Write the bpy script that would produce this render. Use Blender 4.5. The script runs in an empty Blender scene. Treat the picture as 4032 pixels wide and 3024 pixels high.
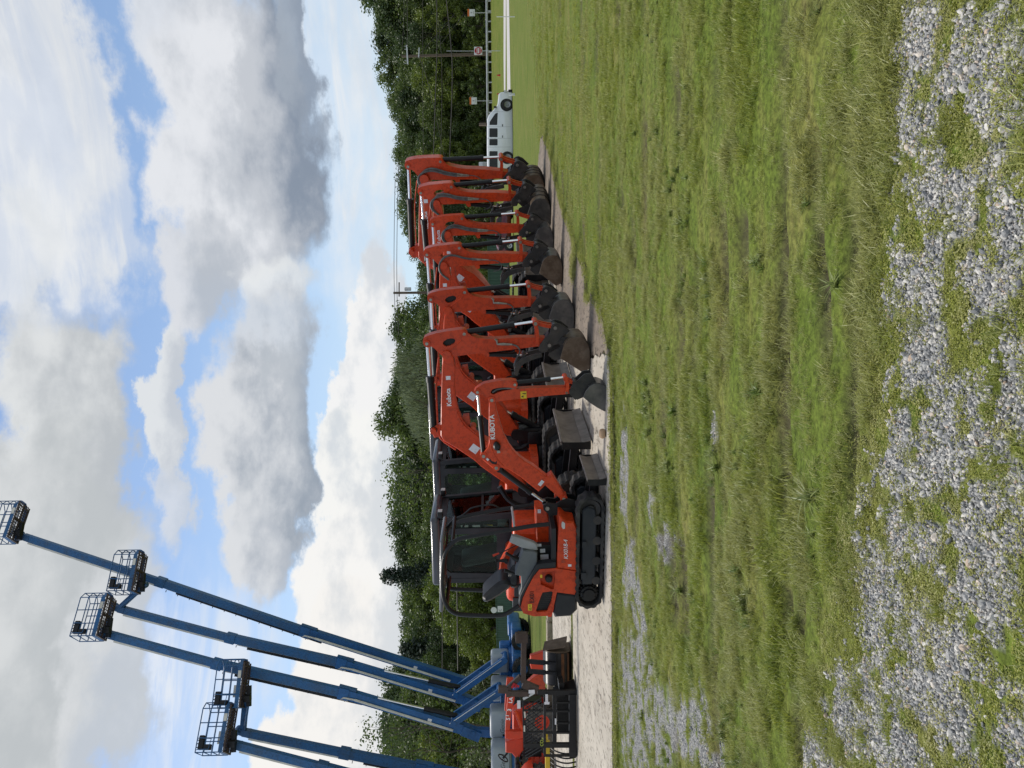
import bpy, bmesh, math, random
from mathutils import Vector, Matrix, noise
from mathutils.geometry import tessellate_polygon
R = math.radians
random.seed(7)
scene = bpy.context.scene
COL = scene.collection

# ------------------------------------------------------------------ survey
# camera 1.6 m above the yard, looking along +Y; a photo point becomes a ray
FPX, CX, CY = 3030.0, 2016.0, 1512.0
CAMZ = 1.6
PITCH = math.atan(72 / FPX)
ROLL = 0.0122


def ray(px, py):
    a, b = (CY - py) / FPX, (CX - px) / FPX
    r, u = a * math.cos(ROLL) - b * math.sin(ROLL), a * math.sin(ROLL) * -1 + b * math.cos(ROLL)
    r, u = a + b * ROLL, b - a * ROLL
    return Vector((r, math.cos(PITCH) + u * math.sin(PITCH), -math.sin(PITCH) + u * math.cos(PITCH)))


def at(px, py, Y):
    d = ray(px, py)
    k = Y / d.y
    return Vector((d.x * k, Y, CAMZ + d.z * k))


def gnd(px, py, z=0.0):
    d = ray(px, py)
    k = (z - CAMZ) / d.z
    return Vector((d.x * k, d.y * k, z))


def to_px(p):
    x, y, z = p[0], p[1], p[2] - CAMZ
    c, s = math.cos(PITCH), math.sin(PITCH)
    f = y * c - z * s
    u = y * s + z * c
    r, u = x / f, u / f
    a = r - u * ROLL
    b = u + r * ROLL
    return CX - b * FPX, CY - a * FPX


class Frame:
    """vertical plane of a machine: s forward, t to its left, z up"""
    def __init__(self, x, y, deg):
        self.o = Vector((x, y, 0)); self.deg = deg
        self.S = Vector((math.cos(R(deg)), math.sin(R(deg)), 0))
        self.T = Vector((-math.sin(R(deg)), math.cos(R(deg)), 0))

    def px(self, px, py, t=0.0):
        d = ray(px, py); c = Vector((0, 0, CAMZ))
        k = (t - (c - self.o).dot(self.T)) / d.dot(self.T)
        p = c + d * k
        return ((p - self.o).dot(self.S), p.z)

    def pl(self, pts, t=0.0):
        return [self.px(a, b, t) for a, b in pts]


def reg(x0, y0, sc):
    return lambda pts: [(x0 + a / sc, y0 + b / sc) for a, b in pts]


R1 = reg(1650, 1350, 2.765)
R2 = reg(1650, 1850, 2.765)
R3 = reg(1600, 950, 2.765)
R4 = reg(1550, 560, 2.765)
R5 = reg(1700, 0, 2.765)
R6 = reg(1650, 2424, 2.765)
R7 = reg(750, 2424, 2.765)
R8 = reg(0, 1900, 2.765)
Z1 = reg(1900, 2640, 5.53)
Z2 = reg(1900, 2440, 5.53)
Z4 = reg(2000, 1200, 5.53)

# ------------------------------------------------------------------ materials
MATS = {}


def nodes(name):
    m = bpy.data.materials.new(name); m.use_nodes = True
    nt = m.node_tree
    for n in list(nt.nodes):
        nt.nodes.remove(n)
    out = nt.nodes.new('ShaderNodeOutputMaterial')
    MATS[name] = m
    return m, nt, out


def N(nt, typ, **kw):
    n = nt.nodes.new(typ)
    for k, v in kw.items():
        if k.startswith('i_'):
            n.inputs[k[2:].replace('_', ' ')].default_value = v
        elif k.startswith('n_'):
            n.inputs[int(k[2:])].default_value = v
        else:
            setattr(n, k, v)
    return n


def L(nt, a, b):
    nt.links.new(a, b)


def ramp(nt, stops):
    r = nt.nodes.new('ShaderNodeValToRGB')
    e = r.color_ramp.elements
    while len(e) < len(stops):
        e.new(0.5)
    for i, (p, c) in enumerate(stops):
        e[i].position = p
        e[i].color = (c[0], c[1], c[2], 1) if not isinstance(c, (int, float)) else (c, c, c, 1)
    return r


def mat(name, c1, c2=None, rough=0.5, metal=0.0, scale=3.0, lo=0.4, hi=0.65, bump=0.0, bscale=40, rough2=None, stretch=None, coat=0.0, spec=0.32, grime=0.0):
    """paint / steel / rubber with a second colour (wear, dust, rust) in procedural patches"""
    m, nt, out = nodes(name)
    b = N(nt, 'ShaderNodeBsdfPrincipled')
    b.inputs['Roughness'].default_value = rough
    b.inputs['Metallic'].default_value = metal
    b.inputs['Coat Weight'].default_value = coat
    b.inputs['Specular IOR Level'].default_value = spec
    tc = N(nt, 'ShaderNodeTexCoord')
    src = tc.outputs['Object']
    if stretch:
        mp = N(nt, 'ShaderNodeMapping'); mp.inputs['Scale'].default_value = stretch
        L(nt, src, mp.inputs['Vector']); src = mp.outputs['Vector']
    if c2 is None:
        c2 = tuple(x * 0.75 for x in c1)
    nz = N(nt, 'ShaderNodeTexNoise', i_Scale=scale, i_Detail=8.0, i_Roughness=0.65)
    L(nt, src, nz.inputs['Vector'])
    rp = ramp(nt, [(lo, c1), (hi, c2)])
    L(nt, nz.outputs['Fac'], rp.inputs['Fac'])
    colr = rp.outputs['Color']
    if grime:
        oi = N(nt, 'ShaderNodeObjectInfo'); vv = N(nt, 'ShaderNodeMapRange'); vv.inputs[3].default_value = 0.86; vv.inputs[4].default_value = 1.08
        L(nt, oi.outputs['Random'], vv.inputs[0])
        g1 = N(nt, 'ShaderNodeTexNoise', i_Scale=14.0, i_Detail=9.0, i_Roughness=0.75); L(nt, src, g1.inputs['Vector'])
        gr = ramp(nt, [(0.40, (0.45, 0.42, 0.40)), (0.52, (1, 1, 1))]); L(nt, g1.outputs['Fac'], gr.inputs['Fac'])
        gm = N(nt, 'ShaderNodeMix', data_type='RGBA', blend_type='MULTIPLY'); gm.inputs['Factor'].default_value = grime
        L(nt, colr, gm.inputs['A']); L(nt, gr.outputs['Color'], gm.inputs['B'])
        g2 = N(nt, 'ShaderNodeTexNoise', i_Scale=4.0, i_Detail=10.0, i_Roughness=0.8); L(nt, src, g2.inputs['Vector'])
        dr = ramp(nt, [(0.60, 0.0), (0.72, 0.55)]); L(nt, g2.outputs['Fac'], dr.inputs['Fac'])
        dm = N(nt, 'ShaderNodeMix', data_type='RGBA'); dm.inputs['B'].default_value = (0.24, 0.17, 0.11, 1)
        dk = N(nt, 'ShaderNodeMath', operation='MULTIPLY'); dk.inputs[1].default_value = grime; L(nt, dr.outputs['Color'], dk.inputs[0])
        L(nt, dk.outputs[0], dm.inputs['Factor']); L(nt, gm.outputs['Result'], dm.inputs['A'])
        sc_ = N(nt, 'ShaderNodeVectorMath', operation='SCALE'); L(nt, dm.outputs['Result'], sc_.inputs[0]); L(nt, vv.outputs[0], sc_.inputs['Scale'])
        colr = sc_.outputs[0]
    L(nt, colr, b.inputs['Base Color'])
    if rough2 is not None:
        r2 = ramp(nt, [(lo, rough), (hi, rough2)])
        L(nt, nz.outputs['Fac'], r2.inputs['Fac']); L(nt, r2.outputs['Color'], b.inputs['Roughness'])
    if bump:
        n2 = N(nt, 'ShaderNodeTexNoise', i_Scale=bscale, i_Detail=4.0)
        L(nt, src, n2.inputs['Vector'])
        bp = N(nt, 'ShaderNodeBump', i_Strength=bump, i_Distance=0.01)
        L(nt, n2.outputs['Fac'], bp.inputs['Height']); L(nt, bp.outputs['Normal'], b.inputs['Normal'])
    L(nt, b.outputs['BSDF'], out.inputs['Surface'])
    return m


ORANGE = mat('orange_paint', (0.62, 0.058, 0.011), (0.49, 0.054, 0.016), 0.34, scale=2.2, lo=0.45, hi=0.75, rough2=0.58, grime=0.55)
ORANGE_D = mat('orange_paint_faded', (0.52, 0.060, 0.018), (0.37, 0.065, 0.03), 0.5, scale=3.0, lo=0.42, hi=0.7, grime=0.6)
RED = mat('red_paint', (0.58, 0.046, 0.014), (0.42, 0.048, 0.02), 0.42, scale=2.5)
BLACK = mat('black_paint', (0.008, 0.008, 0.009), (0.026, 0.024, 0.022), 0.42, scale=4, lo=0.5, hi=0.75, rough2=0.6)
BLACKG = mat('gloss_black_paint', (0.012, 0.012, 0.014), (0.03, 0.028, 0.026), 0.36, scale=4)
STEEL = mat('dark_steel', (0.030, 0.029, 0.028), (0.085, 0.072, 0.06), 0.5, scale=3, lo=0.45, hi=0.8, bump=0.15, bscale=60)
RUST = mat('rusty_bucket_steel', (0.085, 0.056, 0.034), (0.165, 0.125, 0.088), 0.55, scale=5, lo=0.42, hi=0.68, bump=0.2, bscale=50, rough2=0.5)
WORN = mat('worn_grey_steel', (0.16, 0.145, 0.13), (0.30, 0.27, 0.24), 0.42, 0.3, scale=5, lo=0.4, hi=0.7)
BUCKETG = mat('grey_bucket_steel', (0.075, 0.074, 0.072), (0.17, 0.16, 0.145), 0.38, 0.35, scale=4, lo=0.42, hi=0.7, bump=0.1, bscale=40)
RUBBER = mat('track_rubber', (0.022, 0.022, 0.022), (0.085, 0.078, 0.068), 0.85, scale=6, lo=0.42, hi=0.7, bump=0.3, bscale=80)
HOSE = mat('hose_rubber', (0.07, 0.07, 0.07), (0.14, 0.14, 0.135), 0.5, scale=8)
TRACKF = mat('track_frame_paint', (0.018, 0.022, 0.027), (0.036, 0.038, 0.04), 0.55, scale=3, lo=0.42, hi=0.75)
PLASTIC = mat('grey_console_plastic', (0.10, 0.11, 0.115), (0.14, 0.15, 0.15), 0.5, scale=3)
PLASTICD = mat('dark_plastic', (0.014, 0.016, 0.019), (0.027, 0.028, 0.031), 0.48, scale=3)
PLASTICL = mat('light_grey_plastic', (0.27, 0.28, 0.28), (0.36, 0.36, 0.35), 0.5, scale=3)
SEATM = mat('seat_vinyl', (0.016, 0.016, 0.018), (0.03, 0.03, 0.03), 0.4, scale=5)
CHROME = mat('chrome_rod', (0.75, 0.76, 0.78), (0.62, 0.63, 0.65), 0.12, 1.0, scale=2)
ZINC = mat('zinc_fittings', (0.35, 0.34, 0.30), (0.22, 0.2, 0.16), 0.4, 0.7, scale=10)
ROOF = mat('cab_roof_paint', (0.035, 0.037, 0.045), (0.06, 0.062, 0.07), 0.28, scale=1.5, coat=0.4)
ROOFW = mat('canopy_roof_paint', (0.085, 0.085, 0.09), (0.12, 0.12, 0.125), 0.25, scale=1.5, coat=0.3)
WHITE = mat('white_label', (0.72, 0.72, 0.74), (0.55, 0.55, 0.58), 0.5, scale=40, lo=0.55, hi=0.6)
LETTER = mat('white_lettering', (0.78, 0.78, 0.78), (0.7, 0.7, 0.7), 0.5)
YELLOW = mat('yellow_label', (0.70, 0.48, 0.03), (0.6, 0.4, 0.03), 0.5, scale=8)
INK = mat('black_lettering_and_fill', (0.012, 0.012, 0.012), (0.02, 0.02, 0.02), 0.5)
BLUE = mat('blue_paint', (0.022, 0.12, 0.32), (0.02, 0.085, 0.22), 0.35, scale=1.2, lo=0.4, hi=0.7, rough2=0.5, grime=0.45)
BLUED = mat('blue_paint_weathered', (0.026, 0.115, 0.27), (0.045, 0.10, 0.19), 0.5, scale=1.5, grime=0.6)
HOODG = mat('grey_hood_plastic', (0.34, 0.37, 0.40), (0.27, 0.30, 0.33), 0.4, scale=1.0)
CREAM = mat('cream_conduit', (0.66, 0.63, 0.54), (0.5, 0.48, 0.42), 0.5, scale=2)
TYRE = mat('tyre_rubber', (0.018, 0.018, 0.018), (0.06, 0.055, 0.05), 0.85, scale=4)
TYRED = mat('dusty_tyre_rubber', (0.05, 0.046, 0.04), (0.13, 0.115, 0.095), 0.85, scale=5)
VANW = mat('white_van_paint', (0.82, 0.83, 0.84), (0.76, 0.77, 0.79), 0.25, scale=0.6, coat=0.5)
MAROON = mat('maroon_car_paint', (0.10, 0.008, 0.014), (0.08, 0.007, 0.012), 0.22, scale=1, coat=0.5)
DGLASS = mat('dark_glass', (0.012, 0.016, 0.018), (0.02, 0.025, 0.026), 0.05, scale=1)
GALV = mat('galvanised_steel', (0.58, 0.59, 0.59), (0.46, 0.47, 0.47), 0.45, 0.4, scale=2)
WOOD = mat('weathered_pole_wood', (0.10, 0.075, 0.055), (0.17, 0.13, 0.095), 0.8, scale=3, stretch=(6, 6, 0.4), bump=0.3)
WIRE = mat('cable', (0.06, 0.055, 0.05), (0.08, 0.07, 0.06), 0.6)
SIGNW = mat('sign_white', (0.74, 0.74, 0.74), (0.66, 0.66, 0.66), 0.4)
SIGNR = mat('sign_red', (0.42, 0.012, 0.02), (0.36, 0.012, 0.02), 0.4)
SIGNO = mat('sign_orange', (0.62, 0.15, 0.02), (0.55, 0.13, 0.02), 0.4)
BROWNST = mat('brown_steel', (0.05, 0.033, 0.026), (0.085, 0.06, 0.046), 0.55, scale=4, bump=0.15)
STRIPE = mat('orange_brown_worn_steel', (0.16, 0.065, 0.022), (0.07, 0.035, 0.02), 0.5, scale=6)
LAMP = mat('lamp_lens', (0.6, 0.6, 0.58), (0.5, 0.5, 0.48), 0.15, scale=10)
RUST2 = mat('brown_grey_blade_steel', (0.10, 0.082, 0.066), (0.19, 0.165, 0.14), 0.5, scale=4, lo=0.4, hi=0.7, bump=0.1)
FENCEG = None


def make_glass():
    m, nt, out = nodes('cab_glass')
    tr = N(nt, 'ShaderNodeBsdfTransparent'); tr.inputs['Color'].default_value = (0.80, 0.88, 0.83, 1)
    gl = N(nt, 'ShaderNodeBsdfGlossy'); gl.inputs['Roughness'].default_value = 0.02
    lw = N(nt, 'ShaderNodeLayerWeight', i_Blend=0.18)
    mx = N(nt, 'ShaderNodeMixShader')
    L(nt, lw.outputs['Fresnel'], mx.inputs[0]); L(nt, tr.outputs[0], mx.inputs[1]); L(nt, gl.outputs[0], mx.inputs[2])
    L(nt, mx.outputs[0], out.inputs['Surface'])
    return m


GLASS = make_glass()


def leaf_mat(name, c_dark, c_light, trans=0.35, inst=False):
    m, nt, out = nodes(name)
    oi = N(nt, 'ShaderNodeObjectInfo')
    ge = N(nt, 'ShaderNodeNewGeometry')
    rp = ramp(nt, [(0.0, c_dark), (1.0, c_light)])
    mul = N(nt, 'ShaderNodeMath', operation='MULTIPLY_ADD'); mul.inputs[1].default_value = 0.45
    ad = N(nt, 'ShaderNodeMath', operation='MULTIPLY'); ad.inputs[1].default_value = 0.55
    L(nt, oi.outputs['Random'], ad.inputs[0])
    L(nt, ge.outputs['Random Per Island'], mul.inputs[0]); L(nt, ad.outputs[0], mul.inputs[2])
    L(nt, mul.outputs[0], rp.inputs['Fac'])
    col = rp.outputs['Color']
    if inst:
        at_ = N(nt, 'ShaderNodeAttribute', attribute_name='tint', attribute_type='INSTANCER')
        mc = N(nt, 'ShaderNodeMix', data_type='RGBA')
        mc.inputs['B'].default_value = (0.42, 0.39, 0.18, 1)
        L(nt, at_.outputs['Fac'], mc.inputs['Factor']); L(nt, col, mc.inputs['A'])
        col = mc.outputs['Result']
    d = N(nt, 'ShaderNodeBsdfDiffuse'); t = N(nt, 'ShaderNodeBsdfTranslucent')
    g = N(nt, 'ShaderNodeBsdfGlossy'); g.inputs['Roughness'].default_value = 0.45
    L(nt, col, d.inputs['Color']); L(nt, col, t.inputs['Color'])
    mx = N(nt, 'ShaderNodeMixShader'); mx.inputs[0].default_value = trans
    L(nt, d.outputs[0], mx.inputs[1]); L(nt, t.outputs[0], mx.inputs[2])
    m2 = N(nt, 'ShaderNodeMixShader'); m2.inputs[0].default_value = 0.04
    L(nt, mx.outputs[0], m2.inputs[1]); L(nt, g.outputs[0], m2.inputs[2])
    L(nt, m2.outputs[0], out.inputs['Surface'])
    return m


# ------------------------------------------------------------------ mesh builder
class MB:
    def __init__(self):
        self.v = []; self.f = []; self.mi = []; self.cur = 0

    def _add(self, vs, fs):
        o = len(self.v)
        self.v += [tuple(v) for v in vs]
        for f in fs:
            self.f.append(tuple(i + o for i in f)); self.mi.append(self.cur)
        return self

    def m(self, i):
        self.cur = i; return self

    def box(self, c, d, rot=None):
        x, y, z = d[0] / 2, d[1] / 2, d[2] / 2
        vs = [Vector((sx * x, sy * y, sz * z)) for sx in (-1, 1) for sy in (-1, 1) for sz in (-1, 1)]
        if rot is not None:
            vs = [rot @ v for v in vs]
        vs = [v + Vector(c) for v in vs]
        return self._add(vs, [(0, 1, 3, 2), (4, 6, 7, 5), (0, 4, 5, 1), (2, 3, 7, 6), (0, 2, 6, 4), (1, 5, 7, 3)])

    def box2(self, a, b):
        return self.box([(a[i] + b[i]) / 2 for i in range(3)], [abs(b[i] - a[i]) for i in range(3)])

    def rbox(self, c, d, bev=0.05, seg=2, rot=None):
        bm = bmesh.new(); bmesh.ops.create_cube(bm, size=1)
        bmesh.ops.scale(bm, vec=d, verts=bm.verts)
        bmesh.ops.bevel(bm, geom=bm.edges[:], offset=bev, segments=seg, profile=0.5, affect='EDGES')
        if rot is not None:
            bmesh.ops.transform(bm, matrix=rot.to_4x4(), verts=bm.verts)
        bm.verts.ensure_lookup_table()
        vs = [v.co + Vector(c) for v in bm.verts]
        fs = [[v.index for v in f.verts] for f in bm.faces]
        bm.free()
        return self._add(vs, fs)

    def prism(self, pts, t0, t1, holes=(), bev=0.0):
        """outline in (s,z) given thickness from t0 to t1, optional chamfer"""
        loops = [list(pts)] + [list(h) for h in holes]
        flat = [p for l in loops for p in l]
        tri = tessellate_polygon([[Vector((p[0], p[1], 0)) for p in l] for l in loops])
        n = len(flat)
        if bev and not holes:
            ins = inset(pts, bev)
            sg = 1 if t1 > t0 else -1
            vs = [(p[0], t0, p[1]) for p in ins] + [(p[0], t0 + sg * bev, p[1]) for p in pts] + \
                 [(p[0], t1 - sg * bev, p[1]) for p in pts] + [(p[0], t1, p[1]) for p in ins]
            fs = [tuple(t) for t in tri] + [tuple(i + 3 * n for i in reversed(t)) for t in tri]
            for k in range(3):
                for i in range(n):
                    j = (i + 1) % n
                    fs.append((k * n + i, k * n + j, (k + 1) * n + j, (k + 1) * n + i))
            return self._add(vs, fs)
        vs = [(p[0], t0, p[1]) for p in flat] + [(p[0], t1, p[1]) for p in flat]
        fs = [tuple(t) for t in tri] + [tuple(i + n for i in reversed(t)) for t in tri]
        o = 0
        for l in loops:
            k = len(l)
            for i in range(k):
                j = (i + 1) % k
                fs.append((o + i, o + j, n + o + j, n + o + i))
            o += k
        return self._add(vs, fs)

    def cyl(self, p0, p1, r0, r1=None, n=14, cap=True):
        r1 = r0 if r1 is None else r1
        p0, p1 = Vector(p0), Vector(p1)
        d = (p1 - p0).normalized()
        a = d.orthogonal().normalized(); b = d.cross(a)
        vs = []
        for p, r in ((p0, r0), (p1, r1)):
            for i in range(n):
                t = 2 * math.pi * i / n
                vs.append(p + (a * math.cos(t) + b * math.sin(t)) * r)
        fs = [(i, (i + 1) % n, n + (i + 1) % n, n + i) for i in range(n)]
        if cap:
            fs += [tuple(range(n - 1, -1, -1)), tuple(range(n, 2 * n))]
        return self._add(vs, fs)

    def tube(self, pts, r, n=8, cap=True):
        pts = [Vector(p) for p in pts]
        if not isinstance(r, (list, tuple)):
            r = [r] * len(pts)
        vs = []; prev = None
        for i, p in enumerate(pts):
            d = (pts[min(i + 1, len(pts) - 1)] - pts[max(i - 1, 0)]).normalized()
            if prev is None:
                a = d.orthogonal().normalized()
            else:
                a = prev - d * prev.dot(d)
                a = a.normalized() if a.length > 1e-6 else d.orthogonal().normalized()
            prev = a
            b = d.cross(a)
            for k in range(n):
                t = 2 * math.pi * k / n
                vs.append(p + (a * math.cos(t) + b * math.sin(t)) * r[i])
        fs = []
        for i in range(len(pts) - 1):
            for k in range(n):
                j = (k + 1) % n
                fs.append((i * n + k, i * n + j, (i + 1) * n + j, (i + 1) * n + k))
        if cap:
            fs += [tuple(range(n - 1, -1, -1)), tuple(range((len(pts) - 1) * n, len(pts) * n))]
        return self._add(vs, fs)

    def beam(self, p0, p1, w, h, w1=None, h1=None, side=Vector((0, 1, 0))):
        """box beam from p0 to p1, w along side, h across"""
        p0, p1 = Vector(p0), Vector(p1)
        w1 = w if w1 is None else w1; h1 = h if h1 is None else h1
        d = (p1 - p0).normalized()
        a = (side - d * side.dot(d)).normalized(); b = d.cross(a)
        vs = []
        for p, ww, hh in ((p0, w, h), (p1, w1, h1)):
            for sx, sy in ((-1, -1), (1, -1), (1, 1), (-1, 1)):
                vs.append(p + a * sx * ww / 2 + b * sy * hh / 2)
        return self._add(vs, [(3, 2, 1, 0), (4, 5, 6, 7), (0, 1, 5, 4), (1, 2, 6, 5), (2, 3, 7, 6), (3, 0, 4, 7)])

    def disc(self, s, z, r, t0, t1, n=20):
        return self.prism([(s + r * math.cos(2 * math.pi * i / n), z + r * math.sin(2 * math.pi * i / n)) for i in range(n)], t0, t1)

    def lathe(self, prof, axis_o, n=28):
        """profile (r, t) turned about the t (y) axis at (s,z)"""
        s, z = axis_o; k = len(prof); vs = []
        for i in range(n):
            a = 2 * math.pi * i / n
            for r, t in prof:
                vs.append((s + r * math.cos(a), t, z + r * math.sin(a)))
        fs = []
        for i in range(n):
            j = (i + 1) % n
            for q in range(k - 1):
                fs.append((i * k + q, i * k + q + 1, j * k + q + 1, j * k + q))
        return self._add(vs, fs)

    def build(self, name, mats, parent=None, smooth=38, offset=None):
        me = bpy.data.meshes.new(name)
        vs = self.v
        if offset is not None:
            vs = [(v[0] - offset[0], v[1] - offset[1], v[2] - offset[2]) for v in vs]
        me.from_pydata(vs, [], self.f)
        for mm in (mats if isinstance(mats, (list, tuple)) else [mats]):
            me.materials.append(mm)
        me.polygons.foreach_set('material_index', self.mi)
        bm = bmesh.new(); bm.from_mesh(me)
        bmesh.ops.recalc_face_normals(bm, faces=bm.faces)
        bm.to_mesh(me); bm.free()
        if smooth:
            me.shade_smooth(); me.set_sharp_from_angle(angle=R(smooth))
        o = bpy.data.objects.new(name, me); COL.objects.link(o)
        if parent:
            o.parent = parent
        return o


def inset(pts, d):
    n = len(pts)
    A = sum(pts[i][0] * pts[(i + 1) % n][1] - pts[(i + 1) % n][0] * pts[i][1] for i in range(n))
    sg = 1 if A > 0 else -1
    out = []
    for i in range(n):
        p0, p1, p2 = Vector(pts[i - 1]), Vector(pts[i]), Vector(pts[(i + 1) % n])
        a = (p1 - p0); b = (p2 - p1)
        if a.length < 1e-7 or b.length < 1e-7:
            out.append(tuple(p1)); continue
        a.normalize(); b.normalize()
        na, nb = Vector((-a.y, a.x)) * sg, Vector((-b.y, b.x)) * sg
        m = na + nb
        if m.length < 0.2:
            out.append(tuple(p1)); continue
        m = m.normalized(); k = d / max(0.4, m.dot(na))
        out.append((p1.x + m.x * k, p1.y + m.y * k))
    return out


def smooth_poly(pts, it=1, closed=True):
    for _ in range(it):
        q = []; n = len(pts)
        rng = range(n) if closed else range(n - 1)
        if not closed:
            q.append(pts[0])
        for i in rng:
            a, b = pts[i], pts[(i + 1) % n]
            q.append(tuple(a[k] * 0.75 + b[k] * 0.25 for k in range(len(a))))
            q.append(tuple(a[k] * 0.25 + b[k] * 0.75 for k in range(len(a))))
        if not closed:
            q.append(pts[-1])
        pts = q
    return pts


def round_poly(pts, r):
    out = []; n = len(pts)
    for i in range(n):
        p = Vector(pts[i]); a = Vector(pts[i - 1]) - p; c = Vector(pts[(i + 1) % n]) - p
        a2, c2 = p + a.normalized() * min(r, a.length * .4), p + c.normalized() * min(r, c.length * .4)
        for t in (0, .33, .67, 1): out.append(tuple(a2 * (1 - t) ** 2 + p * 2 * t * (1 - t) + c2 * t * t))
    return out


def empty(name, loc, rz=0.0, label=None, cat=None, group=None):
    o = bpy.data.objects.new(name, None); COL.objects.link(o)
    o.location = loc; o.rotation_euler = (0, 0, rz)
    o.empty_display_size = 0.2
    tag(o, label, cat, group)
    return o


def tag(o, label=None, cat=None, group=None, kind=None):
    if label: o['label'] = label
    if cat: o['category'] = cat
    if group: o['group'] = group
    if kind: o['kind'] = kind
    return o


def copy_tree(o, parent=None):
    c = o.copy(); COL.objects.link(c); c.parent = parent
    for ch in list(o.children):
        copy_tree(ch, c)
    return c


def text(parent, body, s, z, t, size, material, ang=0.0, shear=0.0, name='lettering', bold=0.0, face=0.0, spacing=1.0, align='LEFT'):
    cu = bpy.data.curves.new(name, 'FONT')
    cu.body = body; cu.size = size; cu.shear = shear; cu.extrude = 0.002
    cu.offset = bold; cu.space_character = spacing; cu.align_x = align
    cu.materials.append(material)
    tmp = bpy.data.objects.new(name, cu); COL.objects.link(tmp)
    bpy.context.view_layer.update()
    me = bpy.data.meshes.new_from_object(tmp.evaluated_get(bpy.context.evaluated_depsgraph_get()))
    bpy.data.objects.remove(tmp)
    o = bpy.data.objects.new(name, me); COL.objects.link(o); o.name = name
    if not me.materials: me.materials.append(material)
    o.parent = parent
    o.location = (s, t, z); o.rotation_euler = (R(90), -R(ang), face)
    return o


def quad_label(mb, c, w, h, t, ang=0.0, th=0.004):
    ca, sa = math.cos(R(ang)), math.sin(R(ang))
    pts = [(c[0] + ca * x - sa * y, c[1] + sa * x + ca * y) for x, y in ((-w / 2, -h / 2), (w / 2, -h / 2), (w / 2, h / 2), (-w / 2, h / 2))]
    mb.prism(pts, t - th, t)

# ------------------------------------------------------------------ camera, sun, sky
cam = bpy.data.cameras.new('camera'); camo = bpy.data.objects.new('camera', cam); COL.objects.link(camo)
scene.camera = camo
cam.sensor_fit = 'HORIZONTAL'; cam.sensor_width = 36; cam.lens = 36 * FPX / 4032
cam.clip_start = 0.05; cam.clip_end = 3000
fv = Vector((0, math.cos(PITCH), -math.sin(PITCH))); uv = Vector((0, math.sin(PITCH), math.cos(PITCH))); rv = Vector((1, 0, 0))
rp_, up_ = (rv - uv * ROLL).normalized(), (uv + rv * ROLL).normalized()
Mx = Matrix((-up_, rp_, -fv)).transposed().to_4x4()      # the phone was held on its side
Mx.translation = Vector((0, 0, CAMZ)); camo.matrix_world = Mx

SUN_DIR = Vector((-0.36, 0.26, 0.90)).normalized()       # towards the sun
sl = bpy.data.lights.new('sun', 'SUN'); so = bpy.data.objects.new('sun', sl); COL.objects.link(so)
sl.energy = 2.9; sl.angle = R(9); sl.color = (1.0, 0.95, 0.87)
so.rotation_euler = (-SUN_DIR).to_track_quat('-Z', 'Y').to_euler(); so.location = (0, 0, 60)

world = bpy.data.worlds.new('World'); scene.world = world; world.use_nodes = True
wt = world.node_tree
for n in list(wt.nodes):
    wt.nodes.remove(n)
wout = N(wt, 'ShaderNodeOutputWorld'); bg = N(wt, 'ShaderNodeBackground', i_Strength=0.1)
L(wt, bg.outputs[0], wout.inputs[0])
sky = N(wt, 'ShaderNodeTexSky', sky_type='NISHITA', sun_disc=False)
sky.sun_elevation = math.asin(SUN_DIR.z); sky.sun_rotation = math.atan2(SUN_DIR.x, SUN_DIR.y)
sky.air_density = 1.0; sky.dust_density = 0.6; sky.ozone_density = 1.5
tc = N(wt, 'ShaderNodeTexCoord')
sep = N(wt, 'ShaderNodeSeparateXYZ'); L(wt, tc.outputs['Generated'], sep.inputs[0])


def M(op, a, b=None, c=None, clamp=False):
    n = N(wt, 'ShaderNodeMath', operation=op, use_clamp=clamp)
    for i, x in enumerate((a, b, c)):
        if x is None: continue
        if isinstance(x, (int, float)): n.inputs[i].default_value = x
        else: L(wt, x, n.inputs[i])
    return n.outputs[0]


az = M('ARCTAN2', sep.outputs['X'], sep.outputs['Y']); el = M('ARCSINE', sep.outputs['Z'])
P = N(wt, 'ShaderNodeCombineXYZ'); L(wt, az, P.inputs[0]); L(wt, el, P.inputs[1])
pst = N(wt, 'ShaderNodeVectorMath', operation='MULTIPLY'); pst.inputs[1].default_value = (0.75, 1.25, 1)
L(wt, P.outputs[0], pst.inputs[0])
nA = N(wt, 'ShaderNodeTexNoise', i_Scale=9.0, i_Detail=10.0, i_Roughness=0.60); L(wt, pst.outputs[0], nA.inputs['Vector'])
nB = N(wt, 'ShaderNodeTexNoise', i_Scale=5.0, i_Detail=8.0, i_Roughness=0.55, i_Distortion=0.3)
of = N(wt, 'ShaderNodeVectorMath', operation='ADD'); of.inputs[1].default_value = (3.1, 7.7, 0); L(wt, pst.outputs[0], of.inputs[0]); L(wt, of.outputs[0], nB.inputs['Vector'])
nA2 = N(wt, 'ShaderNodeTexNoise', i_Scale=9.0, i_Detail=6.0, i_Roughness=0.56)
of2 = N(wt, 'ShaderNodeVectorMath', operation='ADD'); of2.inputs[1].default_value = (-0.012, 0.034, 0); L(wt, pst.outputs[0], of2.inputs[0]); L(wt, of2.outputs[0], nA2.inputs['Vector'])
relief = M('SUBTRACT', nA.outputs['Fac'], nA2.outputs['Fac'])      # billows lit from above
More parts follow.
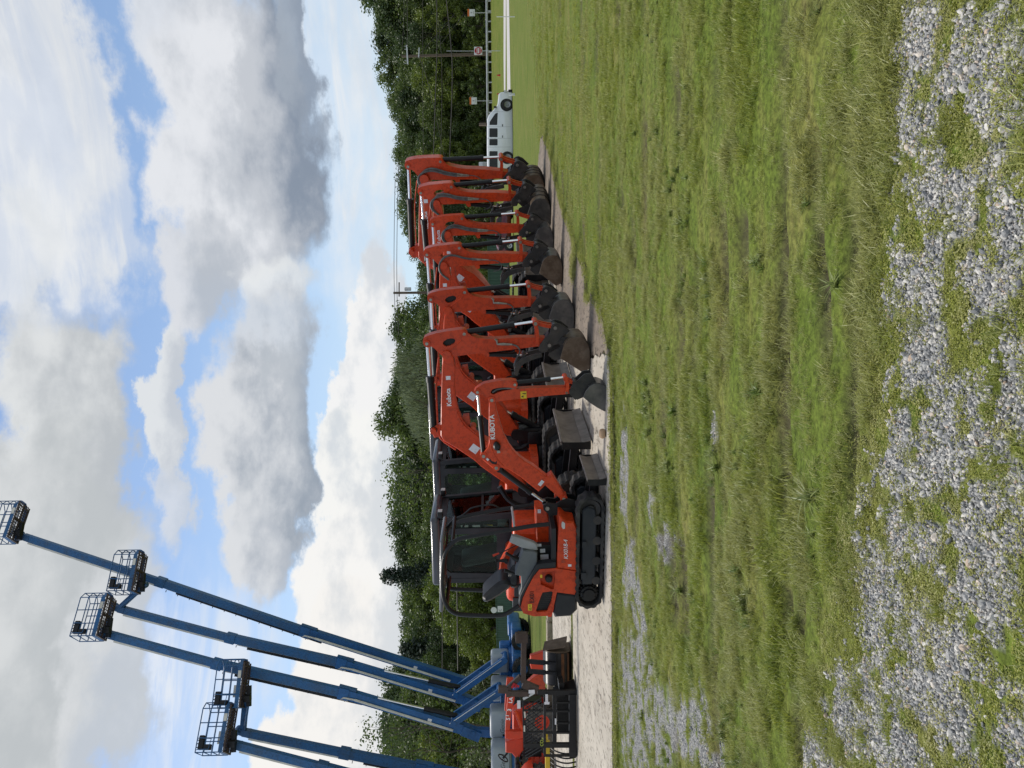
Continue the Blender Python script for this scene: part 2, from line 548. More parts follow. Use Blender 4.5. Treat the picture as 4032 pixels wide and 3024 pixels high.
# streaks for the thin high cloud
stc = N(wt, 'ShaderNodeVectorMath', operation='MULTIPLY'); stc.inputs[1].default_value = (2.2, 14, 1); L(wt, P.outputs[0], stc.inputs[0])
nC = N(wt, 'ShaderNodeTexNoise', i_Scale=2.2, i_Detail=7.0, i_Roughness=0.6, i_Distortion=0.6); L(wt, stc.outputs[0], nC.inputs['Vector'])
wsub = N(wt, 'ShaderNodeVectorMath', operation='SUBTRACT'); wsub.inputs[1].default_value = (0.5, 0.5, 0.5); L(wt, nA.outputs['Color'], wsub.inputs[0])
wsc = N(wt, 'ShaderNodeVectorMath', operation='MULTIPLY'); wsc.inputs[1].default_value = (0.20, 0.17, 0); L(wt, wsub.outputs[0], wsc.inputs[0])
PW = N(wt, 'ShaderNodeVectorMath', operation='ADD'); L(wt, P.outputs[0], PW.inputs[0]); L(wt, wsc.outputs[0], PW.inputs[1])


def mixc(f, a, b):
    n = N(wt, 'ShaderNodeMix', data_type='RGBA')
    for s, x in (('Factor', f), ('A', a), ('B', b)):
        if isinstance(x, tuple): n.inputs[s].default_value = (*x, 1)
        elif isinstance(x, (int, float)): n.inputs[s].default_value = x
        else: L(wt, x, n.inputs[s])
    return n.outputs['Result']


SK = 8.4       # cloud radiance is given for a background strength of 0.1
sgain = N(wt, 'ShaderNodeMix', data_type='RGBA', blend_type='MULTIPLY'); sgain.inputs['Factor'].default_value = 1
sgain.inputs['B'].default_value = (1.45, 1.42, 1.38, 1)
L(wt, sky.outputs[0], sgain.inputs['A'])
cur = sgain.outputs['Result']
# pale humid air low over the horizon
hz = N(wt, 'ShaderNodeMapRange', interpolation_type='SMOOTHSTEP'); hz.inputs[1].default_value = 0.42; hz.inputs[2].default_value = 0.05
hz.inputs[3].default_value = 0.0; hz.inputs[4].default_value = 0.62
L(wt, el, hz.inputs[0])
cur = mixc(hz.outputs[0], cur, tuple(SK * x for x in (0.60, 0.74, 0.88)))
# broken cloud over the rest of the sky (out of frame)
fb = N(wt, 'ShaderNodeMapRange', interpolation_type='SMOOTHSTEP'); fb.inputs[1].default_value = 0.40; fb.inputs[2].default_value = 0.60
L(wt, nB.outputs['Fac'], fb.inputs[0])
bk = N(wt, 'ShaderNodeMapRange', interpolation_type='SMOOTHSTEP'); bk.inputs[1].default_value = 0.62; bk.inputs[2].default_value = 0.82
absaz = M('ABSOLUTE', az); elb = M('MULTIPLY', el, 0.95); L(wt, M('MAXIMUM', absaz, elb), bk.inputs[0])
cur = mixc(M('MULTIPLY', fb.outputs[0], bk.outputs[0]), cur, tuple(SK * x for x in (0.70, 0.72, 0.75)))


def cloud(c, r, top, base, soft=0.5, alpha=1.0, streak=0.0, tex=0.35, mid=0.0, rel=3.0):
    """one bank of cloud: centre and radii as bearing / elevation taken from photo points (1/1.823 scale)"""
    global cur
    px, py = c[0] * 1.823, c[1] * 1.823
    d = ray(px, py).normalized()
    ca, ce = math.atan2(d.x, d.y), math.asin(d.z)
    re = r[0] * 1.823 / FPX * math.cos(ce) ** 1.5; ra = r[1] * 1.823 / FPX
    s = N(wt, 'ShaderNodeVectorMath', operation='SUBTRACT'); s.inputs[1].default_value = (ca, ce, 0); L(wt, PW.outputs[0], s.inputs[0])
    q = N(wt, 'ShaderNodeVectorMath', operation='MULTIPLY'); q.inputs[1].default_value = (1 / ra, 1 / re, 0); L(wt, s.outputs[0], q.inputs[0])
    ln = N(wt, 'ShaderNodeVectorMath', operation='LENGTH'); L(wt, q.outputs[0], ln.inputs[0])
    g = N(wt, 'ShaderNodeMapRange', interpolation_type='SMOOTHSTEP')
    g.inputs[1].default_value = 1.0; g.inputs[2].default_value = 1.0 - soft; L(wt, ln.outputs[1], g.inputs[0])
    f = M('MULTIPLY', g.outputs[0], alpha)
    if streak:
        st = N(wt, 'ShaderNodeMapRange', interpolation_type='SMOOTHSTEP'); st.inputs[1].default_value = 0.5 - 0.12; st.inputs[2].default_value = 0.5 + 0.14
        L(wt, nC.outputs['Fac'], st.inputs[0])
        f = M('MULTIPLY', f, M('MULTIPLY_ADD', st.outputs[0], streak, 1 - streak))
    sp = N(wt, 'ShaderNodeSeparateXYZ'); L(wt, q.outputs[0], sp.inputs[0])
    v = M('MULTIPLY_ADD', M('SUBTRACT', nB.outputs['Fac'], 0.5), tex * 6, sp.outputs['Y'])
    v = M('MULTIPLY_ADD', relief, rel, v)
    sh = N(wt, 'ShaderNodeMapRange', interpolation_type='SMOOTHSTEP'); sh.inputs[1].default_value = -0.75 + mid; sh.inputs[2].default_value = 0.75 + mid
    L(wt, v, sh.inputs[0])
    cur = mixc(f, cur, mixc(sh.outputs[0], tuple(SK * x for x in base), tuple(SK * x for x in top)))


W1, W2 = (0.82, 0.84, 0.86), (0.70, 0.73, 0.77)
cloud((770, 260), (150, 620), (0.82, 0.85, 0.88), (0.66, 0.74, 0.83), 0.7, 1.0, 0.6)
cloud((430, 1500), (170, 330), (0.84, 0.87, 0.91), (0.74, 0.80, 0.88), 0.7, 0.9, 0.8)
cloud((70, 160), (165, 430), (0.84, 0.86, 0.88), (0.72, 0.75, 0.79), 0.3, 1.0, 0.25)
cloud((215, 470), (95, 230), W1, (0.74, 0.77, 0.81), 0.45, 0.95, 0.45)
cloud((60, 560), (110, 150), W1, (0.74, 0.77, 0.8), 0.4, 0.9, 0.2)
cloud((140, 1010), (165, 430), (0.74, 0.76, 0.77), (0.50, 0.53, 0.56), 0.28)
cloud((60, 1380), (200, 520), (0.68, 0.70, 0.71), (0.52, 0.55, 0.57), 0.3)
cloud((240, 1440), (95, 330), (0.70, 0.72, 0.74), (0.56, 0.59, 0.62), 0.45, 0.9)
cloud((372, 870), (55, 230), (0.74, 0.77, 0.80), (0.56, 0.60, 0.66), 0.3)
cloud((360, 1110), (50, 110), (0.70, 0.73, 0.78), (0.60, 0.64, 0.70), 0.5, 0.85)
cloud((395, 90), (125, 240), (0.74, 0.77, 0.82), (0.54, 0.58, 0.64), 0.35, 0.95)
cloud((480, 320), (175, 330), (0.78, 0.80, 0.84), (0.46, 0.50, 0.56), 0.26)
cloud((590, 270), (100, 340), (0.56, 0.59, 0.64), (0.25, 0.30, 0.38), 0.4, 1.0, 0, 0.22, 0.1)
cloud((655, 60), (50, 300), (0.36, 0.41, 0.48), (0.25, 0.30, 0.38), 0.4, 0.9, 0, 0.2)
cloud((425, 590), (125, 170), (0.72, 0.74, 0.78), (0.48, 0.52, 0.58), 0.32, 0.95)
cloud((600, 610), (95, 80), (0.80, 0.82, 0.83), (0.62, 0.66, 0.70), 0.5, 0.9)
cloud((600, 715), (85, 120), (0.66, 0.69, 0.73), (0.46, 0.51, 0.58), 0.5, 0.9)
cloud((565, 985), (130, 275), (0.72, 0.74, 0.77), (0.32, 0.37, 0.44), 0.24, 1.0, 0, 0.28)
cloud((625, 830), (60, 170), (0.50, 0.54, 0.59), (0.36, 0.41, 0.48), 0.45, 0.9, 0, 0.2)
cloud((550, 1190), (70, 110), (0.72, 0.74, 0.77), (0.46, 0.50, 0.56), 0.4, 0.95)
cloud((820, 860), (90, 320), (0.90, 0.90, 0.90), (0.66, 0.70, 0.75), 0.16, 1.0, 0, 0.3, 0, 6.5)
cloud((790, 1090), (125, 220), (0.92, 0.92, 0.90), (0.68, 0.72, 0.76), 0.14, 1.0, 0, 0.3, 0, 6.5)
cloud((770, 1300), (160, 250), (0.93, 0.92, 0.90), (0.70, 0.73, 0.76), 0.14, 1.0, 0, 0.3, 0, 6.5)
cloud((745, 1560), (150, 290), (0.93, 0.91, 0.88), (0.72, 0.74, 0.76), 0.14, 1.0, 0, 0.3, 0, 6.5)
L(wt, cur, bg.inputs['Color'])

scene.view_settings.view_transform = 'Standard'; scene.view_settings.look = 'None'
scene.view_settings.exposure = 0.25; scene.view_settings.gamma = 1.0
scene.cycles.use_denoising = True
scene.cycles.max_bounces = 6; scene.cycles.transparent_max_bounces = 12
scene.cycles.diffuse_bounces = 3; scene.cycles.glossy_bounces = 3

# ------------------------------------------------------------------ ground
def sm(a, b, x):
    t = max(0.0, min(1.0, (x - a) / (b - a))); return t * t * (3 - 2 * t)


def fbm(x, y, s, o=4, seed=0.0):
    return noise.fractal(Vector((x * s, y * s, seed)), 1.0, 2.0, o, noise_basis='PERLIN_ORIGINAL')


PATCH = [  # bare gravel, mapped on the photo: x, y, rx, ry
    (3570, 1040, 75, 260), (3600, 1400, 120, 240), (3630, 1720, 120, 260), (3730, 2050, 130, 260), (3860, 2330, 130, 260),
    (3520, 2480, 120, 120), (3480, 2720, 190, 180), (3300, 2760, 70, 170), (3230, 2960, 110, 110), (3560, 2880, 170, 160), (3800, 2700, 150, 150), (4010, 2950, 60, 160), (3660, 2560, 110, 120),
    (2500, 2750, 85, 420), (2480, 2280, 40, 160), (2600, 2860, 50, 200), (2720, 2840, 75, 190), (2790, 2960, 70, 120), (2620, 2130, 45, 95), (2800, 1700, 18, 80), (2450, 1850, 20, 300), (2560, 1980, 20, 90),
    (3420, 2330, 40, 120), (3390, 1960, 30, 110), (3880, 750, 110, 200), (3700, 700, 70, 200), (3930, 350, 110, 150), (3800, 1000, 90, 160), (3950, 1200, 70, 200), (3580, 200, 60, 200), (3690, 450, 60, 160), (3830, 150, 70, 120), (3960, 1650, 60, 120), (3400, 2120, 40, 60), (3550, 480, 50, 120)]
EDGE = [(0, 3540), (500, 3490), (1000, 3495), (1400, 3475), (1700, 3440), (2000, 3400), (2300, 3370), (2700, 3330), (3024, 3230), (3300, 3200)]


def lerp_tab(tab, x):
    if x <= tab[0][0]: return tab[0][1]
    for (a, b), (c, d) in zip(tab, tab[1:]):
        if x <= c: return b + (d - b) * (x - a) / (c - a)
    return tab[-1][1]


def gravel_at(x, y):
    if y < 1.2 or y > 16: return 1.0 if y <= 1.2 else 0.0
    px, py = to_px((x, y, 0))
    g = 0.0
    n1 = fbm(x, y, 2.2, 4, 3.0); n2 = fbm(x, y, 7.0, 3, 9.0)
    for a, b, ra, rb in PATCH:
        d = math.hypot((px - a) / (ra * 0.9), (py - b) / (rb * 0.9))
        if d < 1.8: g = max(g, sm(1.25, 0.7, d + n1 * 0.35 + n2 * 0.3))
    band = sm(-70, 110, px - lerp_tab(EDGE, py) + n1 * 40)
    n3 = fbm(x, y, 4.2, 3, 17.0); n4 = fbm(x, y, 15.0, 3, 27.0)
    g = max(g * sm(-0.34, -0.02, n2 * 0.8 + n3 * 0.7 + n4 * .5 + 0.03), band * (0.06 + 0.94 * sm(-0.10, 0.34, n1 * 0.35 + n2 * 0.9 + n3 * 0.8 + n4 * 0.9 + 0.0)))
    return g


def bank(x, y):
    return 1.35 * sm(92, 110, y) * sm(-6, 22, x) + 4.5 * sm(116, 150, y)


RUTS = [(5.45, -1.2, 2.2), (5.75, -3.0, -0.4), (4.25, -1.5, 2.0), (4.1, -2.2, -0.8), (6.15, 0.2, 3.6), (7.0, -3.6, -1.2), (8.9, -2, 2), (11.5, 1.5, 7), (4.7, -2.4, -0.9), (3.75, 0.2, 1.9), (8.1, 0.5, 5.0), (6.7, -2.5, 3.0), (7.4, -4, 0.2), (3.45, -0.6, 1.8), (9.6, 1.5, 6), (13.5, 2.5, 8), (17.5, 4, 11), (5.0, 0.8, 3.2)]


def rut(x, y):
    r = 0.0
    for yr, x0, x1 in RUTS:
        if abs(y - yr) > 0.12 * yr: continue
        w = 0.014 * yr + 0.012
        d = (y - yr - 0.10 * fbm(x * 0.5, yr, 1.0, 2, 8.0) * yr * 0.3) / w
        r = max(r, math.exp(-d * d) * sm(x0 - .4, x0 + .3, x) * sm(x1 + .4, x1 - .3, x) * sm(-0.25, 0.15, fbm(x, yr, 0.9, 3, 19.0)))
    return r


def zone_pad(x, y):
    return y > 9.6 and x < 0.57 * (y - 8.2) and y < 34


def height(x, y):
    z = bank(x, y)
    z -= 0.07 * rut(x, y)
    if y < 40:
        k = 1 - sm(9.0, 10.2, y) if x < -0.5 else 1 - sm(24, 40, y)
        z += k * (0.035 * fbm(x * 0.45, y * 1.3, 1.0, 3, 1.0) + 0.012 * fbm(x, y, 4.0, 2, 5.0)) - 0.012
        if zone_pad(x, y): z = -0.03
    return z


rows = [-12, -6, -3, 0, 1.0, 1.6, 2.0]
y = 2.0
while y < 16:
    y *= 1.0095; rows.append(y)
while y < 60:
    y *= 1.03; rows.append(y)
while y < 1500:
    y *= 1.10; rows.append(y)
NC = 150
gv, gf, gg = [], [], []
for yy in rows:
    w = 0.62 * max(yy, 3.2) + 1.5 if yy < 60 else 0.62 * yy * (1 + (yy - 60) / 400) + 40
    for i in range(NC + 1):
        xx = w * (2 * i / NC - 1)
        gv.append((xx, yy, height(xx, yy))); gg.append(gravel_at(xx, yy) if yy < 16 else 0.0)
for r in range(len(rows) - 1):
    for i in range(NC):
        a = r * (NC + 1) + i
        gf.append((a, a + 1, a + NC + 2, a + NC + 1))
me = bpy.data.meshes.new('ground'); me.from_pydata(gv, [], gf); me.shade_smooth()
atr = me.attributes.new('gravel', 'FLOAT', 'POINT'); atr.data.foreach_set('value', gg)
atr2 = me.attributes.new('bare', 'FLOAT', 'POINT'); atr2.data.foreach_set('value', [rut(v[0], v[1]) if v[1] < 20 else 0.0 for v in gv])
ground = bpy.data.objects.new('ground', me); COL.objects.link(ground); tag(ground, kind='structure')

m, nt, out = nodes('ground_turf')
b = N(nt, 'ShaderNodeBsdfPrincipled', i_Roughness=0.9); b.inputs['Specular IOR Level'].default_value = 0.15
geo = N(nt, 'ShaderNodeNewGeometry')
mp = N(nt, 'ShaderNodeMapping'); mp.inputs['Scale'].default_value = (0.5, 1.3, 1); L(nt, geo.outputs['Position'], mp.inputs['Vector'])
n1 = N(nt, 'ShaderNodeTexNoise', i_Scale=1.1, i_Detail=8.0, i_Roughness=0.7); L(nt, mp.outputs[0], n1.inputs['Vector'])
n2 = N(nt, 'ShaderNodeTexNoise', i_Scale=26.0, i_Detail=5.0, i_Roughness=0.7); L(nt, geo.outputs['Position'], n2.inputs['Vector'])
r1 = ramp(nt, [(0.30, (0.090, 0.138, 0.018)), (0.48, (0.138, 0.180, 0.028)), (0.62, (0.20, 0.200, 0.052)), (0.75, (0.22, 0.18, 0.085))])
L(nt, n1.outputs['Fac'], r1.inputs['Fac'])
r2 = ramp(nt, [(0.35, 0.40), (0.65, 1.15)]); L(nt, n2.outputs['Fac'], r2.inputs['Fac'])
mu = N(nt, 'ShaderNodeMix', data_type='RGBA', blend_type='MULTIPLY'); mu.inputs['Factor'].default_value = 1
L(nt, r1.outputs['Color'], mu.inputs['A']); L(nt, r2.outputs['Color'], mu.inputs['B'])
# crushed stone
vo = N(nt, 'ShaderNodeTexVoronoi', i_Scale=75.0); L(nt, geo.outputs['Position'], vo.inputs['Vector'])
vr = ramp(nt, [(0.0, (0.17, 0.175, 0.18)), (0.5, (0.31, 0.31, 0.305)), (1.0, (0.46, 0.45, 0.42))])
sx = N(nt, 'ShaderNodeSeparateColor'); L(nt, vo.outputs['Color'], sx.inputs[0]); L(nt, sx.outputs[0], vr.inputs['Fac'])
vd = ramp(nt, [(0.0, 1.0), (0.55, 0.75), (0.8, 0.25)]); L(nt, vo.outputs['Distance'], vd.inputs['Fac'])
mg = N(nt, 'ShaderNodeMix', data_type='RGBA', blend_type='MULTIPLY'); mg.inputs['Factor'].default_value = 1
L(nt, vr.outputs['Color'], mg.inputs['A']); L(nt, vd.outputs['Color'], mg.inputs['B'])
ga = N(nt, 'ShaderNodeAttribute', attribute_name='gravel')
gm = ramp(nt, [(0.12, 0.0), (0.6, 1.0)]); L(nt, ga.outputs['Fac'], gm.inputs['Fac'])
mm = N(nt, 'ShaderNodeMix', data_type='RGBA'); L(nt, gm.outputs['Color'], mm.inputs['Factor']); L(nt, mu.outputs['Result'], mm.inputs['A']); L(nt, mg.outputs['Result'], mm.inputs['B'])
ra = N(nt, 'ShaderNodeAttribute', attribute_name='bare'); ms = N(nt, 'ShaderNodeMix', data_type='RGBA'); ms.inputs['B'].default_value = (0.075, 0.060, 0.042, 1)
L(nt, ra.outputs['Fac'], ms.inputs['Factor']); L(nt, mm.outputs['Result'], ms.inputs['A']); L(nt, ms.outputs['Result'], b.inputs['Base Color'])
bp = N(nt, 'ShaderNodeBump', i_Strength=0.6, i_Distance=0.03); L(nt, n2.outputs['Fac'], bp.inputs['Height']); L(nt, bp.outputs[0], b.inputs['Normal'])
L(nt, b.outputs[0], out.inputs[0]); ground.data.materials.append(m)

# ------------------------------------------------------------------ concrete pad
def concrete(name, base, dark, spots=0.5):
    m, nt, out = nodes(name)
    b = N(nt, 'ShaderNodeBsdfPrincipled', i_Roughness=0.85)
    geo = N(nt, 'ShaderNodeNewGeometry')
    n1 = N(nt, 'ShaderNodeTexNoise', i_Scale=0.9, i_Detail=9.0, i_Roughness=0.7); L(nt, geo.outputs['Position'], n1.inputs['Vector'])
    r1 = ramp(nt, [(0.3, dark), (0.62, base)]); L(nt, n1.outputs['Fac'], r1.inputs['Fac'])
    mp = N(nt, 'ShaderNodeMapping'); mp.inputs['Scale'].default_value = (1, 0.35, 1); L(nt, geo.outputs['Position'], mp.inputs['Vector'])
    n2 = N(nt, 'ShaderNodeTexNoise', i_Scale=17.0, i_Detail=3.0, i_Roughness=0.6); L(nt, mp.outputs[0], n2.inputs['Vector'])
    r2 = ramp(nt, [(0.36, (0.26, 0.25, 0.23)), (0.44, (1, 1, 1))]); L(nt, n2.outputs['Fac'], r2.inputs['Fac'])
    mu = N(nt, 'ShaderNodeMix', data_type='RGBA', blend_type='MULTIPLY'); mu.inputs['Factor'].default_value = spots
    L(nt, r1.outputs['Color'], mu.inputs['A']); L(nt, r2.outputs['Color'], mu.inputs['B'])
    n4 = N(nt, 'ShaderNodeTexNoise', i_Scale=2.6, i_Detail=8.0, i_Roughness=0.75); L(nt, mp.outputs[0], n4.inputs['Vector'])
    r4 = ramp(nt, [(0.34, (0.42, 0.39, 0.35)), (0.47, (1, 1, 1))]); L(nt, n4.outputs['Fac'], r4.inputs['Fac'])
    mv = N(nt, 'ShaderNodeMix', data_type='RGBA', blend_type='MULTIPLY'); mv.inputs['Factor'].default_value = spots
    L(nt, mu.outputs['Result'], mv.inputs['A']); L(nt, r4.outputs['Color'], mv.inputs['B'])
    L(nt, mv.outputs['Result'], b.inputs['Base Color'])
    n3 = N(nt, 'ShaderNodeTexNoise', i_Scale=60.0, i_Detail=3.0); L(nt, geo.outputs['Position'], n3.inputs['Vector'])
    bp = N(nt, 'ShaderNodeBump', i_Strength=0.4, i_Distance=0.01); L(nt, n3.outputs['Fac'], bp.inputs['Height']); L(nt, bp.outputs[0], b.inputs['Normal'])
    L(nt, b.outputs[0], out.inputs[0])
    return m


CONC = concrete('pad_concrete', (0.46, 0.415, 0.345), (0.33, 0.295, 0.24), 0.8)
CONC2 = concrete('pad_concrete_grey', (0.23, 0.185, 0.14), (0.115, 0.092, 0.07), 0.85)
KERBC = concrete('kerb_concrete', (0.36, 0.31, 0.23), (0.22, 0.185, 0.14), 0.6)


def slab(name, edge, z0, z1, material, amp=0.05, step=0.12, seed=0):
    """cast slab with a ragged broken edge"""
    pts = []
    n = len(edge)
    for i in range(n):
        a, c = Vector(edge[i]), Vector(edge[(i + 1) % n])
        k = max(1, int((c - a).length / step))
        nrm = Vector((-(c - a).y, (c - a).x)).normalized()
        for j in range(k):
            p = a + (c - a) * (j / k)
            pts.append(p + nrm * (amp * fbm(p.x, p.y, 2.5, 4, seed)))
    tri = tessellate_polygon([[Vector((p.x, p.y, 0)) for p in pts]])
    k = len(pts); mb = MB()
    vs = [(p.x, p.y, z0) for p in pts] + [(p.x, p.y, z1) for p in pts]
    fs = [tuple(i + k for i in t) for t in tri] + [(i, (i + 1) % k, k + (i + 1) % k, k + i) for i in range(k)]
    mb._add(vs, fs)
    return tag(mb.build(name, material, smooth=0), kind='structure')


g2 = lambda a, b, z=0.03: tuple(gnd(a, b, z)[:2])
PADZ = 0.03
near = [(-14, 10.45), g2(2408, 2700), g2(2406, 2300), g2(2402, 2000), g2(2402, 1750), g2(2400, 1560), g2(2396, 1400)]
slab('concrete_pad', near + [g2(2360, 1400), g2(2310, 1420), (0.9, 16.6), (4.9, 23.2), (6.0, 30), (-2.0, 31), (-4.5, 15.85), (-14, 15.85)], -0.12, PADZ, CONC, 0.06)
slab('concrete_apron', [g2(2393, 1395), g2(2372, 1285), g2(2345, 1195), g2(2300, 1170), g2(2293, 1050), g2(2262, 1000), g2(2240, 900), g2(2214, 835), g2(2190, 745),
     g2(2170, 650), g2(2160, 596), g2(2140, 545), g2(2128, 545), (7.2, 27), (6.1, 29.5), (5.0, 23.2), (1.0, 16.6), g2(2310, 1415), g2(2362, 1392)], -0.12, PADZ - 0.006, CONC2, 0.15, 0.07, seed=4)
slab('back_slab', [(-14, 16.25), (-4.9, 16.25), (-3.6, 21.6), (-14, 21.6)], -0.12, PADZ - 0.003, CONC, 0.05, seed=8)
kerb = MB()
for i in range(9):
    x0 = -14 + i * 1.2
    kerb.rbox((x0 + 0.59, 22.15 + 0.03 * fbm(i, 0, 0.7), 0.06 + 0.012 * fbm(i, 3, 0.9)), (1.16, 0.5, 0.20), 0.03)
tag(kerb.build('kerb', KERBC), kind='structure')

# drive and its verge far behind
rd = concrete('drive_concrete', (0.47, 0.45, 0.43), (0.40, 0.385, 0.365), 0.1)


def sheet(name, pts, material, z=0.006):
    mb = MB(); tri = tessellate_polygon([[Vector((p[0], p[1], 0)) for p in pts]])
    mb._add([(p[0], p[1], height(p[0], p[1]) + z if p[1] > 40 else z) for p in pts], [tuple(t) for t in tri])
    return tag(mb.build(name, material, smooth=0), kind='structure')


sheet('driveway', [g2(2003, -150), g2(2003, 0), g2(2009, 380), g2(2012, 520), g2(1998, 520), g2(1996, 380), g2(1993, 0), g2(1993, -150)], rd)
sheet('road', [g2(1991, -150), g2(1991, 0), g2(1989, 380), g2(1989, 560), g2(1982, 560), g2(1982, 380), g2(1982, 0), g2(1982, -150)], rd)

# ------------------------------------------------------------------ scattered stuff
def instancer(name, pts, protos, label, cat, kindmat=None):
    """pts: (co, rot, scale, tint, index) -> one object, geometry nodes set a copy of a proto on each point"""
    coll = bpy.data.collections.new(name + '_pieces')
    for o in protos:
        for c in list(o.users_collection): c.objects.unlink(o)
        coll.objects.link(o)
    me = bpy.data.meshes.new(name); me.from_pydata([p[0] for p in pts], [], [])
    for nm, typ, idx in (('rot', 'FLOAT_VECTOR', 1), ('scl', 'FLOAT', 2), ('tint', 'FLOAT', 3), ('pick', 'INT', 4)):
        a = me.attributes.new(nm, typ, 'POINT')
        if typ == 'FLOAT_VECTOR': a.data.foreach_set('vector', [c for p in pts for c in p[idx]])
        else: a.data.foreach_set('value', [p[idx] for p in pts])
    o = bpy.data.objects.new(name, me); COL.objects.link(o)
    ng = bpy.data.node_groups.new(name + '_scatter', 'GeometryNodeTree')
    ng.interface.new_socket('Geometry', in_out='INPUT', socket_type='NodeSocketGeometry')
    ng.interface.new_socket('Geometry', in_out='OUTPUT', socket_type='NodeSocketGeometry')
    gi, go = ng.nodes.new('NodeGroupInput'), ng.nodes.new('NodeGroupOutput')
    ip = ng.nodes.new('GeometryNodeInstanceOnPoints'); ci = ng.nodes.new('GeometryNodeCollectionInfo')
    ci.inputs['Collection'].default_value = coll; ci.inputs['Separate Children'].default_value = True; ci.inputs['Reset Children'].default_value = True
    ip.inputs['Pick Instance'].default_value = True
    def attr(nm, dt):
        n = ng.nodes.new('GeometryNodeInputNamedAttribute'); n.data_type = dt; n.inputs['Name'].default_value = nm
        return n.outputs['Attribute']
    lk = ng.links.new
    lk(gi.outputs[0], ip.inputs['Points']); lk(ci.outputs[0], ip.inputs['Instance'])
    lk(attr('pick', 'INT'), ip.inputs['Instance Index']); lk(attr('rot', 'FLOAT_VECTOR'), ip.inputs['Rotation']); lk(attr('scl', 'FLOAT'), ip.inputs['Scale'])
    lk(ip.outputs[0], go.inputs[0])
    md = o.modifiers.new('scatter', 'NODES'); md.node_group = ng
    return tag(o, label, cat, kind='stuff')


GRASS = leaf_mat('grass_blades', (0.115, 0.176, 0.016), (0.40, 0.425, 0.070), 0.45, True)
MOSS = leaf_mat('low_weeds', (0.15, 0.18, 0.018), (0.36, 0.37, 0.06), 0.35, True)
DARKG = leaf_mat('weed_blades', (0.085, 0.145, 0.018), (0.19, 0.26, 0.05), 0.4, True)


def tuft(name, nb, rad, h, wid, lean, material, seed, segs=3):
    rnd = random.Random(seed); mb = MB()
    for _ in range(nb):
        a = rnd.uniform(0, 6.283); r = rad * math.sqrt(rnd.random())
        p = Vector((r * math.cos(a), r * math.sin(a), -0.005))
        d = rnd.uniform(0, 6.283); ln = h * rnd.uniform(0.5, 1.15); le = lean * rnd.uniform(0.3, 1.4)
        dirv = Vector((math.cos(d), math.sin(d), 0)); side = Vector((-dirv.y, dirv.x, 0))
        w = wid * rnd.uniform(0.7, 1.3); vs = []
        for k in range(segs + 1):
            t = k / segs
            c = p + dirv * (le * ln * t * t) + Vector((0, 0, ln * t * (1 - 0.35 * le * t)))
            ww = w * (1 - t ** 1.6) * 0.5
            if k < segs: vs += [c - side * ww, c + side * ww]
            else: vs.append(c)
        fs = [(2 * k, 2 * k + 1, 2 * k + 3, 2 * k + 2) for k in range(segs - 1)] + [(2 * segs - 2, 2 * segs - 1, 2 * segs)]
        mb._add(vs, fs)
    return mb.build(name, material, smooth=0)


def moss_clump(name, nl, rad, h, size, material, seed):
    rnd = random.Random(seed); mb = MB()
    for _ in range(nl):
        a = rnd.uniform(0, 6.283); q = math.sqrt(rnd.random()); r = rad * q
        c = Vector((r * math.cos(a), r * math.sin(a), h * rnd.uniform(0.1, 1) * (1.1 - q * q)))
        s = size * rnd.uniform(0.6, 1.3); rot = Matrix.Rotation(rnd.uniform(0, 6.28), 3, 'Z') @ Matrix.Rotation(rnd.uniform(-0.9, 0.9), 3, 'X')
        mb._add([c + rot @ Vector(v) * s for v in ((-.5, 0, 0), (0, -.32, .06), (.5, 0, 0), (0, .32, .06))], [(0, 1, 2, 3)])
    return mb.build(name, material, smooth=0)


G_PROTO = [tuft('grass_tuft', 34, 0.075, 0.075, 0.0045, 0.9, GRASS, 1), tuft('grass_tuft', 30, 0.085, 0.055, 0.0045, 1.1, GRASS, 2), tuft('grass_tuft', 36, 0.07, 0.095, 0.005, 0.7, GRASS, 3),
           tuft('grass_tuft', 30, 0.08, 0.065, 0.004, 1.3, GRASS, 4)]
F_PROTO = [tuft('far_grass_tuft', 34, 0.17, 0.085, 0.010, 0.9, GRASS, 11, 2), tuft('far_grass_tuft', 34, 0.18, 0.07, 0.010, 1.1, GRASS, 12, 2)]
M_PROTO = [moss_clump('low_weed_clump', 46, 0.06, 0.025, 0.014, MOSS, 21), moss_clump('low_weed_clump', 56, 0.075, 0.03, 0.013, MOSS, 22), moss_clump('low_weed_clump', 36, 0.05, 0.035, 0.016, MOSS, 23)]
W_PROTO = [tuft('weed_tuft', 26, 0.03, 0.14, 0.013, 1.2, DARKG, 31, 4), tuft('weed_tuft', 22, 0.035, 0.12, 0.010, 1.0, DARKG, 32, 4)]


def in_pad(x, y):
    if y < 10.4: return False
    px, py = to_px((x, y, PADZ))
    if py < 0 or py > 3100: py = max(0, min(3100, py))
    lim = lerp_tab([(0, 2100), (540, 2128), (596, 2160), (650, 2170), (745, 2190), (835, 2216), (900, 2242), (1000, 2264), (1050, 2295), (1170, 2302), (1195, 2347), (1285, 2374), (1400, 2396), (1560, 2400), (2000, 2402), (2700, 2408), (3100, 2412)], py)
    return px < lim - (10 if py < 1400 else 3) + 26 * fbm(x, y, 2.4, 4, 2.0)


rnd = random.Random(3)
gp, fp, mpnt, wp, stones = [], [], [], [], []


def scatter(y0, y1, dens, fn):
    y = y0
    while y < y1:
        dy = 0.05 * y
        w = 0.56 * y + 0.8
        for _ in range(int(dens(y) * 2 * w * dy)):
            fn(rnd.uniform(-w, w), rnd.uniform(y, y + dy))
        y += dy


def rz(k=0.25):
    return (rnd.uniform(-k, k), rnd.uniform(-k, k), rnd.uniform(0, 6.283))


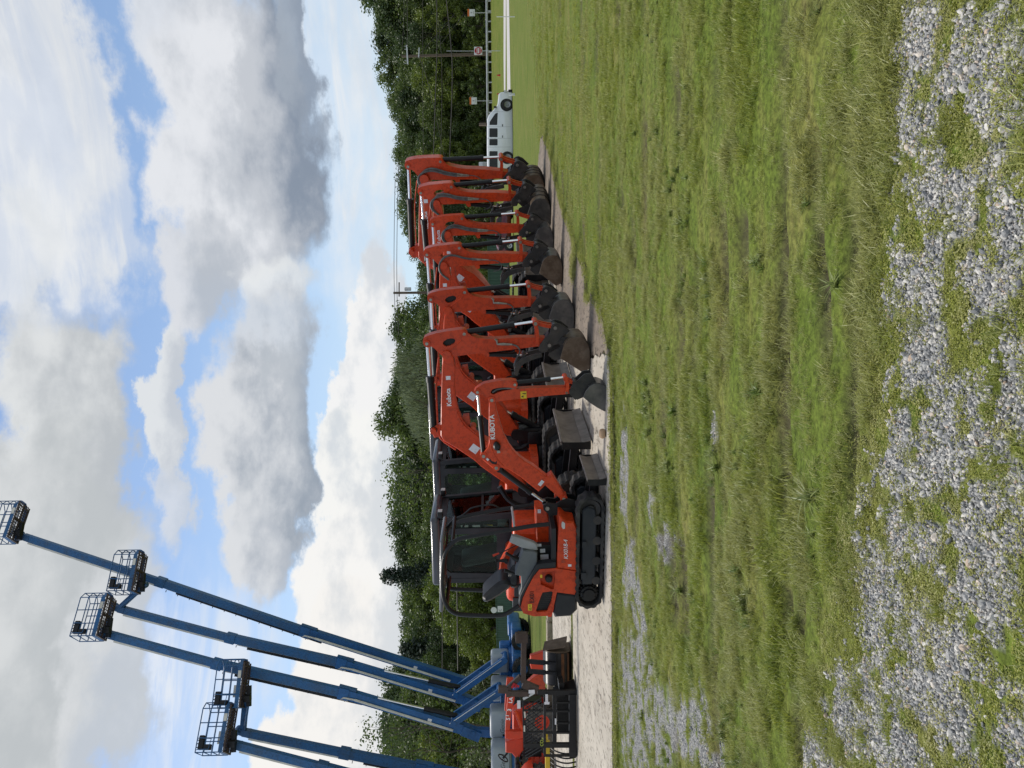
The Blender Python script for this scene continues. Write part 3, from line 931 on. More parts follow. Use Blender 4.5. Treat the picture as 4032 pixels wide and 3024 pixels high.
def tint(x, y):
    a = fbm(x * 0.5, y * 1.4, 0.8, 4, 12.0)
    c = fbm(x, y, 0.35, 3, 52.0) + 1.2 * fbm(x * 0.3, y * 2.2, 1.0, 3, 63.0)
    return max(0.0, min(0.42, 0.16 + 0.75 * a + 0.35 * c + 0.4 * rnd.random() ** 2 + 0.3 * rut(x, y)))


def put_grass(x, y):
    if in_pad(x, y): return
    g = gravel_at(x, y)
    bare = fbm(x * 0.4, y * 1.7, 1.0, 4, 30.0)
    if rnd.random() < g * 0.955: return
    px, py = to_px((x, y, 0)); e = sm(-60, 140, px - lerp_tab(EDGE, py))
    if rnd.random() < 0.50 * e: return
    if bare > 0.28 and rnd.random() < 0.75: return
    if rnd.random() < rut(x, y) * 0.9: return
    tall = fbm(x * 0.6, y * 1.2, 0.8, 3, 44.0)
    fine = fbm(x * 0.8, y * 1.5, 4.2, 4, 5.5)
    if fine < -0.16 and rnd.random() < 0.62: return
    s = (0.42 + 0.16 * max(-0.5, min(1, tall * 1.6)) + 0.62 * max(-.4, fine) + 0.30 * rnd.random() ** 2)
    if s < .2: return
    if g > 0.3: s *= 0.7
    gp.append(((x, y, height(x, y)), rz(), s, tint(x, y), rnd.randrange(4)))


def put_far(x, y):
    if in_pad(x, y): return
    if y > 22 and -13 < x < -3: 
        if y < 22.5: return
    bare = fbm(x * 0.25, y * 0.8, 0.8, 4, 30.0)
    if bare > 0.33 and rnd.random() < 0.7: return
    if rnd.random() < rut(x, y) * 0.95: return
    fine = fbm(x * 0.6, y * 1.4, 2.2, 4, 5.5)
    if fine < -0.14 and rnd.random() < 0.6: return
    s = 0.5 + 0.3 * max(-0.5, fbm(x * 0.4, y, 0.5, 3, 44.0)) + 0.55 * max(-.4, fine) + 0.3 * rnd.random()
    fp.append(((x, y, height(x, y)), rz(), s, tint(x * 0.5, y * 0.5), rnd.randrange(2)))


def put_moss(x, y):
    if in_pad(x, y): return
    px, py = to_px((x, y, 0))
    g = gravel_at(x, y)
    e = sm(-160, 20, px - lerp_tab(EDGE, py))
    if y > 8.0 and x < 0: e = max(e, 0.6)
    n = fbm(x, y, 3.0, 4, 60.0)
    if rnd.random() > e * (0.92 - 0.72 * g): return
    mpnt.append(((x, y, height(x, y)), rz(0.2), 0.28 + 0.5 * rnd.random(), max(0, min(0.7, 0.12 + 0.6 * n + 0.5 * rnd.random() ** 3)), rnd.randrange(3)))


def put_weed(x, y):
    if in_pad(x, y): return
    if fbm(x * 0.7, y, 1.3, 3, 71.0) < 0.16: return
    if gravel_at(x, y) > 0.5 and rnd.random() < 0.85: return
    if y < 4.6 and rnd.random() < 0.85: return
    wp.append(((x, y, height(x, y)), rz(), 0.35 + 0.55 * rnd.random() ** 2, 0.35 * rnd.random(), rnd.randrange(2)))


def put_stone(x, y):
    if in_pad(x, y): return
    g = gravel_at(x, y)
    if rnd.random() > 0.25 * sm(0.05, 0.15, g) + 0.75 * sm(0.2, 0.65, g): return
    s = (0.0040 + 0.0060 * rnd.random() ** 1.8) * (1.8 if rnd.random() < 0.04 else 1)
    if y > 6: s *= 0.9
    stones.append(((x, y, height(x, y) + s * 0.3), (rnd.uniform(0, 6), rnd.uniform(0, 6), rnd.uniform(0, 6)), s, rnd.random(), rnd.randrange(5)))


scatter(2.0, 11.5, lambda y: 640 if y < 6 else 400, put_grass)
scatter(10.0, 58, lambda y: 60 * (20 / max(20, y)) ** 1.1, put_far)
scatter(2.0, 10.6, lambda y: 1500 if y < 4.5 else 160, put_moss)
scatter(2.4, 8.5, lambda y: 34, put_weed)
scatter(1.9, 10.6, lambda y: 12500 if y < 3.2 else 9000 if y < 4.3 else 2200 if y < 6 else 600, put_stone)
# grass and low weeds creeping over the broken edge of the slab
EL = [g2(a_, b_) for a_, b_ in ((2140, 545), (2160, 596), (2170, 650), (2190, 745), (2214, 835), (2240, 900), (2262, 1000), (2293, 1050), (2300, 1170), (2345, 1195), (2372, 1285), (2393, 1395), (2400, 1560), (2402, 1750), (2404, 2000))]
for (xa, ya), (xb, yb) in zip(EL, EL[1:]):
    ln_ = math.hypot(xb - xa, yb - ya)
    for _ in range(int(ln_ * 70)):
        t = rnd.random(); x = xa + (xb - xa) * t; y = ya + (yb - ya) * t
        o_ = abs(rnd.gauss(0, 0.16)) * (0.5 + 2.2 * max(0, fbm(x, y, 1.6, 3, 4.4) + .15)) - 0.06
        nx, ny = -(yb - ya) / ln_, (xb - xa) / ln_
        p_ = (x + nx * o_, y + ny * o_, 0.012)
        if rnd.random() < 0.55: fp.append((p_, rz(), 0.3 + 0.4 * rnd.random(), 0.3 * rnd.random(), rnd.randrange(2)))
        else: mpnt.append((p_, rz(0.2), 0.6 + 0.9 * rnd.random(), 0.3 * rnd.random(), rnd.randrange(3)))
# weeds rooted in the joints of the concrete
for _ in range(420):
    x = rnd.uniform(-9, -4.4); fp.append(((x, 16.05 + rnd.uniform(-0.16, 0.16), 0), rz(), 0.35 + 0.6 * rnd.random() * (0.4 + max(0, fbm(x, 0, 1.2))), 0.1, 0))
for _ in range(700):
    x = rnd.uniform(-10, 0.2); mpnt.append(((x, 10.42 + rnd.uniform(-0.15, 0.12), 0.01), rz(0.2), 0.5 + rnd.random(), 0.2 * rnd.random(), rnd.randrange(3)))
for _ in range(260):
    q = gnd(rnd.gauss(2257, 5), rnd.gauss(1050, 26), 0.03); mpnt.append(((q.x, q.y, 0.03), rz(0.2), 0.8 + rnd.random(), 0.35, rnd.randrange(3)))

sm_, nt, out = nodes('gravel_stone')
b = N(nt, 'ShaderNodeBsdfPrincipled', i_Roughness=0.75)
ta = N(nt, 'ShaderNodeAttribute', attribute_name='tint', attribute_type='INSTANCER')
rp = ramp(nt, [(0.0, (0.15, 0.155, 0.16)), (0.25, (0.27, 0.27, 0.265)), (0.6, (0.42, 0.41, 0.385)), (0.92, (0.62, 0.59, 0.53)), (1.0, (0.50, 0.37, 0.26))])
L(nt, ta.outputs['Fac'], rp.inputs['Fac'])
tcn = N(nt, 'ShaderNodeTexCoord'); nz = N(nt, 'ShaderNodeTexNoise', i_Scale=1.6, i_Detail=4.0); L(nt, tcn.outputs['Object'], nz.inputs['Vector'])
r2 = ramp(nt, [(0.3, 0.75), (0.7, 1.1)]); L(nt, nz.outputs['Fac'], r2.inputs['Fac'])
mu = N(nt, 'ShaderNodeMix', data_type='RGBA', blend_type='MULTIPLY'); mu.inputs['Factor'].default_value = 1
L(nt, rp.outputs['Color'], mu.inputs['A']); L(nt, r2.outputs['Color'], mu.inputs['B']); L(nt, mu.outputs['Result'], b.inputs['Base Color']); L(nt, b.outputs[0], out.inputs[0])
S_PROTO = []
for k in range(5):
    bm = bmesh.new(); bmesh.ops.create_icosphere(bm, subdivisions=2, radius=1)
    q = random.Random(k + 50); sc = Vector((1.25, q.uniform(0.75, 1.0), q.uniform(0.55, 0.8)))
    for v in bm.verts:
        nn = v.co.copy(); v.co = v.co * (1 + 0.35 * noise.noise(nn * 1.3 + Vector((k * 7, 0, 0)))); v.co = Vector((v.co.x * sc.x, v.co.y * sc.y, v.co.z * sc.z))
    for _ in range(5):
        d = Vector((q.uniform(-1, 1), q.uniform(-1, 1), q.uniform(-1, 1))).normalized(); lim = q.uniform(0.55, 0.75)
        for v in bm.verts:
            e = v.co.dot(d) - lim
            if e > 0: v.co -= d * e
    me = bpy.data.meshes.new('gravel_stone'); bm.to_mesh(me); bm.free(); me.materials.append(sm_)
    o = bpy.data.objects.new('gravel_stone', me); COL.objects.link(o); S_PROTO.append(o)
instancer('grass', gp, G_PROTO, 'short rough green grass in the near half of the yard', 'grass')
instancer('far_grass', fp, F_PROTO, 'green grass further off around the concrete pad', 'grass')
instancer('low_weeds', mpnt, M_PROTO, 'low yellow-green weeds creeping over the gravel', 'weeds')
instancer('tall_weeds', wp, W_PROTO, 'dark green broad-bladed weed tufts standing above the grass', 'weeds')
instancer('gravel', stones, S_PROTO, 'loose pale grey crushed stone at the front of the yard', 'gravel')
print('scatter', len(gp), len(fp), len(mpnt), len(wp), len(stones))

# ------------------------------------------------------------------ excavators
def track_loop(s0, s1, z0, h, n=10):
    """centre line of a rubber track, rear at s0, front at s1"""
    r = h / 2; zc = z0 + r; pts = []
    L0, L1 = s0 + r, s1 - r
    step = 0.028
    k = max(2, int((L1 - L0) / step))
    for i in range(k): pts.append((L0 + (L1 - L0) * i / k, zc + r))
    a = max(6, int(math.pi * r / step))
    for i in range(a): t = math.pi / 2 - math.pi * i / a; pts.append((L1 + r * math.cos(t), zc + r * math.sin(t)))
    for i in range(k): pts.append((L1 - (L1 - L0) * i / k, zc - r))
    for i in range(a): t = -math.pi / 2 - math.pi * i / a; pts.append((L0 + r * math.cos(t), zc + r * math.sin(t)))
    return pts


def make_track(parent, s0, s1, h, t0, t1, near=True, z0=PADZ):
    loop = track_loop(s0, s1, z0 + 0.025, h - 0.05)
    n = len(loop); outer, inner = [], []
    for i, p in enumerate(loop):
        a, c = loop[i - 1], loop[(i + 1) % n]
        d = Vector((c[0] - a[0], c[1] - a[1])).normalized(); nr = Vector((d.y * -1, d.x))
        o = 0.015 if (i % 4) in (0, 1) else 0.0
        outer.append((p[0] + nr.x * o, p[1] + nr.y * o)); inner.append((p[0] - nr.x * 0.035, p[1] - nr.y * 0.035))
    mb = MB().prism(outer, t0, t1, holes=[inner])
    tr = mb.build('track', RUBBER, parent, smooth=0)
    r = h / 2; zc = z0 + r; out = t0 if near else t1; sg = -1 if near else 1
    th = t1 - t0
    # frame plate, rollers
    f = MB()
    pl = [(s0 + r * 1.7, zc + r * 0.50), (s1 - r * 1.0, zc + r * 0.56), (s1 - r * 0.75, zc + r * 0.2), (s1 - r * 0.9, zc - r * 0.30), (s1 - r * 1.6, zc - r * 0.42),
          (s0 + r * 2.2, zc - r * 0.42), (s0 + r * 1.7, zc - r * 0.2)]
    f.prism(pl, t0 + th * 0.12, t1 - th * 0.12, bev=0.015)
    f.box(((s0 + s1) / 2 + 0.15, out - sg * 0.02, zc + r * 0.4), (0.09, 0.06, 0.06)); f.box(((s0 + s1) / 2 - 0.35, out - sg * 0.02, zc + r * 0.4), (0.1, 0.06, 0.07))
    f.build('track_frame', TRACKF, tr)
    for nm, s in (('idler', s1 - r), ('sprocket', s0 + r)):
        w = MB()
        if nm == 'sprocket':
            k = 17; rr = r - 0.06
            w.prism([((rr if q % 2 else rr - 0.035) * math.cos(math.pi * q / k) + s, (rr if q % 2 else rr - 0.035) * math.sin(math.pi * q / k) + zc) for q in range(2 * k)], t0 + th * 0.3, t1 - th * 0.3)
            w.lathe([(0, out + sg * 0.004), (rr * 0.55, out + sg * 0.004), (rr * 0.6, out - sg * 0.03), (rr * 0.78, out - sg * 0.035), (rr * 0.8, out - sg * 0.09)], (s, zc))
            for q in range(9): w.cyl((s + rr * 0.68 * math.cos(q * .698), out - sg * 0.03, zc + rr * 0.68 * math.sin(q * .698)), (s + rr * 0.68 * math.cos(q * .698), out - sg * 0.045 + sg * 0.03, zc + rr * 0.68 * math.sin(q * .698)), 0.012, n=6)
        else:
            w.lathe([(0, out - sg * 0.05), (r * 0.3, out - sg * 0.05), (r * 0.34, out - sg * 0.08), (r - 0.07, out - sg * 0.07), (r - 0.065, out - sg * 0.12)], (s, zc))
        w.build(nm, BLACK if nm == 'sprocket' else STEEL, tr)
    for q in range(4):
        s = s0 + r * 2.0 + (s1 - s0 - r * 3.7) * q / 3
        MB().disc(s, z0 + 0.115, 0.065, t0 + th * 0.1, t1 - th * 0.1, 14).build('roller', STEEL, tr)
    return tr


def pin(mb, p, r, t0, t1):
    mb.cyl((p[0], t0, p[1]), (p[0], t1, p[1]), r, n=14)


def ram(parent, name, p0, p1, frac, r, t, rod=None, r_rod=None):
    """hydraulic cylinder from p0 (barrel eye) to p1 (rod eye); the rod is a sub-part"""
    a, c = Vector((p0[0], t, p0[1])), Vector((p1[0], t, p1[1]))
    e = a + (c - a) * frac; d = (c - a).normalized()
    mb = MB().cyl(a, e, r, n=16)
    mb.cyl(e - d * r * 1.2, e + d * r * 0.3, r * 1.18, n=16)
    mb.cyl(a + Vector((0, -r * 1.1, 0)), a + Vector((0, r * 1.1, 0)), r * 1.0, n=14)
    o = mb.build(name, BLACK, parent)
    rr = r_rod or r * 0.52
    mb = MB().cyl(e, c, rr, n=12); mb.cyl(c + Vector((0, -r, 0)), c + Vector((0, r, 0)), rr * 1.5, n=12)
    mb.build('rod', CHROME if rod is None else rod, o)
    return o


def bar2(p, q, w):
    d = Vector((q[0] - p[0], q[1] - p[1])).normalized(); n = Vector((-d.y, d.x)) * w / 2
    pts = []
    for c, a0 in ((p, 90), (q, -90)):
        for k in range(7):
            t = R(a0 + 180 * k / 6)
            v = d * math.cos(t) * w / 2 + Vector((-d.y, d.x)) * math.sin(t) * w / 2
            pts.append((c[0] + v.x, c[1] + v.y))
    return pts


def curved_bar(p, q, w, bow):
    d = Vector((q[0] - p[0], q[1] - p[1])); n = Vector((-d.y, d.x)).normalized(); a, c = [], []
    for k in range(9):
        t = k / 8; o = bow * 4 * t * (1 - t)
        x, z = p[0] + d.x * t + n.x * o, p[1] + d.y * t + n.y * o
        a.append((x + n.x * w / 2, z + n.y * w / 2)); c.append((x - n.x * w / 2, z - n.y * w / 2))
    e = d.normalized() * w / 2
    return [(a[0][0] - e.x * .7, a[0][1] - e.y * .7)] + a + [(a[-1][0] + e.x * .7, a[-1][1] + e.y * .7), (c[-1][0] + e.x * .7, c[-1][1] + e.y * .7)] + c[::-1] + [(c[0][0] - e.x * .7, c[0][1] - e.y * .7)]


def make_bucket(parent, side, shell, ears, w, mats, tips=None, plate_t=0.022):
    """side: outline of a cheek; shell: open line of the curved back inside the cheek outline; ears: hanger outline"""
    sh = MB(); k = len(shell)
    inn = [tuple(p) for p in inset_open(shell, 0.02)]
    vs = []
    W = w / 2 + 0.004
    for p in shell: vs += [(p[0], -W + plate_t, p[1]), (p[0], W - plate_t, p[1])]
    for p in inn: vs += [(p[0], -W + plate_t, p[1]), (p[0], W - plate_t, p[1])]
    fs = []
    for i in range(k - 1):
        fs += [(2 * i, 2 * i + 1, 2 * i + 3, 2 * i + 2), (2 * k + 2 * i, 2 * k + 2 * i + 2, 2 * k + 2 * i + 3, 2 * k + 2 * i + 1)]
    fs += [(0, 2 * k, 2 * k + 1, 1), (2 * k - 2, 2 * k - 1, 4 * k - 1, 4 * k - 2)]
    o = sh._add(vs, fs).build('bucket', mats[1], parent)
    for s in (-1, 1):
        MB().prism(side, s * w / 2, s * (w / 2 - plate_t), bev=0.006).build('cheek_plate', mats[0], o)
        MB().prism(ears, s * w * 0.28, s * (w * 0.28 - 0.03)).build('hanger', mats[2], o)
    if w > 0.8:     # wear ribs round the back of the wide ones
        for t in (-0.25, 0.0, 0.25):
            rb = MB(); n_ = len(shell)
            rb.tube([(p[0] - 0.0, t * w, p[1]) for p in shell], 0.018, 6); rb.build('wear_rib', mats[2], o)
    a, c = Vector(shell[-2]), Vector(shell[-1]); d = (c - a).normalized()
    nt_ = max(3, int(w / 0.16))
    for i in range(nt_):
        t = -w / 2 + 0.05 + (w - 0.1) * i / (nt_ - 1)
        MB().beam((c.x - d.x * 0.06, t, c.y - d.y * 0.06), (c.x + d.x * 0.09, t, c.y + d.y * 0.09), 0.055, 0.05, 0.045, 0.012).build('tooth', mats[2], o)
    return o


def inset_open(pts, d):
    out = []
    for i, p in enumerate(pts):
        a, c = pts[max(i - 1, 0)], pts[min(i + 1, len(pts) - 1)]
        v = Vector((c[0] - a[0], c[1] - a[1])).normalized()
        out.append((p[0] - v.y * d * SHSIGN[0], p[1] + v.x * d * SHSIGN[0]))
    return out


SHSIGN = [-1]


def hose(parent, pts, r, name='hose', m=None, it=2):
    p = smooth_poly([tuple(q) for q in pts], it, closed=False)
    return MB().tube(p, r, 7).build(name, m or HOSE, parent)


def decal(parent, name, c, w, h, t, ang, m):
    mb = MB(); quad_label(mb, c, w, h, t, ang); return mb.build(name, m, parent, smooth=0)


GROUP = 'orange excavators parked in a row on the pad'

# ======================= template of the large machines, measured on the second one
F2 = Frame(0.53, 12.63, -17)
B2, E2, P2 = (F2.px(*p) for p in ((1761, 1391), (2160, 1350), (1708, 1688)))
A2, C2, D2 = (F2.px(*p) for p in ((1683, 1346), (1829, 1308), (2112, 1347)))
L2 = F2.px(*R3([(1400, 875)])[0]); K2 = F2.px(*R3([(1612, 920)])[0])
FOOT2 = F2.px(2062, 1915)
T_ARM = F2.pl(R3([(195, 1035), (186, 1060), (186, 1090), (200, 1122), (235, 1142), (275, 1130), (310, 1150), (345, 1185), (385, 1222), (415, 1250), (450, 1256), (480, 1238), (560, 1232), (700, 1215), (830, 1203),
    (855, 1235), (875, 1248), (898, 1240), (905, 1222), (893, 1193), (1000, 1180), (1300, 1145), (1410, 1130), (1500, 1125), (1570, 1122), (1585, 1100), (1560, 1075), (1500, 1035), (1400, 1033), (1200, 1033),
    (960, 1050), (860, 1047), (760, 1035), (705, 1012), (672, 985), (660, 960), (640, 945), (600, 945), (480, 960), (330, 985), (240, 1012)]))
T_HOLE = F2.pl(R3([(400, 1100), (410, 1075), (445, 1050), (490, 1040), (525, 1045), (538, 1065), (525, 1095), (480, 1122), (440, 1130), (415, 1120)]))
T_BOOM = F2.pl(R1([(275, 105), (255, 240), (245, 560), (240, 980), (268, 1035), (420, 1125), (600, 1245)]) + [(1895, 1826), (1960, 1872), (2040, 1928), (2062, 1934), (2078, 1920), (2072, 1896), (2000, 1800), (1940, 1738)] +
    R1([(660, 1000), (560, 920), (490, 860), (430, 740), (400, 600), (385, 470), (392, 330), (395, 240), (372, 125), (340, 90), (305, 80)]))
T_BOOM_LUG = F2.pl(R1([(240, 870), (200, 885), (140, 905), (130, 945), (150, 980), (170, 1020), (240, 1010)]))
T_SIDE = F2.pl(Z4([(1160, 1170), (1200, 1030), (1240, 900), (1300, 800), (1400, 725), (1530, 692), (1680, 702), (1760, 770), (1830, 865), (1865, 990), (1872, 1200), (1865, 1385), (1690, 1470), (1480, 1350), (1300, 1240)]), -0.3)
T_SHELL = F2.pl(Z4([(1240, 905), (1300, 800), (1400, 722), (1530, 690), (1680, 700), (1762, 768), (1834, 862), (1868, 990), (1875, 1200), (1868, 1390)]), -0.3)
T_EARS = F2.pl(Z4([(1350, 700), (1190, 690), (1085, 820), (1150, 900), (1060, 960), (900, 1040), (880, 1100), (1020, 1210), (1165, 1170), (1245, 900), (1310, 800)]), -0.15)
T_HITCH = F2.pl(Z4([(1060, 390), (1000, 410), (945, 450), (905, 640), (800, 720), (690, 880), (672, 990), (730, 1045), (850, 1025), (890, 900), (1080, 860), (1190, 690), (1350, 560), (1180, 430)]), -0.13)
T_THUMB = F2.pl(Z4([(720, 990), (480, 1050), (300, 1110), (180, 1210), (132, 1350), (142, 1480), (205, 1490), (240, 1360), (330, 1240), (480, 1165), (740, 1080)]), 0.0)
AE2 = (Vector(A2) - Vector(E2)).length


def sim(a, b, c, d):
    """similarity in the plane taking a->c, b->d"""
    z1 = complex(b[0] - a[0], b[1] - a[1]); z2 = complex(d[0] - c[0], d[1] - c[1]); k = z2 / z1
    def f(p):
        q = complex(p[0] - a[0], p[1] - a[1]) * k + complex(c[0], c[1])
        return (q.real, q.imag)
    f.scale = abs(k)
    return f


def big_excavator(fr, anchors, label, w=0.62, brand_side=True, bucket=None, hole=True, lever=None, thumb=True, hoses=0, plate=True, boom_pin=None, body_shift=0.0, wide=None):
    """fr: plane of the boom; anchors: photo points of boom-to-arm pin and bucket pin"""
    Bp, Ep = fr.px(*anchors[0]), fr.px(*anchors[1])
    ga = sim(B2, E2, Bp, Ep); k = ga.scale
    if boom_pin: gb = sim(B2, P2, Bp, fr.px(*boom_pin))
    else:
        v = Vector(P2) - Vector(B2); gb = sim(B2, P2, Bp, (Bp[0] + v.x * k, Bp[1] + v.y * k))
    kb = gb.scale
    foot = gb(FOOT2)
    sc = foot[0] - 0.56 * k - body_shift         # slew centre
    root = empty('excavator', fr.o + fr.S * sc, R(fr.deg), label, 'excavator', GROUP)
    J = lambda f: (lambda pts: [(f(p)[0] - sc, f(p)[1]) for p in pts])
    A_, B_ = J(ga), J(gb)
    a1 = lambda p: A_([p])[0]
    b1 = lambda p: B_([p])[0]
    wa = 0.10 * k
    # --- boom
    boom = MB().prism(B_(T_BOOM), -0.13 * kb, 0.13 * kb, bev=0.012)
    boom.prism(B_(T_BOOM_LUG), -0.06 * kb, 0.06 * kb, bev=0.008)
    lug = [b1(F2.px(*p)) for p in R1([(560, 300), (470, 230), (500, 350), (545, 400), (600, 405), (610, 360)])]
    for p, r in ((B2, 0.075), (P2, 0.05), (FOOT2, 0.09)):
        q = b1(p); pin(boom, q, r * kb, -0.15 * kb, 0.15 * kb)
    tz = -0.13 * kb
    bo = boom.build('boom', ORANGE, root)
    # raised edge bead, lettering, notice plate
    bead = B_(F2.pl(R1([(392, 240), (385, 470), (402, 600), (432, 735), (495, 850), (570, 915), (700, 1010)])))
    hose(bo, [(p[0], tz + 0.004, p[1]) for p in bead], 0.012, 'edge_bead', ORANGE, 1)
    hose(bo, [(p[0], -0.05 * kb, p[1] + 0.03) for p in B_(F2.pl(R1([(235, 150), (205, 420), (215, 700), (228, 960), (255, 1040), (420, 1150)])))], 0.016, 'boom_pipe', ORANGE_D, 1)
    tx = b1(F2.px(*R1([(357, 662)])[0]))
    if brand_side:
        text(bo, 'Kubota', tx[0], tx[1], tz - 0.003, 0.105 * kb, LETTER, 3, 0, bold=0.0022, spacing=1.0)
        c = b1(F2.px(*R1([(322, 357)])[0])); decal(bo, 'sticker', c, 0.065 * kb, 0.075 * kb, tz, 2, WHITE)
    if plate:
        c = b1(F2.px(*R1([(605, 1122)])[0])); decal(bo, 'notice_sheet', c, 0.145 * kb, 0.135 * kb, tz - 0.001, 52, WHITE)
    c = b1(F2.px(*R1([(905, 1255)])[0]))
    # work lamp bracket under the boom
    lb = MB()
    q = b1(F2.px(*R1([(520, 830)])[0])); lb.box((q[0], 0, q[1]), (0.16 * kb, 0.14, 0.10 * kb), Matrix.Rotation(R(-8), 3, 'Y'))
    q2 = b1(F2.px(*R1([(585, 925)])[0])); lb.cyl((q2[0], -0.12, q2[1]), (q2[0], 0.12, q2[1]), 0.06 * kb)
    lb.build('lamp_bracket', ORANGE_D, bo)
    # --- rams of the arm
    ram(root, 'arm_cylinder', (b1(P2)[0], b1(P2)[1]), a1(A2), 0.60, 0.062 * k, 0.0, r_rod=0.034 * k)
    # --- arm
    arm = MB().prism(A_(T_ARM), -wa, wa, holes=[A_(T_HOLE)] if hole else [])
    for p, r in ((A2, 0.055), (B2, 0.06), (C2, 0.052), (D2, 0.045), (E2, 0.05)):
        pin(arm, a1(p), r * k, -wa - 0.03, wa + 0.03)
    q = A_(F2.pl(R3([(470, 1175), (520, 1130), (600, 1060)])))
    ar = arm.build('arm', ORANGE, root)
    hose(ar, [(p[0], -wa, p[1]) for p in q], 0.011, 'edge_bead', ORANGE, 0)
    for p in (A2, B2, C2, D2):
        pm = MB(); pin(pm, a1(p), 0.026 * k, -wa - 0.045, wa + 0.045); pm.build('pin', ZINC, ar)
    if hole and hoses == 0: MB().prism(inset(A_(T_HOLE), -0.004), -wa * 0.45, wa * 0.9).build('dark_hole_fill', INK, ar)  # black plug in the hole, its colour stands in for the shade inside
    if hoses == 0:      # valve and single hose low on the arm
        v = MB(); vp = A_(F2.pl(R3([(965, 1045), (985, 1060), (990, 1100), (1050, 1100), (1150, 1104)])))
        v.tube([(p[0], -wa - 0.02, p[1]) for p in vp], [0.016, 0.02, 0.018, 0.024, 0.016], 8); v.build('valve', ZINC, ar)
        hose(ar, [(p[0], -wa - 0.03, p[1]) for p in A_(F2.pl(R3([(1150, 1104), (1200, 1115), (1235, 1160), (1230, 1200), (1190, 1260), (1170, 1330)])))], 0.013)
    else:               # pair of hoses looping from boom to arm
        for i in range(hoses):
            o_ = i * 22
            hp = F2.pl(R3([(520, 1390), (450, 1345), (395 - o_, 1290), (390 - o_, 1200), (440 - o_ / 2, 1115 + o_), (520, 1080 + o_ * 1.3), (600, 1085 + o_ * 1.2), (700, 1110 + o_), (790, 1118 + o_), (860, 1120 + o_)]))
            hose(ar, [(p[0], -wa - 0.05 - 0.012 * i, p[1]) for p in A_(hp)], 0.021 * k, m=HOSE)
            v = MB(); e = A_(F2.pl(R3([(800, 1119 + o_), (870, 1120 + o_), (1010, 1118 + o_ * .6)])))
            v.tube([(p[0], -wa - 0.04, p[1]) for p in e], [0.03, 0.026, 0.012], 8).build('hose_fitting', ZINC, ar)
        hose(ar, [(p[0], -wa - 0.03, p[1]) for p in A_(F2.pl(R3([(1010, 1125), (1080, 1120), (1150, 1140), (1185, 1190), (1160, 1240), (1080, 1262)])))], 0.012)
    # bucket ram, links
    ram(root, 'bucket_cylinder', a1(C2), a1(L2), 0.70, 0.046 * k, 0.0, r_rod=0.025 * k)
    lk = MB(); bw = 0.055 * k
    for s in (-1, 1):
        lk.prism(curved_bar(a1(L2), a1(D2), bw, 0.018 * k), s * (wa + 0.012), s * (wa + 0.05))
        lk.prism(curved_bar(a1(L2), a1(K2), bw, -0.012 * k), s * (wa * 0.4), s * (wa * 0.4 + 0.06))
    pin(lk, a1(L2), 0.045 * k, -wa - 0.06, wa + 0.06)
    lo = lk.build('bucket_link', ORANGE, root)
    MB().cyl((a1(L2)[0], -wa - 0.075, a1(L2)[1]), (a1(L2)[0], wa + 0.075, a1(L2)[1]), 0.03 * k).build('pin', ZINC, lo)
    # quick hitch, thumb
    hh = MB()
    for s in (-1, 1):
        hh.prism(A_(T_HITCH), s * 0.15 * k, s * 0.11 * k, bev=0.006)
    hb = a1(F2.px(*Z4([(900, 700)])[0])); hh.box((hb[0], 0, hb[1]), (0.13 * k, 0.2 * k, 0.13 * k), Matrix.Rotation(R(35), 3, 'Y'))
    for p in (E2, K2): pin(hh, a1(p), 0.055 * k, -0.17 * k, 0.17 * k)
    ho = hh.build('quick_hitch', STEEL, root)
    for p in (E2, K2):
        pm = MB(); pin(pm, a1(p), 0.028 * k, -0.185 * k, 0.185 * k); pm.build('pin', WORN, ho)
    if thumb:
        tb = MB()
        for s in (-1, 1): tb.prism(A_(T_THUMB), s * 0.16 * k, s * 0.11 * k, bev=0.006)
        tp = A_(T_THUMB)
        for i in (2, 3): tb.cyl((tp[i][0] + 0.03, -0.13 * k, tp[i][1] - 0.03), (tp[i][0] + 0.03, 0.13 * k, tp[i][1] - 0.03), 0.03)
        tb.build('thumb', STEEL, root)
        p0 = a1(F2.px(*R3([(880, 1228)])[0])); p1 = a1(F2.px(*Z4([(420, 1100)])[0]))
        ram(root, 'thumb_cylinder', p0, (p0[0] + (p1[0] - p0[0]) * .95, p1[1]), 0.72, 0.042 * k, 0.0, r_rod=0.022)
    # bucket, dropped to the slab
    bw_ = wide or w * k
    sd, shl, er = A_(T_SIDE), A_(T_SHELL), A_(T_EARS)
    low = min(p[1] for p in sd); dz = PADZ + 0.012 - low
    top = a1(E2)[1]
    f = (top - PADZ - 0.012) / (top - low)
    st = lambda P_: [(p[0], top + (p[1] - top) * f) for p in P_]
    bm_ = bucket or (RUST, BUCKETG, STEEL)
    make_bucket(root, st(sd), st(shl), er, bw_, bm_)
    # --- undercarriage
    th = 0.60 * k; L_ = 1.08 * k
    for s in (-1, 1):
        a, c = sorted((s * 0.56 * k, s * 0.92 * k))
        make_track(root, -L_, L_, th, a, c, near=(s < 0))
    MB().rbox((0, 0, 0.36 * k), (1.0 * k, 1.2 * k, 0.3 * k), 0.05).cyl((0, 0, 0.4 * k), (0, 0, 0.66 * k), 0.42 * k, n=24).build('undercarriage', BLACK, root)
    # blade
    W_ = 0.80 * k
    bp = [(1.62, 0.06), (1.70, 0.05), (1.66, 0.20), (1.645, 0.34), (1.68, 0.48), (1.70, 0.52), (1.64, 0.53), (1.60, 0.40), (1.595, 0.24)]
    bl = MB().prism([(x * k, z * k + 0.01) for x, z in bp], -W_, W_)
    bd = bl.build('blade', RUST2, root)
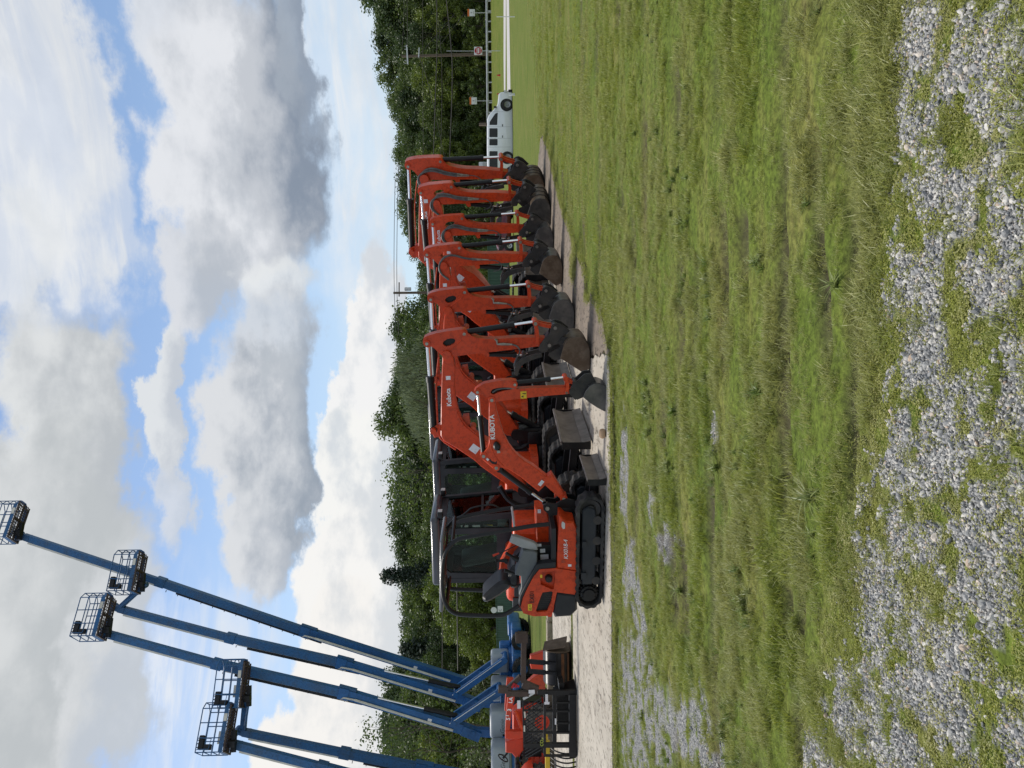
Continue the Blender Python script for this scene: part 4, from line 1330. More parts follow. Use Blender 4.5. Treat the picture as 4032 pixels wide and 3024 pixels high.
    MB().prism([(1.703 * k, 0.06 * k), (1.712 * k, 0.055 * k), (1.672 * k, 0.2 * k), (1.663 * k, 0.2 * k)], -W_, W_).build('cutting_edge', WORN, bd)
    MB().cyl((1.685 * k, -W_, 0.53 * k), (1.685 * k, W_, 0.53 * k), 0.022, n=10).build('blade_rim', WORN, bd)
    e = MB()
    for s in (-1, 1):
        e.box((1.62 * k, s * (W_ + 0.006), 0.29 * k), (0.12 * k, 0.02, 0.46 * k))
        e.beam((1.6 * k, s * 0.35 * k, 0.26 * k), (0.5 * k, s * 0.42 * k, 0.36 * k), 0.10 * k, 0.12 * k)
    e.build('blade_arm', BLACK, bd)
    # --- house
    zf = 0.70 * k
    ft = (foot[0] - sc, foot[1])
    hs = MB()
    plan = [(-0.98, -0.62), (-0.92, -0.85), (-0.6, -0.93), (0.62, -0.93), (0.74, -0.80), (0.74, 0.80), (0.62, 0.93), (-0.6, 0.93), (-0.92, 0.85), (-0.98, 0.62), (-1.02, 0.0)]
    def slabz(pl, z0, z1, mbx):
        n = len(pl)
        tri = tessellate_polygon([[Vector((x * k, y * k, 0)) for x, y in pl]])
        vs = [(x * k - 0.36 * k, y * k, z0) for x, y in pl] + [(x * k - 0.36 * k, y * k, z1) for x, y in pl]
        mbx._add(vs, [tuple(t) for t in tri] + [tuple(i + n for i in t) for t in tri] + [(i, (i + 1) % n, n + (i + 1) % n, n + i) for i in range(n)])
    u0 = -0.36
    slabz(plan, zf, zf + 0.14 * k, hs)
    # right-hand tank and engine hood in paint
    hs.rbox((-0.06 * k, -0.66 * k, zf + 0.36 * k), (0.80 * k, 0.50 * k, 0.52 * k), 0.07, 3)
    hs.rbox((-0.80 * k, -0.45 * k, zf + 0.42 * k), (0.75 * k, 0.90 * k, 0.62 * k), 0.10, 3)
    hs.rbox((0.24 * k, 0.62 * k, zf + 0.22 * k), (0.26 * k, 0.5 * k, 0.26 * k), 0.05, 2)
    ho_ = hs.build('house', ORANGE, root)
    gl = MB().rbox((-0.80 * k, -0.905 * k, zf + 0.46 * k), (0.5 * k, 0.03, 0.28 * k), 0.012); gl.build('grille', BLACK, ho_)
    text(ho_, 'KX', 0.05 * k, zf + 0.28 * k, -0.914 * k, 0.16 * k, LETTER, 0, 0.2, bold=0.003) if brand_side == 2 else None
    cw = MB(); slabz([(-1.08, -0.60), (-1.0, -0.86), (-0.70, -0.93), (-0.70, 0.93), (-1.0, 0.86), (-1.08, 0.60), (-1.12, 0)], zf + 0.02, zf + 0.62 * k, cw); cw.build('counterweight', PLASTICD, root)
    # swing post
    sp = MB()
    sp.rbox((ft[0] - 0.06 * k, 0, ft[1] - 0.26 * k), (0.30 * k, 0.30 * k, 0.46 * k), 0.03); sp.rbox((0.45 * k, 0, zf + 0.02), (0.36 * k, 0.46 * k, 0.30 * k), 0.04)
    for s in (-1, 1): sp.prism(bar2((ft[0] - 0.02, ft[1] - 0.35 * k), (ft[0], ft[1]), 0.22 * k), s * 0.15 * k, s * 0.20 * k)
    sp.build('swing_post', BLACK, root)
    q = b1(F2.px(*R1([(560, 1080)])[0]))
    pe = b1(F2.px(1965, 1800)); ram(root, 'boom_cylinder', (ft[0] + 0.06 * k, ft[1] - 0.42 * k), (pe[0] - 0.05, pe[1] - 0.03), 0.62, 0.065 * k, 0.0)
    hose(root, [(ft[0] - 0.1, -0.1, ft[1] - 0.3 * k), (ft[0] - 0.35 * k, -0.14, ft[1] - 0.1 * k), (ft[0] - 0.25 * k, -0.12, ft[1] + 0.25 * k), (ft[0] + 0.05 * k, -0.1, ft[1] + 0.42 * k)], 0.045 * k, 'hose_bundle', BLACK)
    # --- cab
    c0, c1 = -0.10 * k, 0.90 * k
    x0, x1, zb, zt = -1.24 * k, -0.02 * k, zf + 0.16 * k, 2.70 * k if k < 1.2 else 2.9
    cab = MB()
    pb = [(x0 + 0.05 * k, zb), (x1 + 0.06 * k, zb), (x1 + 0.10 * k, zb + 0.45 * k), (x1 - 0.02 * k, zt - 0.12), (x0 + 0.02 * k, zt - 0.12), (x0 - 0.02 * k, zb + 0.7 * k)]
    wn1 = [(x0 + 0.22 * k, zb + 0.72 * k), (x1 - 0.32 * k, zb + 0.72 * k), (x1 - 0.26 * k, zb + 0.80 * k), (x1 - 0.28 * k, zt - 0.27), (x1 - 0.36 * k, zt - 0.21), (x0 + 0.26 * k, zt - 0.21), (x0 + 0.19 * k, zt - 0.29), (x0 + 0.16 * k, zb + 0.78 * k)]
    wn2 = [(x1 - 0.16 * k, zb + 0.5 * k), (x1 + 0.02 * k, zb + 0.5 * k), (x1 - 0.08 * k, zt - 0.22), (x1 - 0.16 * k, zt - 0.22)]
    for tside in (c0, c1):
        d = 0.05 * k if tside == c0 else -0.05 * k
        cab.prism(pb, tside, tside + d, holes=[wn1, wn2])
    zm = zb + 0.55 * k
    cab.box2((x0, c0, zb), (x0 + 0.06, c1, zm)); cab.box2((x0, c0, zt - 0.3), (x0 + 0.06, c1, zt - 0.12))
    for tt_ in (c0 + 0.03, c1 - 0.03): cab.beam((x0 + 0.03, tt_, zb), (x0 + 0.03, tt_, zt - 0.1), 0.07, 0.09)
    cab.box2((x1 - 0.10 * k, c0, zt - 0.24), (x1 - 0.01 * k, c1, zt - 0.12)); cab.box2((x1, c0, zb), (x1 + 0.08 * k, c1, zb + 0.42 * k))
    cab.beam((x1 + 0.08 * k, c0 + 0.03, zb + 0.4 * k), (x1 - 0.03 * k, c0 + 0.03, zt - 0.14), 0.07, 0.08); cab.beam((x1 + 0.08 * k, c1 - 0.03, zb + 0.4 * k), (x1 - 0.03 * k, c1 - 0.03, zt - 0.14), 0.07, 0.08)
    cab.box2((x1 + 0.02 * k, c0 + 0.05, zb + 0.95 * k), (x1 + 0.05 * k, c1 - 0.05, zb + 0.99 * k))
    ca = cab.build('cab', PLASTICD, root)
    rf = MB().rbox(((x0 + x1) / 2 - 0.01, (c0 + c1) / 2, zt - 0.05), (x1 - x0 + 0.10 * k, c1 - c0 + 0.06, 0.17), 0.06, 3)
    rf.build('cab_roof', ROOF, ca)
    g = MB()
    for tside in (c0 + 0.02, c1 - 0.02): g.prism(wn1, tside, tside + 0.005); g.prism(wn2, tside, tside + 0.005)
    g.prism([(x1 + 0.085 * k, zb + 0.42 * k), (x1 + 0.09 * k, zb + 0.42 * k), (x1 - 0.025 * k, zt - 0.2), (x1 - 0.03 * k, zt - 0.2)], c0 + 0.05, c1 - 0.05)
    g.box2((x0 + 0.02, c0 + 0.06, zm), (x0 + 0.026, c1 - 0.06, zt - 0.3))
    g.build('cab_windows', GLASS, ca, smooth=0)
    for tside in (c0 + 0.06, c1 - 0.06):
        lm = MB().rbox((x1 + 0.10 * k, tside, zt - 0.14), (0.12, 0.13, 0.10), 0.02); lb_ = lm.build('work_lamp', BLACK, ca)
        MB().box((x1 + 0.10 * k + 0.062, tside, zt - 0.14), (0.006, 0.10, 0.075)).build('lens', LAMP, lb_)
    it = MB().rbox((-0.70 * k, (c0 + c1) / 2, zb + 0.52 * k), (0.5 * k, 0.5 * k, 0.18), 0.05, 2).rbox((-0.96 * k, (c0 + c1) / 2, zb + 0.95 * k), (0.16, 0.48 * k, 0.85 * k), 0.05, 2, Matrix.Rotation(R(-12), 3, 'Y'))
    it.build('seat', SEATM, root)
    for tside in (c0 + 0.2, c1 - 0.2):
        it = MB(); it.rbox((-0.45 * k, tside, zb + 0.6 * k), (0.5 * k, 0.14, 0.2), 0.04); it.tube([(-0.28 * k, tside, zb + 0.7 * k), (-0.25 * k, tside, zb + 0.95 * k)], [0.02, 0.035])
        it.build('console', PLASTIC, root)
    st_ = MB()
    st_.box2((x0 + 0.52 * k, c1 - 0.09, zb + 0.72 * k), (x0 + 0.72 * k, c1 - 0.055, zt - 0.2)); st_.build('far_pillar', PLASTICD, ca)
    for i, z in enumerate((zb + 0.86 * k, zb + 1.1 * k, zb + 1.32 * k)):
        decal(ca, 'sticker', (x0 + 0.62 * k, z), 0.075 * k, 0.14 * k, c1 - 0.095, 0, YELLOW if i == 0 else WHITE)
    hr = hose(root, [(-0.36 * k, c0 + 0.1, zb + 0.9 * k), (-0.32 * k, c0 + 0.1, zb + 1.25 * k), (-0.24 * k, c0 + 0.1, zb + 1.32 * k), (-0.12 * k, c0 + 0.1, zb + 1.28 * k)], 0.02, 'grab_handle', BLACK)
    print('exc', label[:30], 'k', round(k, 2), 'kb', round(kb, 2), 'foot z', round(foot[1], 2), 'low', round(low, 2), 'root', [round(v, 2) for v in root.location], 'ztop', round(zt, 2))
    return root


big_excavator(F2, ((1761, 1391), (2160, 1350)), 'orange excavator with a rust-brown bucket, directly behind the small open-canopy one', 0.62, brand_side=True,
              bucket=(RUST, RUST, STEEL))
big_excavator(Frame(1.32, 15.02, -20), ((1766, 1217), (2124, 1196)), 'orange excavator with a grey bucket, third from the small open-canopy one', 0.62, boom_pin=(1715, 1487), bucket=(BUCKETG, BUCKETG, STEEL))
big_excavator(Frame(2.86, 17.3, -24), ((1748, 1039), (2090, 1020)), 'fourth orange excavator in the row, one thick hose looping on its arm', 0.62, hoses=1, bucket=(RUST, BUCKETG, STEEL))
big_excavator(Frame(4.0, 19.7, -24), ((1763, 918), (2073, 908)), 'orange excavator with twin looping hoses and a black bucket, fifth in the row', 0.56, hoses=2, bucket=(BUCKETG, BUCKETG, STEEL))
big_excavator(Frame(4.95, 20.8, -32), ((1720, 793), (2043, 780)), 'orange excavator with a very wide ribbed black bucket, last but one in the row', 0.6, hoses=2, bucket=(BUCKETG, RUST, STEEL), wide=1.25)
big_excavator(Frame(6.19, 22.7, -34), ((1672, 694), (2011, 694)), 'tallest orange excavator, at the far end of the row nearest the white van', 0.6, hoses=2, hole=False, boom_pin=(1622, 981), bucket=(RUST, RUST, STEEL), wide=0.95, plate=False)

# ======================= the small open machine, nearest
F1 = Frame(-0.13, 10.93, -15)
NT = -0.44
T = lambda pts, t=0.0: [(p[0] - S1, p[1]) for p in F1.pl(pts, t)]
S1 = 0.0
sA = F1.px(*R2([(1925, 300)])[0], -0.5)[0]; sB = F1.px(*R2([(1925, 1505)])[0], -0.5)[0]
S1 = (sA + sB) / 2
root = empty('mini_excavator', F1.o + F1.S * S1, R(F1.deg), 'small orange mini excavator with an open roll-bar canopy, marked EX01, nearest in the row', 'excavator', GROUP)
half = (sA - sB) / 2
for s in (-1, 1):
    a, c = sorted((s * 0.27, s * 0.50)); make_track(root, -half, half, 0.43, a, c, near=(s < 0))
MB().rbox((0.0, 0, 0.27), (0.75, 0.6, 0.2), 0.04).cyl((0, 0, 0.3), (0, 0, 0.5), 0.28, n=24).build('undercarriage', BLACK, root)
# blade
bs = F1.px(*R1([(2055, 1500)])[0], -0.49)[0] - S1
bl = MB().prism([(bs - 0.03, 0.04), (bs + 0.04, 0.035), (bs + 0.01, 0.13), (bs, 0.2), (bs + 0.025, 0.29), (bs - 0.02, 0.30), (bs - 0.045, 0.2)], -0.495, 0.495)
bd = bl.build('blade', RUST2, root)
MB().prism([(bs + 0.043, 0.045), (bs + 0.05, 0.04), (bs + 0.022, 0.13), (bs + 0.013, 0.13)], -0.495, 0.495).build('cutting_edge', WORN, bd)
MB().cyl((bs + 0.01, -0.495, 0.298), (bs + 0.01, 0.495, 0.298), 0.014, n=10).build('blade_rim', WORN, bd)
e = MB()
for s in (-1, 1):
    e.box((bs - 0.02, s * 0.5, 0.17), (0.09, 0.014, 0.26)); e.beam((bs - 0.03, s * 0.16, 0.17), (0.3, s * 0.2, 0.25), 0.07, 0.08)
e.build('blade_arm', BLACK, bd)
# lower body
f = MB().prism(T(R2([(1530, 512), (1565, 520), (1610, 560), (1690, 572), (1722, 640), (1722, 1108), (1500, 1075), (1515, 760)]), NT - 0.02), NT - 0.02, -NT + 0.02, bev=0.02)
body = f.build('lower_body', ORANGE, root)
p = T(R2([(1618, 975), (1608, 735)]), NT - 0.03)
text(body, 'KX018-4', p[0][0], p[0][1] - 0.005, NT - 0.025, 0.085, LETTER, 2, 0.25, bold=0.0, spacing=0.98)
MB().prism(T(R2([(1552, 580), (1558, 565), (1572, 568), (1590, 585), (1588, 640), (1566, 645), (1552, 620)]), NT - 0.03), NT - 0.03, NT - 0.015).build('lamp', LAMP, body)
decal(body, 'sticker', T(R2([(1640, 1040)]), NT - 0.02)[0], 0.035, 0.05, NT - 0.02, 0, WHITE)
pc = T(R2([(1572, 995)]), NT - 0.02)[0]; MB().cyl((pc[0], NT - 0.024, pc[1]), (pc[0], NT - 0.01, pc[1]), 0.03).build('badge', ORANGE_D, body)
# rear body
RB = T(R2([(1312, 1085), (1490, 1072), (1722, 1108), (1722, 1362), (1500, 1333), (1455, 1545), (1410, 1590), (1250, 1595), (1135, 1562), (1108, 1500), (1130, 1400), (1180, 1290), (1250, 1160)]), NT - 0.03)
GR = T(R2([(1325, 1380), (1345, 1335), (1440, 1322), (1458, 1335), (1440, 1440), (1395, 1540), (1285, 1552), (1272, 1535), (1300, 1450)]), NT - 0.03)
CP = T(R2([(1345, 1118), (1478, 1100), (1482, 1180), (1465, 1300), (1440, 1300), (1325, 1250), (1320, 1180)]), NT - 0.03)
rb = MB().prism(RB, NT - 0.03, NT + 0.03, holes=[GR, CP])
rb.prism(inset(RB, 0.012), NT + 0.03, 0.46)
ro = rb.build('rear_body', ORANGE, root)
MB().prism(GR, NT + 0.012, NT + 0.0295).build('grille', BLACK, ro)
gm_ = MB()
gx = [q[0] for q in GR]; gz = [q[1] for q in GR]
for i in range(11):
    x = min(gx) + (max(gx) - min(gx)) * (i + 0.5) / 11
    gm_.box((x, NT + 0.010, (min(gz) + max(gz)) / 2 + 0.004), (0.004, 0.004, (max(gz) - min(gz)) * 0.82))
gm_.build('grille_bars', STEEL, ro, smooth=0)
c = T(R2([(1412, 1182)]), NT)[0]
MB().lathe([(0, NT - 0.045), (0.04, NT - 0.045), (0.052, NT - 0.03), (0.055, NT + 0.03)], c).build('fuel_cap', BLACK, ro)
for xy, col, w, h, a in (((1207, 1495), YELLOW, 0.105, 0.058, 0), ((1330, 1158), YELLOW, 0.05, 0.03, 0)):
    q = T(R2([xy]), NT - 0.03)[0]; st = decal(ro, 'warning_sticker', q, w, h, NT - 0.0315, a, col)
    if w > 0.1:
        tr_ = MB(); tr_.prism([(q[0] - 0.045, q[1] - 0.02), (q[0] - 0.003, q[1] - 0.02), (q[0] - 0.024, q[1] + 0.018)], NT - 0.038, NT - 0.036, holes=[[(q[0] - 0.037, q[1] - 0.015), (q[0] - 0.011, q[1] - 0.015), (q[0] - 0.024, q[1] + 0.009)]])
        tr_.box((q[0] + 0.025, NT - 0.037, q[1]), (0.035, 0.002, 0.008)); tr_.build('warning_mark', INK, st, smooth=0)
q = T(R2([(1248, 1448)]), NT - 0.03)[0]
text(ro, 'EX01', q[0], q[1] - 0.004, NT - 0.034, 0.092, INK, 0, 0, bold=0.0, spacing=1.0)
# counterweight
MB().prism(T(R2([(1500, 1340), (1722, 1366), (1722, 1530), (1655, 1600), (1480, 1612), (1452, 1545)]), NT - 0.035), NT - 0.035, 0.47, bev=0.03).build('counterweight', PLASTICD, root)
MB().prism(T(R2([(1440, 1560), (1470, 1490), (1455, 1555), (1440, 1600), (1405, 1598)]), NT - 0.035), NT - 0.04, NT - 0.02).build('tail_lamp', RED, root)
# dark trim over the tank, console
MB().prism(T(R2([(1282, 1030), (1490, 1008), (1492, 1072), (1312, 1085), (1250, 1160), (1178, 1290), (1120, 1420), (1106, 1496), (1085, 1470), (1095, 1380), (1160, 1250)]), NT - 0.02), NT - 0.02, NT + 0.12, bev=0.01).build('tank_trim', PLASTICD, root)
MB().prism(T(R2([(1045, 1095), (1062, 1050), (1110, 905), (1130, 860), (1240, 862), (1285, 885), (1285, 1030), (1160, 1250), (1095, 1370), (1085, 1330), (1110, 1260), (1105, 1140), (1045, 1120)]), -0.34), -0.40, -0.22, bev=0.012).build('side_console', PLASTIC, root)
MB().prism(T(R2([(1010, 1010), (1040, 930), (1120, 850), (1140, 870), (1130, 1020), (1060, 1120), (960, 1060)]), 0.1), 0.05, 0.25, bev=0.01).build('far_console', PLASTICD, root)
MB().prism(T(R2([(985, 770), (1012, 697), (1055, 702), (1245, 770), (1285, 800), (1290, 855), (1240, 862), (1120, 832)]), -0.30), -0.36, -0.28, bev=0.012).build('knee_panel', PLASTICL, root)
for pts, t in (([(1100, 985), (1040, 965), (990, 930), (945, 905)], -0.31), ([(960, 1000), (930, 985), (880, 990), (835, 985)], 0.16)):
    q = T(R2(pts), t); MB().tube([(a, t, b_) for a, b_ in q], [0.045, 0.034, 0.02, 0.025], 10).build('joystick', BLACK, root)
lv = MB(); q = T(R2([(1090, 1140), (1040, 1130), (930, 1095)]), -0.33); lv.tube([(a, -0.33, b_) for a, b_ in q], [0.012, 0.012, 0.03], 8).build('lever', BLACK, root)
lv = MB(); q = T(R2([(1135, 1245), (1030, 1262), (1000, 1258)]), -0.33); lv.tube([(a, -0.33, b_) for a, b_ in q], [0.012, 0.012, 0.022], 8)
lv.build('lever', BLACK, root)
q = T(R2([(1060, 820), (920, 890), (880, 905)]), 0.05); MB().tube([(a, 0.05, b_) for a, b_ in q], [0.008, 0.008, 0.008]).build('blade_lever', BLACK, root)
q = T(R2([(870, 908), (805, 935)]), 0.05); MB().tube([(a, 0.05, b_) for a, b_ in q], [0.012, 0.02]).build('lever_grip', RED, root)
# seat
sx_ = MB().prism(smooth_poly(T(R2([(690, 1350), (702, 1310), (830, 1190), (900, 1148), (985, 1160), (1010, 1190), (985, 1235), (900, 1300), (760, 1385), (708, 1388)]), -0.1), 2), -0.27, 0.16, bev=0.04)
sx_.build('seat_back', SEATM, root)
MB().prism(smooth_poly(T(R2([(960, 1150), (985, 1040), (1030, 985), (1080, 1000), (1090, 1180), (1060, 1250), (990, 1240)]), -0.1), 1), -0.25, 0.16, bev=0.04).build('seat_cushion', SEATM, root)
# floor, front panels, steps
pz = T(R2([(1490, 640), (1490, 1010), (1440, 1010), (1440, 640)]), -0.4); MB().prism(pz, -0.4, 0.42).build('floor', PLASTICD, root)
MB().prism(T(R2([(1270, 805), (1440, 805), (1490, 1005), (1285, 1020)]), -0.16), -0.20, -0.10).build('seat_base', BLACK, root)
for xy, w, h in (((1365, 950), 0.12, 0.085), ((1345, 880), 0.075, 0.06), ((1310, 820), 0.06, 0.04)):
    decal(root, 'notice_sheet', T(R2([xy]), -0.2)[0], h, w, -0.2005, 3, WHITE)
MB().prism(T(R2([(1262, 402), (1385, 400), (1400, 470), (1425, 560), (1435, 800), (1280, 795), (1268, 640)]), 0.2), 0.15, 0.46, bev=0.02).build('front_tank', ORANGE, root)
decal(root, 'sticker', T(R2([(1308, 450)]), 0.15)[0], 0.06, 0.05, 0.149, 0, WHITE)
MB().prism(T(R2([(1050, 690), (1265, 690), (1275, 800), (1245, 765)]), 0.25), 0.22, 0.44).prism(T(R2([(1000, 780), (1100, 800), (1105, 1000), (1060, 1140), (865, 1160), (885, 1000)]), 0.34), 0.3, 0.45, bev=0.015).build('far_body_panel', ORANGE, root)
# roll-bar canopy
nf, ff = -0.42, 0.42
n_path = T(R2([(1425, 590), (1200, 612), (830, 682), (480, 738), (400, 765), (330, 830), (285, 900), (262, 1000), (250, 1200), (255, 1330), (275, 1430), (320, 1515), (390, 1562), (480, 1580), (860, 1592), (950, 1572), (1090, 1478)]), nf)
f_path = T(R2([(1372, 370), (1180, 390), (820, 440), (520, 500), (440, 520), (370, 560), (320, 620), (290, 700), (280, 800), (278, 1100), (292, 1220), (330, 1290), (390, 1300), (720, 1312), (900, 1330)]), ff)
cn = MB()
for pth, t in ((n_path, nf), (f_path, ff)):
    cn.tube(smooth_poly([(a, t, b_) for a, b_ in pth], 2, closed=False), 0.032, 10)
q = T(R2([(300, 1480)]), nf)[0]; cn.tube([(q[0], nf, q[1]), (q[0], ff, q[1])], 0.028, 8)
q = T(R2([(360, 790)]), nf)[0]; cn.tube([(q[0], nf, q[1]), (q[0], ff, q[1])], 0.028, 8)
for y_ in (980, 1150):
    q = T(R2([(262, y_)]), nf)[0]; cn.tube([(q[0], nf, q[1] - .01), (q[0], ff, q[1] - .01)], 0.02, 8)
canopy = cn.build('canopy_frame', BLACK, root)
zr = max(a[1] for a in n_path)
x0 = T(R2([(262, 1500)]), nf)[0][0]; x1 = T(R2([(320, 800)]), nf)[0][0]
rf = MB().rbox(((x0 + x1) / 2 - 0.02, 0, zr + 0.005), (x1 - x0 + 0.12, 0.86, 0.06), 0.028, 3, Matrix.Rotation(R(2.0), 3, 'Y'))
rf.build('canopy_roof', ROOFW, root)
q = T(R2([(420, 745)]), nf)[0]; r2_ = T(R2([(470, 510)]), ff)[0]
hb = MB(); a = T(R2([(1040, 640)]), nf)[0]; b_ = T(R2([(1010, 405)]), ff)[0]; hb.tube([(a[0], nf, a[1]), (b_[0], ff, b_[1])], 0.018, 8); hb.build('guard_bar', GALV, canopy)
hose(canopy, [(x, ff + 0.0, z) for x, z in T(R2([(460, 505), (520, 460), (560, 415), (700, 385), (810, 375), (890, 430)]), ff)], 0.014, 'grab_handle', BLACK)
# swing post
sp = MB()
for s in (-1, 1):
    sp.prism(T(R2([(1540, 300), (1600, 280), (1690, 300), (1720, 330), (1700, 420), (1640, 440), (1560, 440), (1420, 470), (1385, 430), (1350, 400), (1345, 350), (1400, 330), (1480, 340)]), 0), s * 0.08, s * 0.12)
c = T(R2([(1600, 430)]), 0)[0]; sp.rbox((c[0], 0, c[1]), (0.16, 0.26, 0.2), 0.02)
c = T(R2([(1680, 560)]), 0)[0]; sp.rbox((c[0] - 0.02, 0, c[1]), (0.4, 0.3, 0.12), 0.03)
sp.build('swing_post', BLACK, root)
for xy in ((1390, 382),):
    q = T(R2([xy]), 0)[0]; MB().cyl((q[0], -0.14, q[1]), (q[0], 0.14, q[1]), 0.03).build('pin', ZINC, root)
# boom
BM = T(R1([(765, 590), (760, 700), (757, 900), (762, 1060), (748, 1120), (700, 1182), (676, 1200), (676, 1225), (700, 1260), (790, 1335), (815, 1360), (850, 1358), (885, 1340), (965, 1352), (1100, 1440), (1300, 1600)]) +
       R2([(1370, 150), (1540, 300), (1570, 318), (1598, 300), (1590, 265), (1560, 210), (1440, 20)]) + R1([(1390, 1440), (1250, 1330), (1150, 1270), (1050, 1190), (980, 1100), (920, 980), (880, 850), (848, 740), (825, 630), (812, 590), (785, 572)]))
bm_ = MB().prism(BM, -0.075, 0.075, bev=0.010)
tip, foot = T(R1([(792, 605)]))[0], T(R2([(1570, 290)]))[0]
pc, pb_ = T(R1([(703, 1210)]))[0], T(R1([(840, 1336)]))[0]
for q, r in ((tip, 0.05), (foot, 0.055), (pc, 0.05), (pb_, 0.05)): pin(bm_, q, r, -0.095, 0.095)
bo = bm_.build('boom', ORANGE, root)
for q in (tip, foot, pc, pb_):
    pm = MB(); pin(pm, q, 0.024, -0.105, 0.105); pm.build('pin', ZINC, bo)
hose(bo, [(a, -0.075, b_) for a, b_ in T(R1([(850, 780), (880, 880), (925, 1000), (985, 1110), (1060, 1200)]))], 0.007, 'edge_bead', ORANGE, 1)
hose(bo, [(a, -0.075, b_) for a, b_ in T(R1([(765, 1000), (775, 1080), (800, 1160), (850, 1250), (920, 1320)]))], 0.007, 'edge_bead', ORANGE, 1)
q = T(R1([(825, 1032), (825, 808)]))
text(bo, 'KUBOTA', q[0][0], q[0][1] - 0.002, -0.0775, 0.092, LETTER, 1.5, 0, bold=0.002, spacing=1.0)
decal(bo, 'sticker', T(R1([(745, 1248)]))[0], 0.04, 0.03, -0.076, 50, WHITE)
decal(bo, 'sticker', T(R1([(1325, 1505)]))[0], 0.09, 0.05, -0.076, -38 + 180, WHITE)
MB().prism(T(R1([(770, 1235), (790, 1265), (830, 1280), (850, 1260), (845, 1300), (800, 1300), (765, 1265)])), -0.0765, -0.074).build('cable_opening', INK, bo)
lp = MB().prism(smooth_poly(T(R1([(805, 1100), (835, 1065), (870, 1085), (895, 1130), (860, 1165), (815, 1155)]), -0.1), 1), -0.16, -0.08, bev=0.02)
lp_ = lp.build('work_lamp', BLACK, bo); MB().prism(T(R1([(845, 1165), (880, 1165), (885, 1190), (850, 1195)]), -0.1), -0.13, -0.09).build('lamp_bracket', ZINC, lp_)
# rams
e1 = T(R2([(1360, 350)]))[0]; ram(root, 'boom_cylinder', T(R1([(872, 1372)]))[0], e1, 0.70, 0.042, 0.0)
ram(root, 'arm_cylinder', pc, T(R1([(636, 520)]))[0], 0.60, 0.038, 0.0, r_rod=0.022)
# arm
AR = T(R1([(615, 492), (640, 470), (705, 430), (850, 402), (1000, 390), (1055, 402), (1072, 430), (1066, 465), (1058, 490), (1200, 481), (1560, 470), (1640, 475), (1672, 495), (1660, 530), (1600, 545), (1400, 560), (1100, 592), (850, 625), (800, 628), (765, 605), (748, 588), (690, 555), (640, 542), (615, 525)]))
SL = T(R1([(778, 522), (798, 492), (850, 478), (920, 470), (1005, 475), (1010, 492), (920, 508), (860, 525), (815, 548), (790, 542)]))
ar = MB().prism(AR, -0.07, 0.07, holes=[SL])
a_t, a_c, a_l, a_k, a_e, a_d = (T(R1([xy]))[0] for xy in ((637, 520), (1040, 438), (1590, 375), (1690, 425), (1655, 510), (1600, 522)))
for q, r in ((a_t, 0.045), (tip, 0.045), (a_c, 0.04), (a_e, 0.04)): pin(ar, q, r, -0.09, 0.09)
ao = ar.build('arm', ORANGE, root)
for q in (a_t, tip, a_c, a_d):
    pm = MB(); pin(pm, q, 0.02, -0.1, 0.1); pm.build('pin', ZINC, ao)
MB().prism(SL, 0.0, 0.065).build('dark_hole_fill', BLACK, ao)  # black plate closing the far half of the slot
hose(ao, [(a, -0.06, b_) for a, b_ in T(R1([(800, 530), (850, 490), (960, 480), (1040, 486)]))], 0.012)
q = T(R1([(1135, 552)]))[0]; st = decal(ao, 'warning_sticker', q, 0.085, 0.105, -0.071, -88, YELLOW)
wm = MB(); wm.prism([(q[0] - 0.04, q[1] - 0.0), (q[0] - 0.005, q[1] + 0.002), (q[0] - 0.022, q[1] + 0.032)], -0.0775, -0.0755); wm.box((q[0] + 0.02, -0.0765, q[1] - 0.01), (0.012, 0.002, 0.05)); wm.build('warning_mark', INK, st, smooth=0)
ram(root, 'bucket_cylinder', a_c, a_l, 0.70, 0.034, 0.0, r_rod=0.019)
lk = MB()
for s in (-1, 1):
    lk.prism(curved_bar(a_l, a_d, 0.045, 0.02), s * 0.075, s * 0.10); lk.prism(curved_bar(a_l, a_k, 0.045, -0.015), s * 0.03, s * 0.07)
pin(lk, a_l, 0.035, -0.11, 0.11); lk.build('bucket_link', ORANGE, root)
hh = MB()
for s in (-1, 1): hh.prism(T(R1([(1690, 395), (1640, 470), (1640, 540), (1690, 600), (1760, 560), (1800, 480), (1790, 420)])), s * 0.085, s * 0.11)
for q in (a_k, a_e): pin(hh, q, 0.04, -0.12, 0.12)
hh.build('quick_hitch', STEEL, root)
SHSIGN[0] = -1
make_bucket(root, smooth_poly(T(R1([(1785, 590), (1810, 530), (1850, 478), (1900, 448), (1960, 440), (2020, 462), (2055, 510), (2062, 580), (2062, 690), (2025, 748), (1940, 705), (1850, 645)]), -0.18), 0), T(R1([(1850, 480), (1900, 446), (1960, 438), (2022, 460), (2057, 508), (2065, 580), (2065, 695)]), -0.18),
            T(R1([(1700, 430), (1655, 540), (1720, 620), (1790, 590), (1860, 480), (1930, 430), (1880, 330), (1800, 340)]), -0.1), 0.38, (BUCKETG, BUCKETG, STEEL))

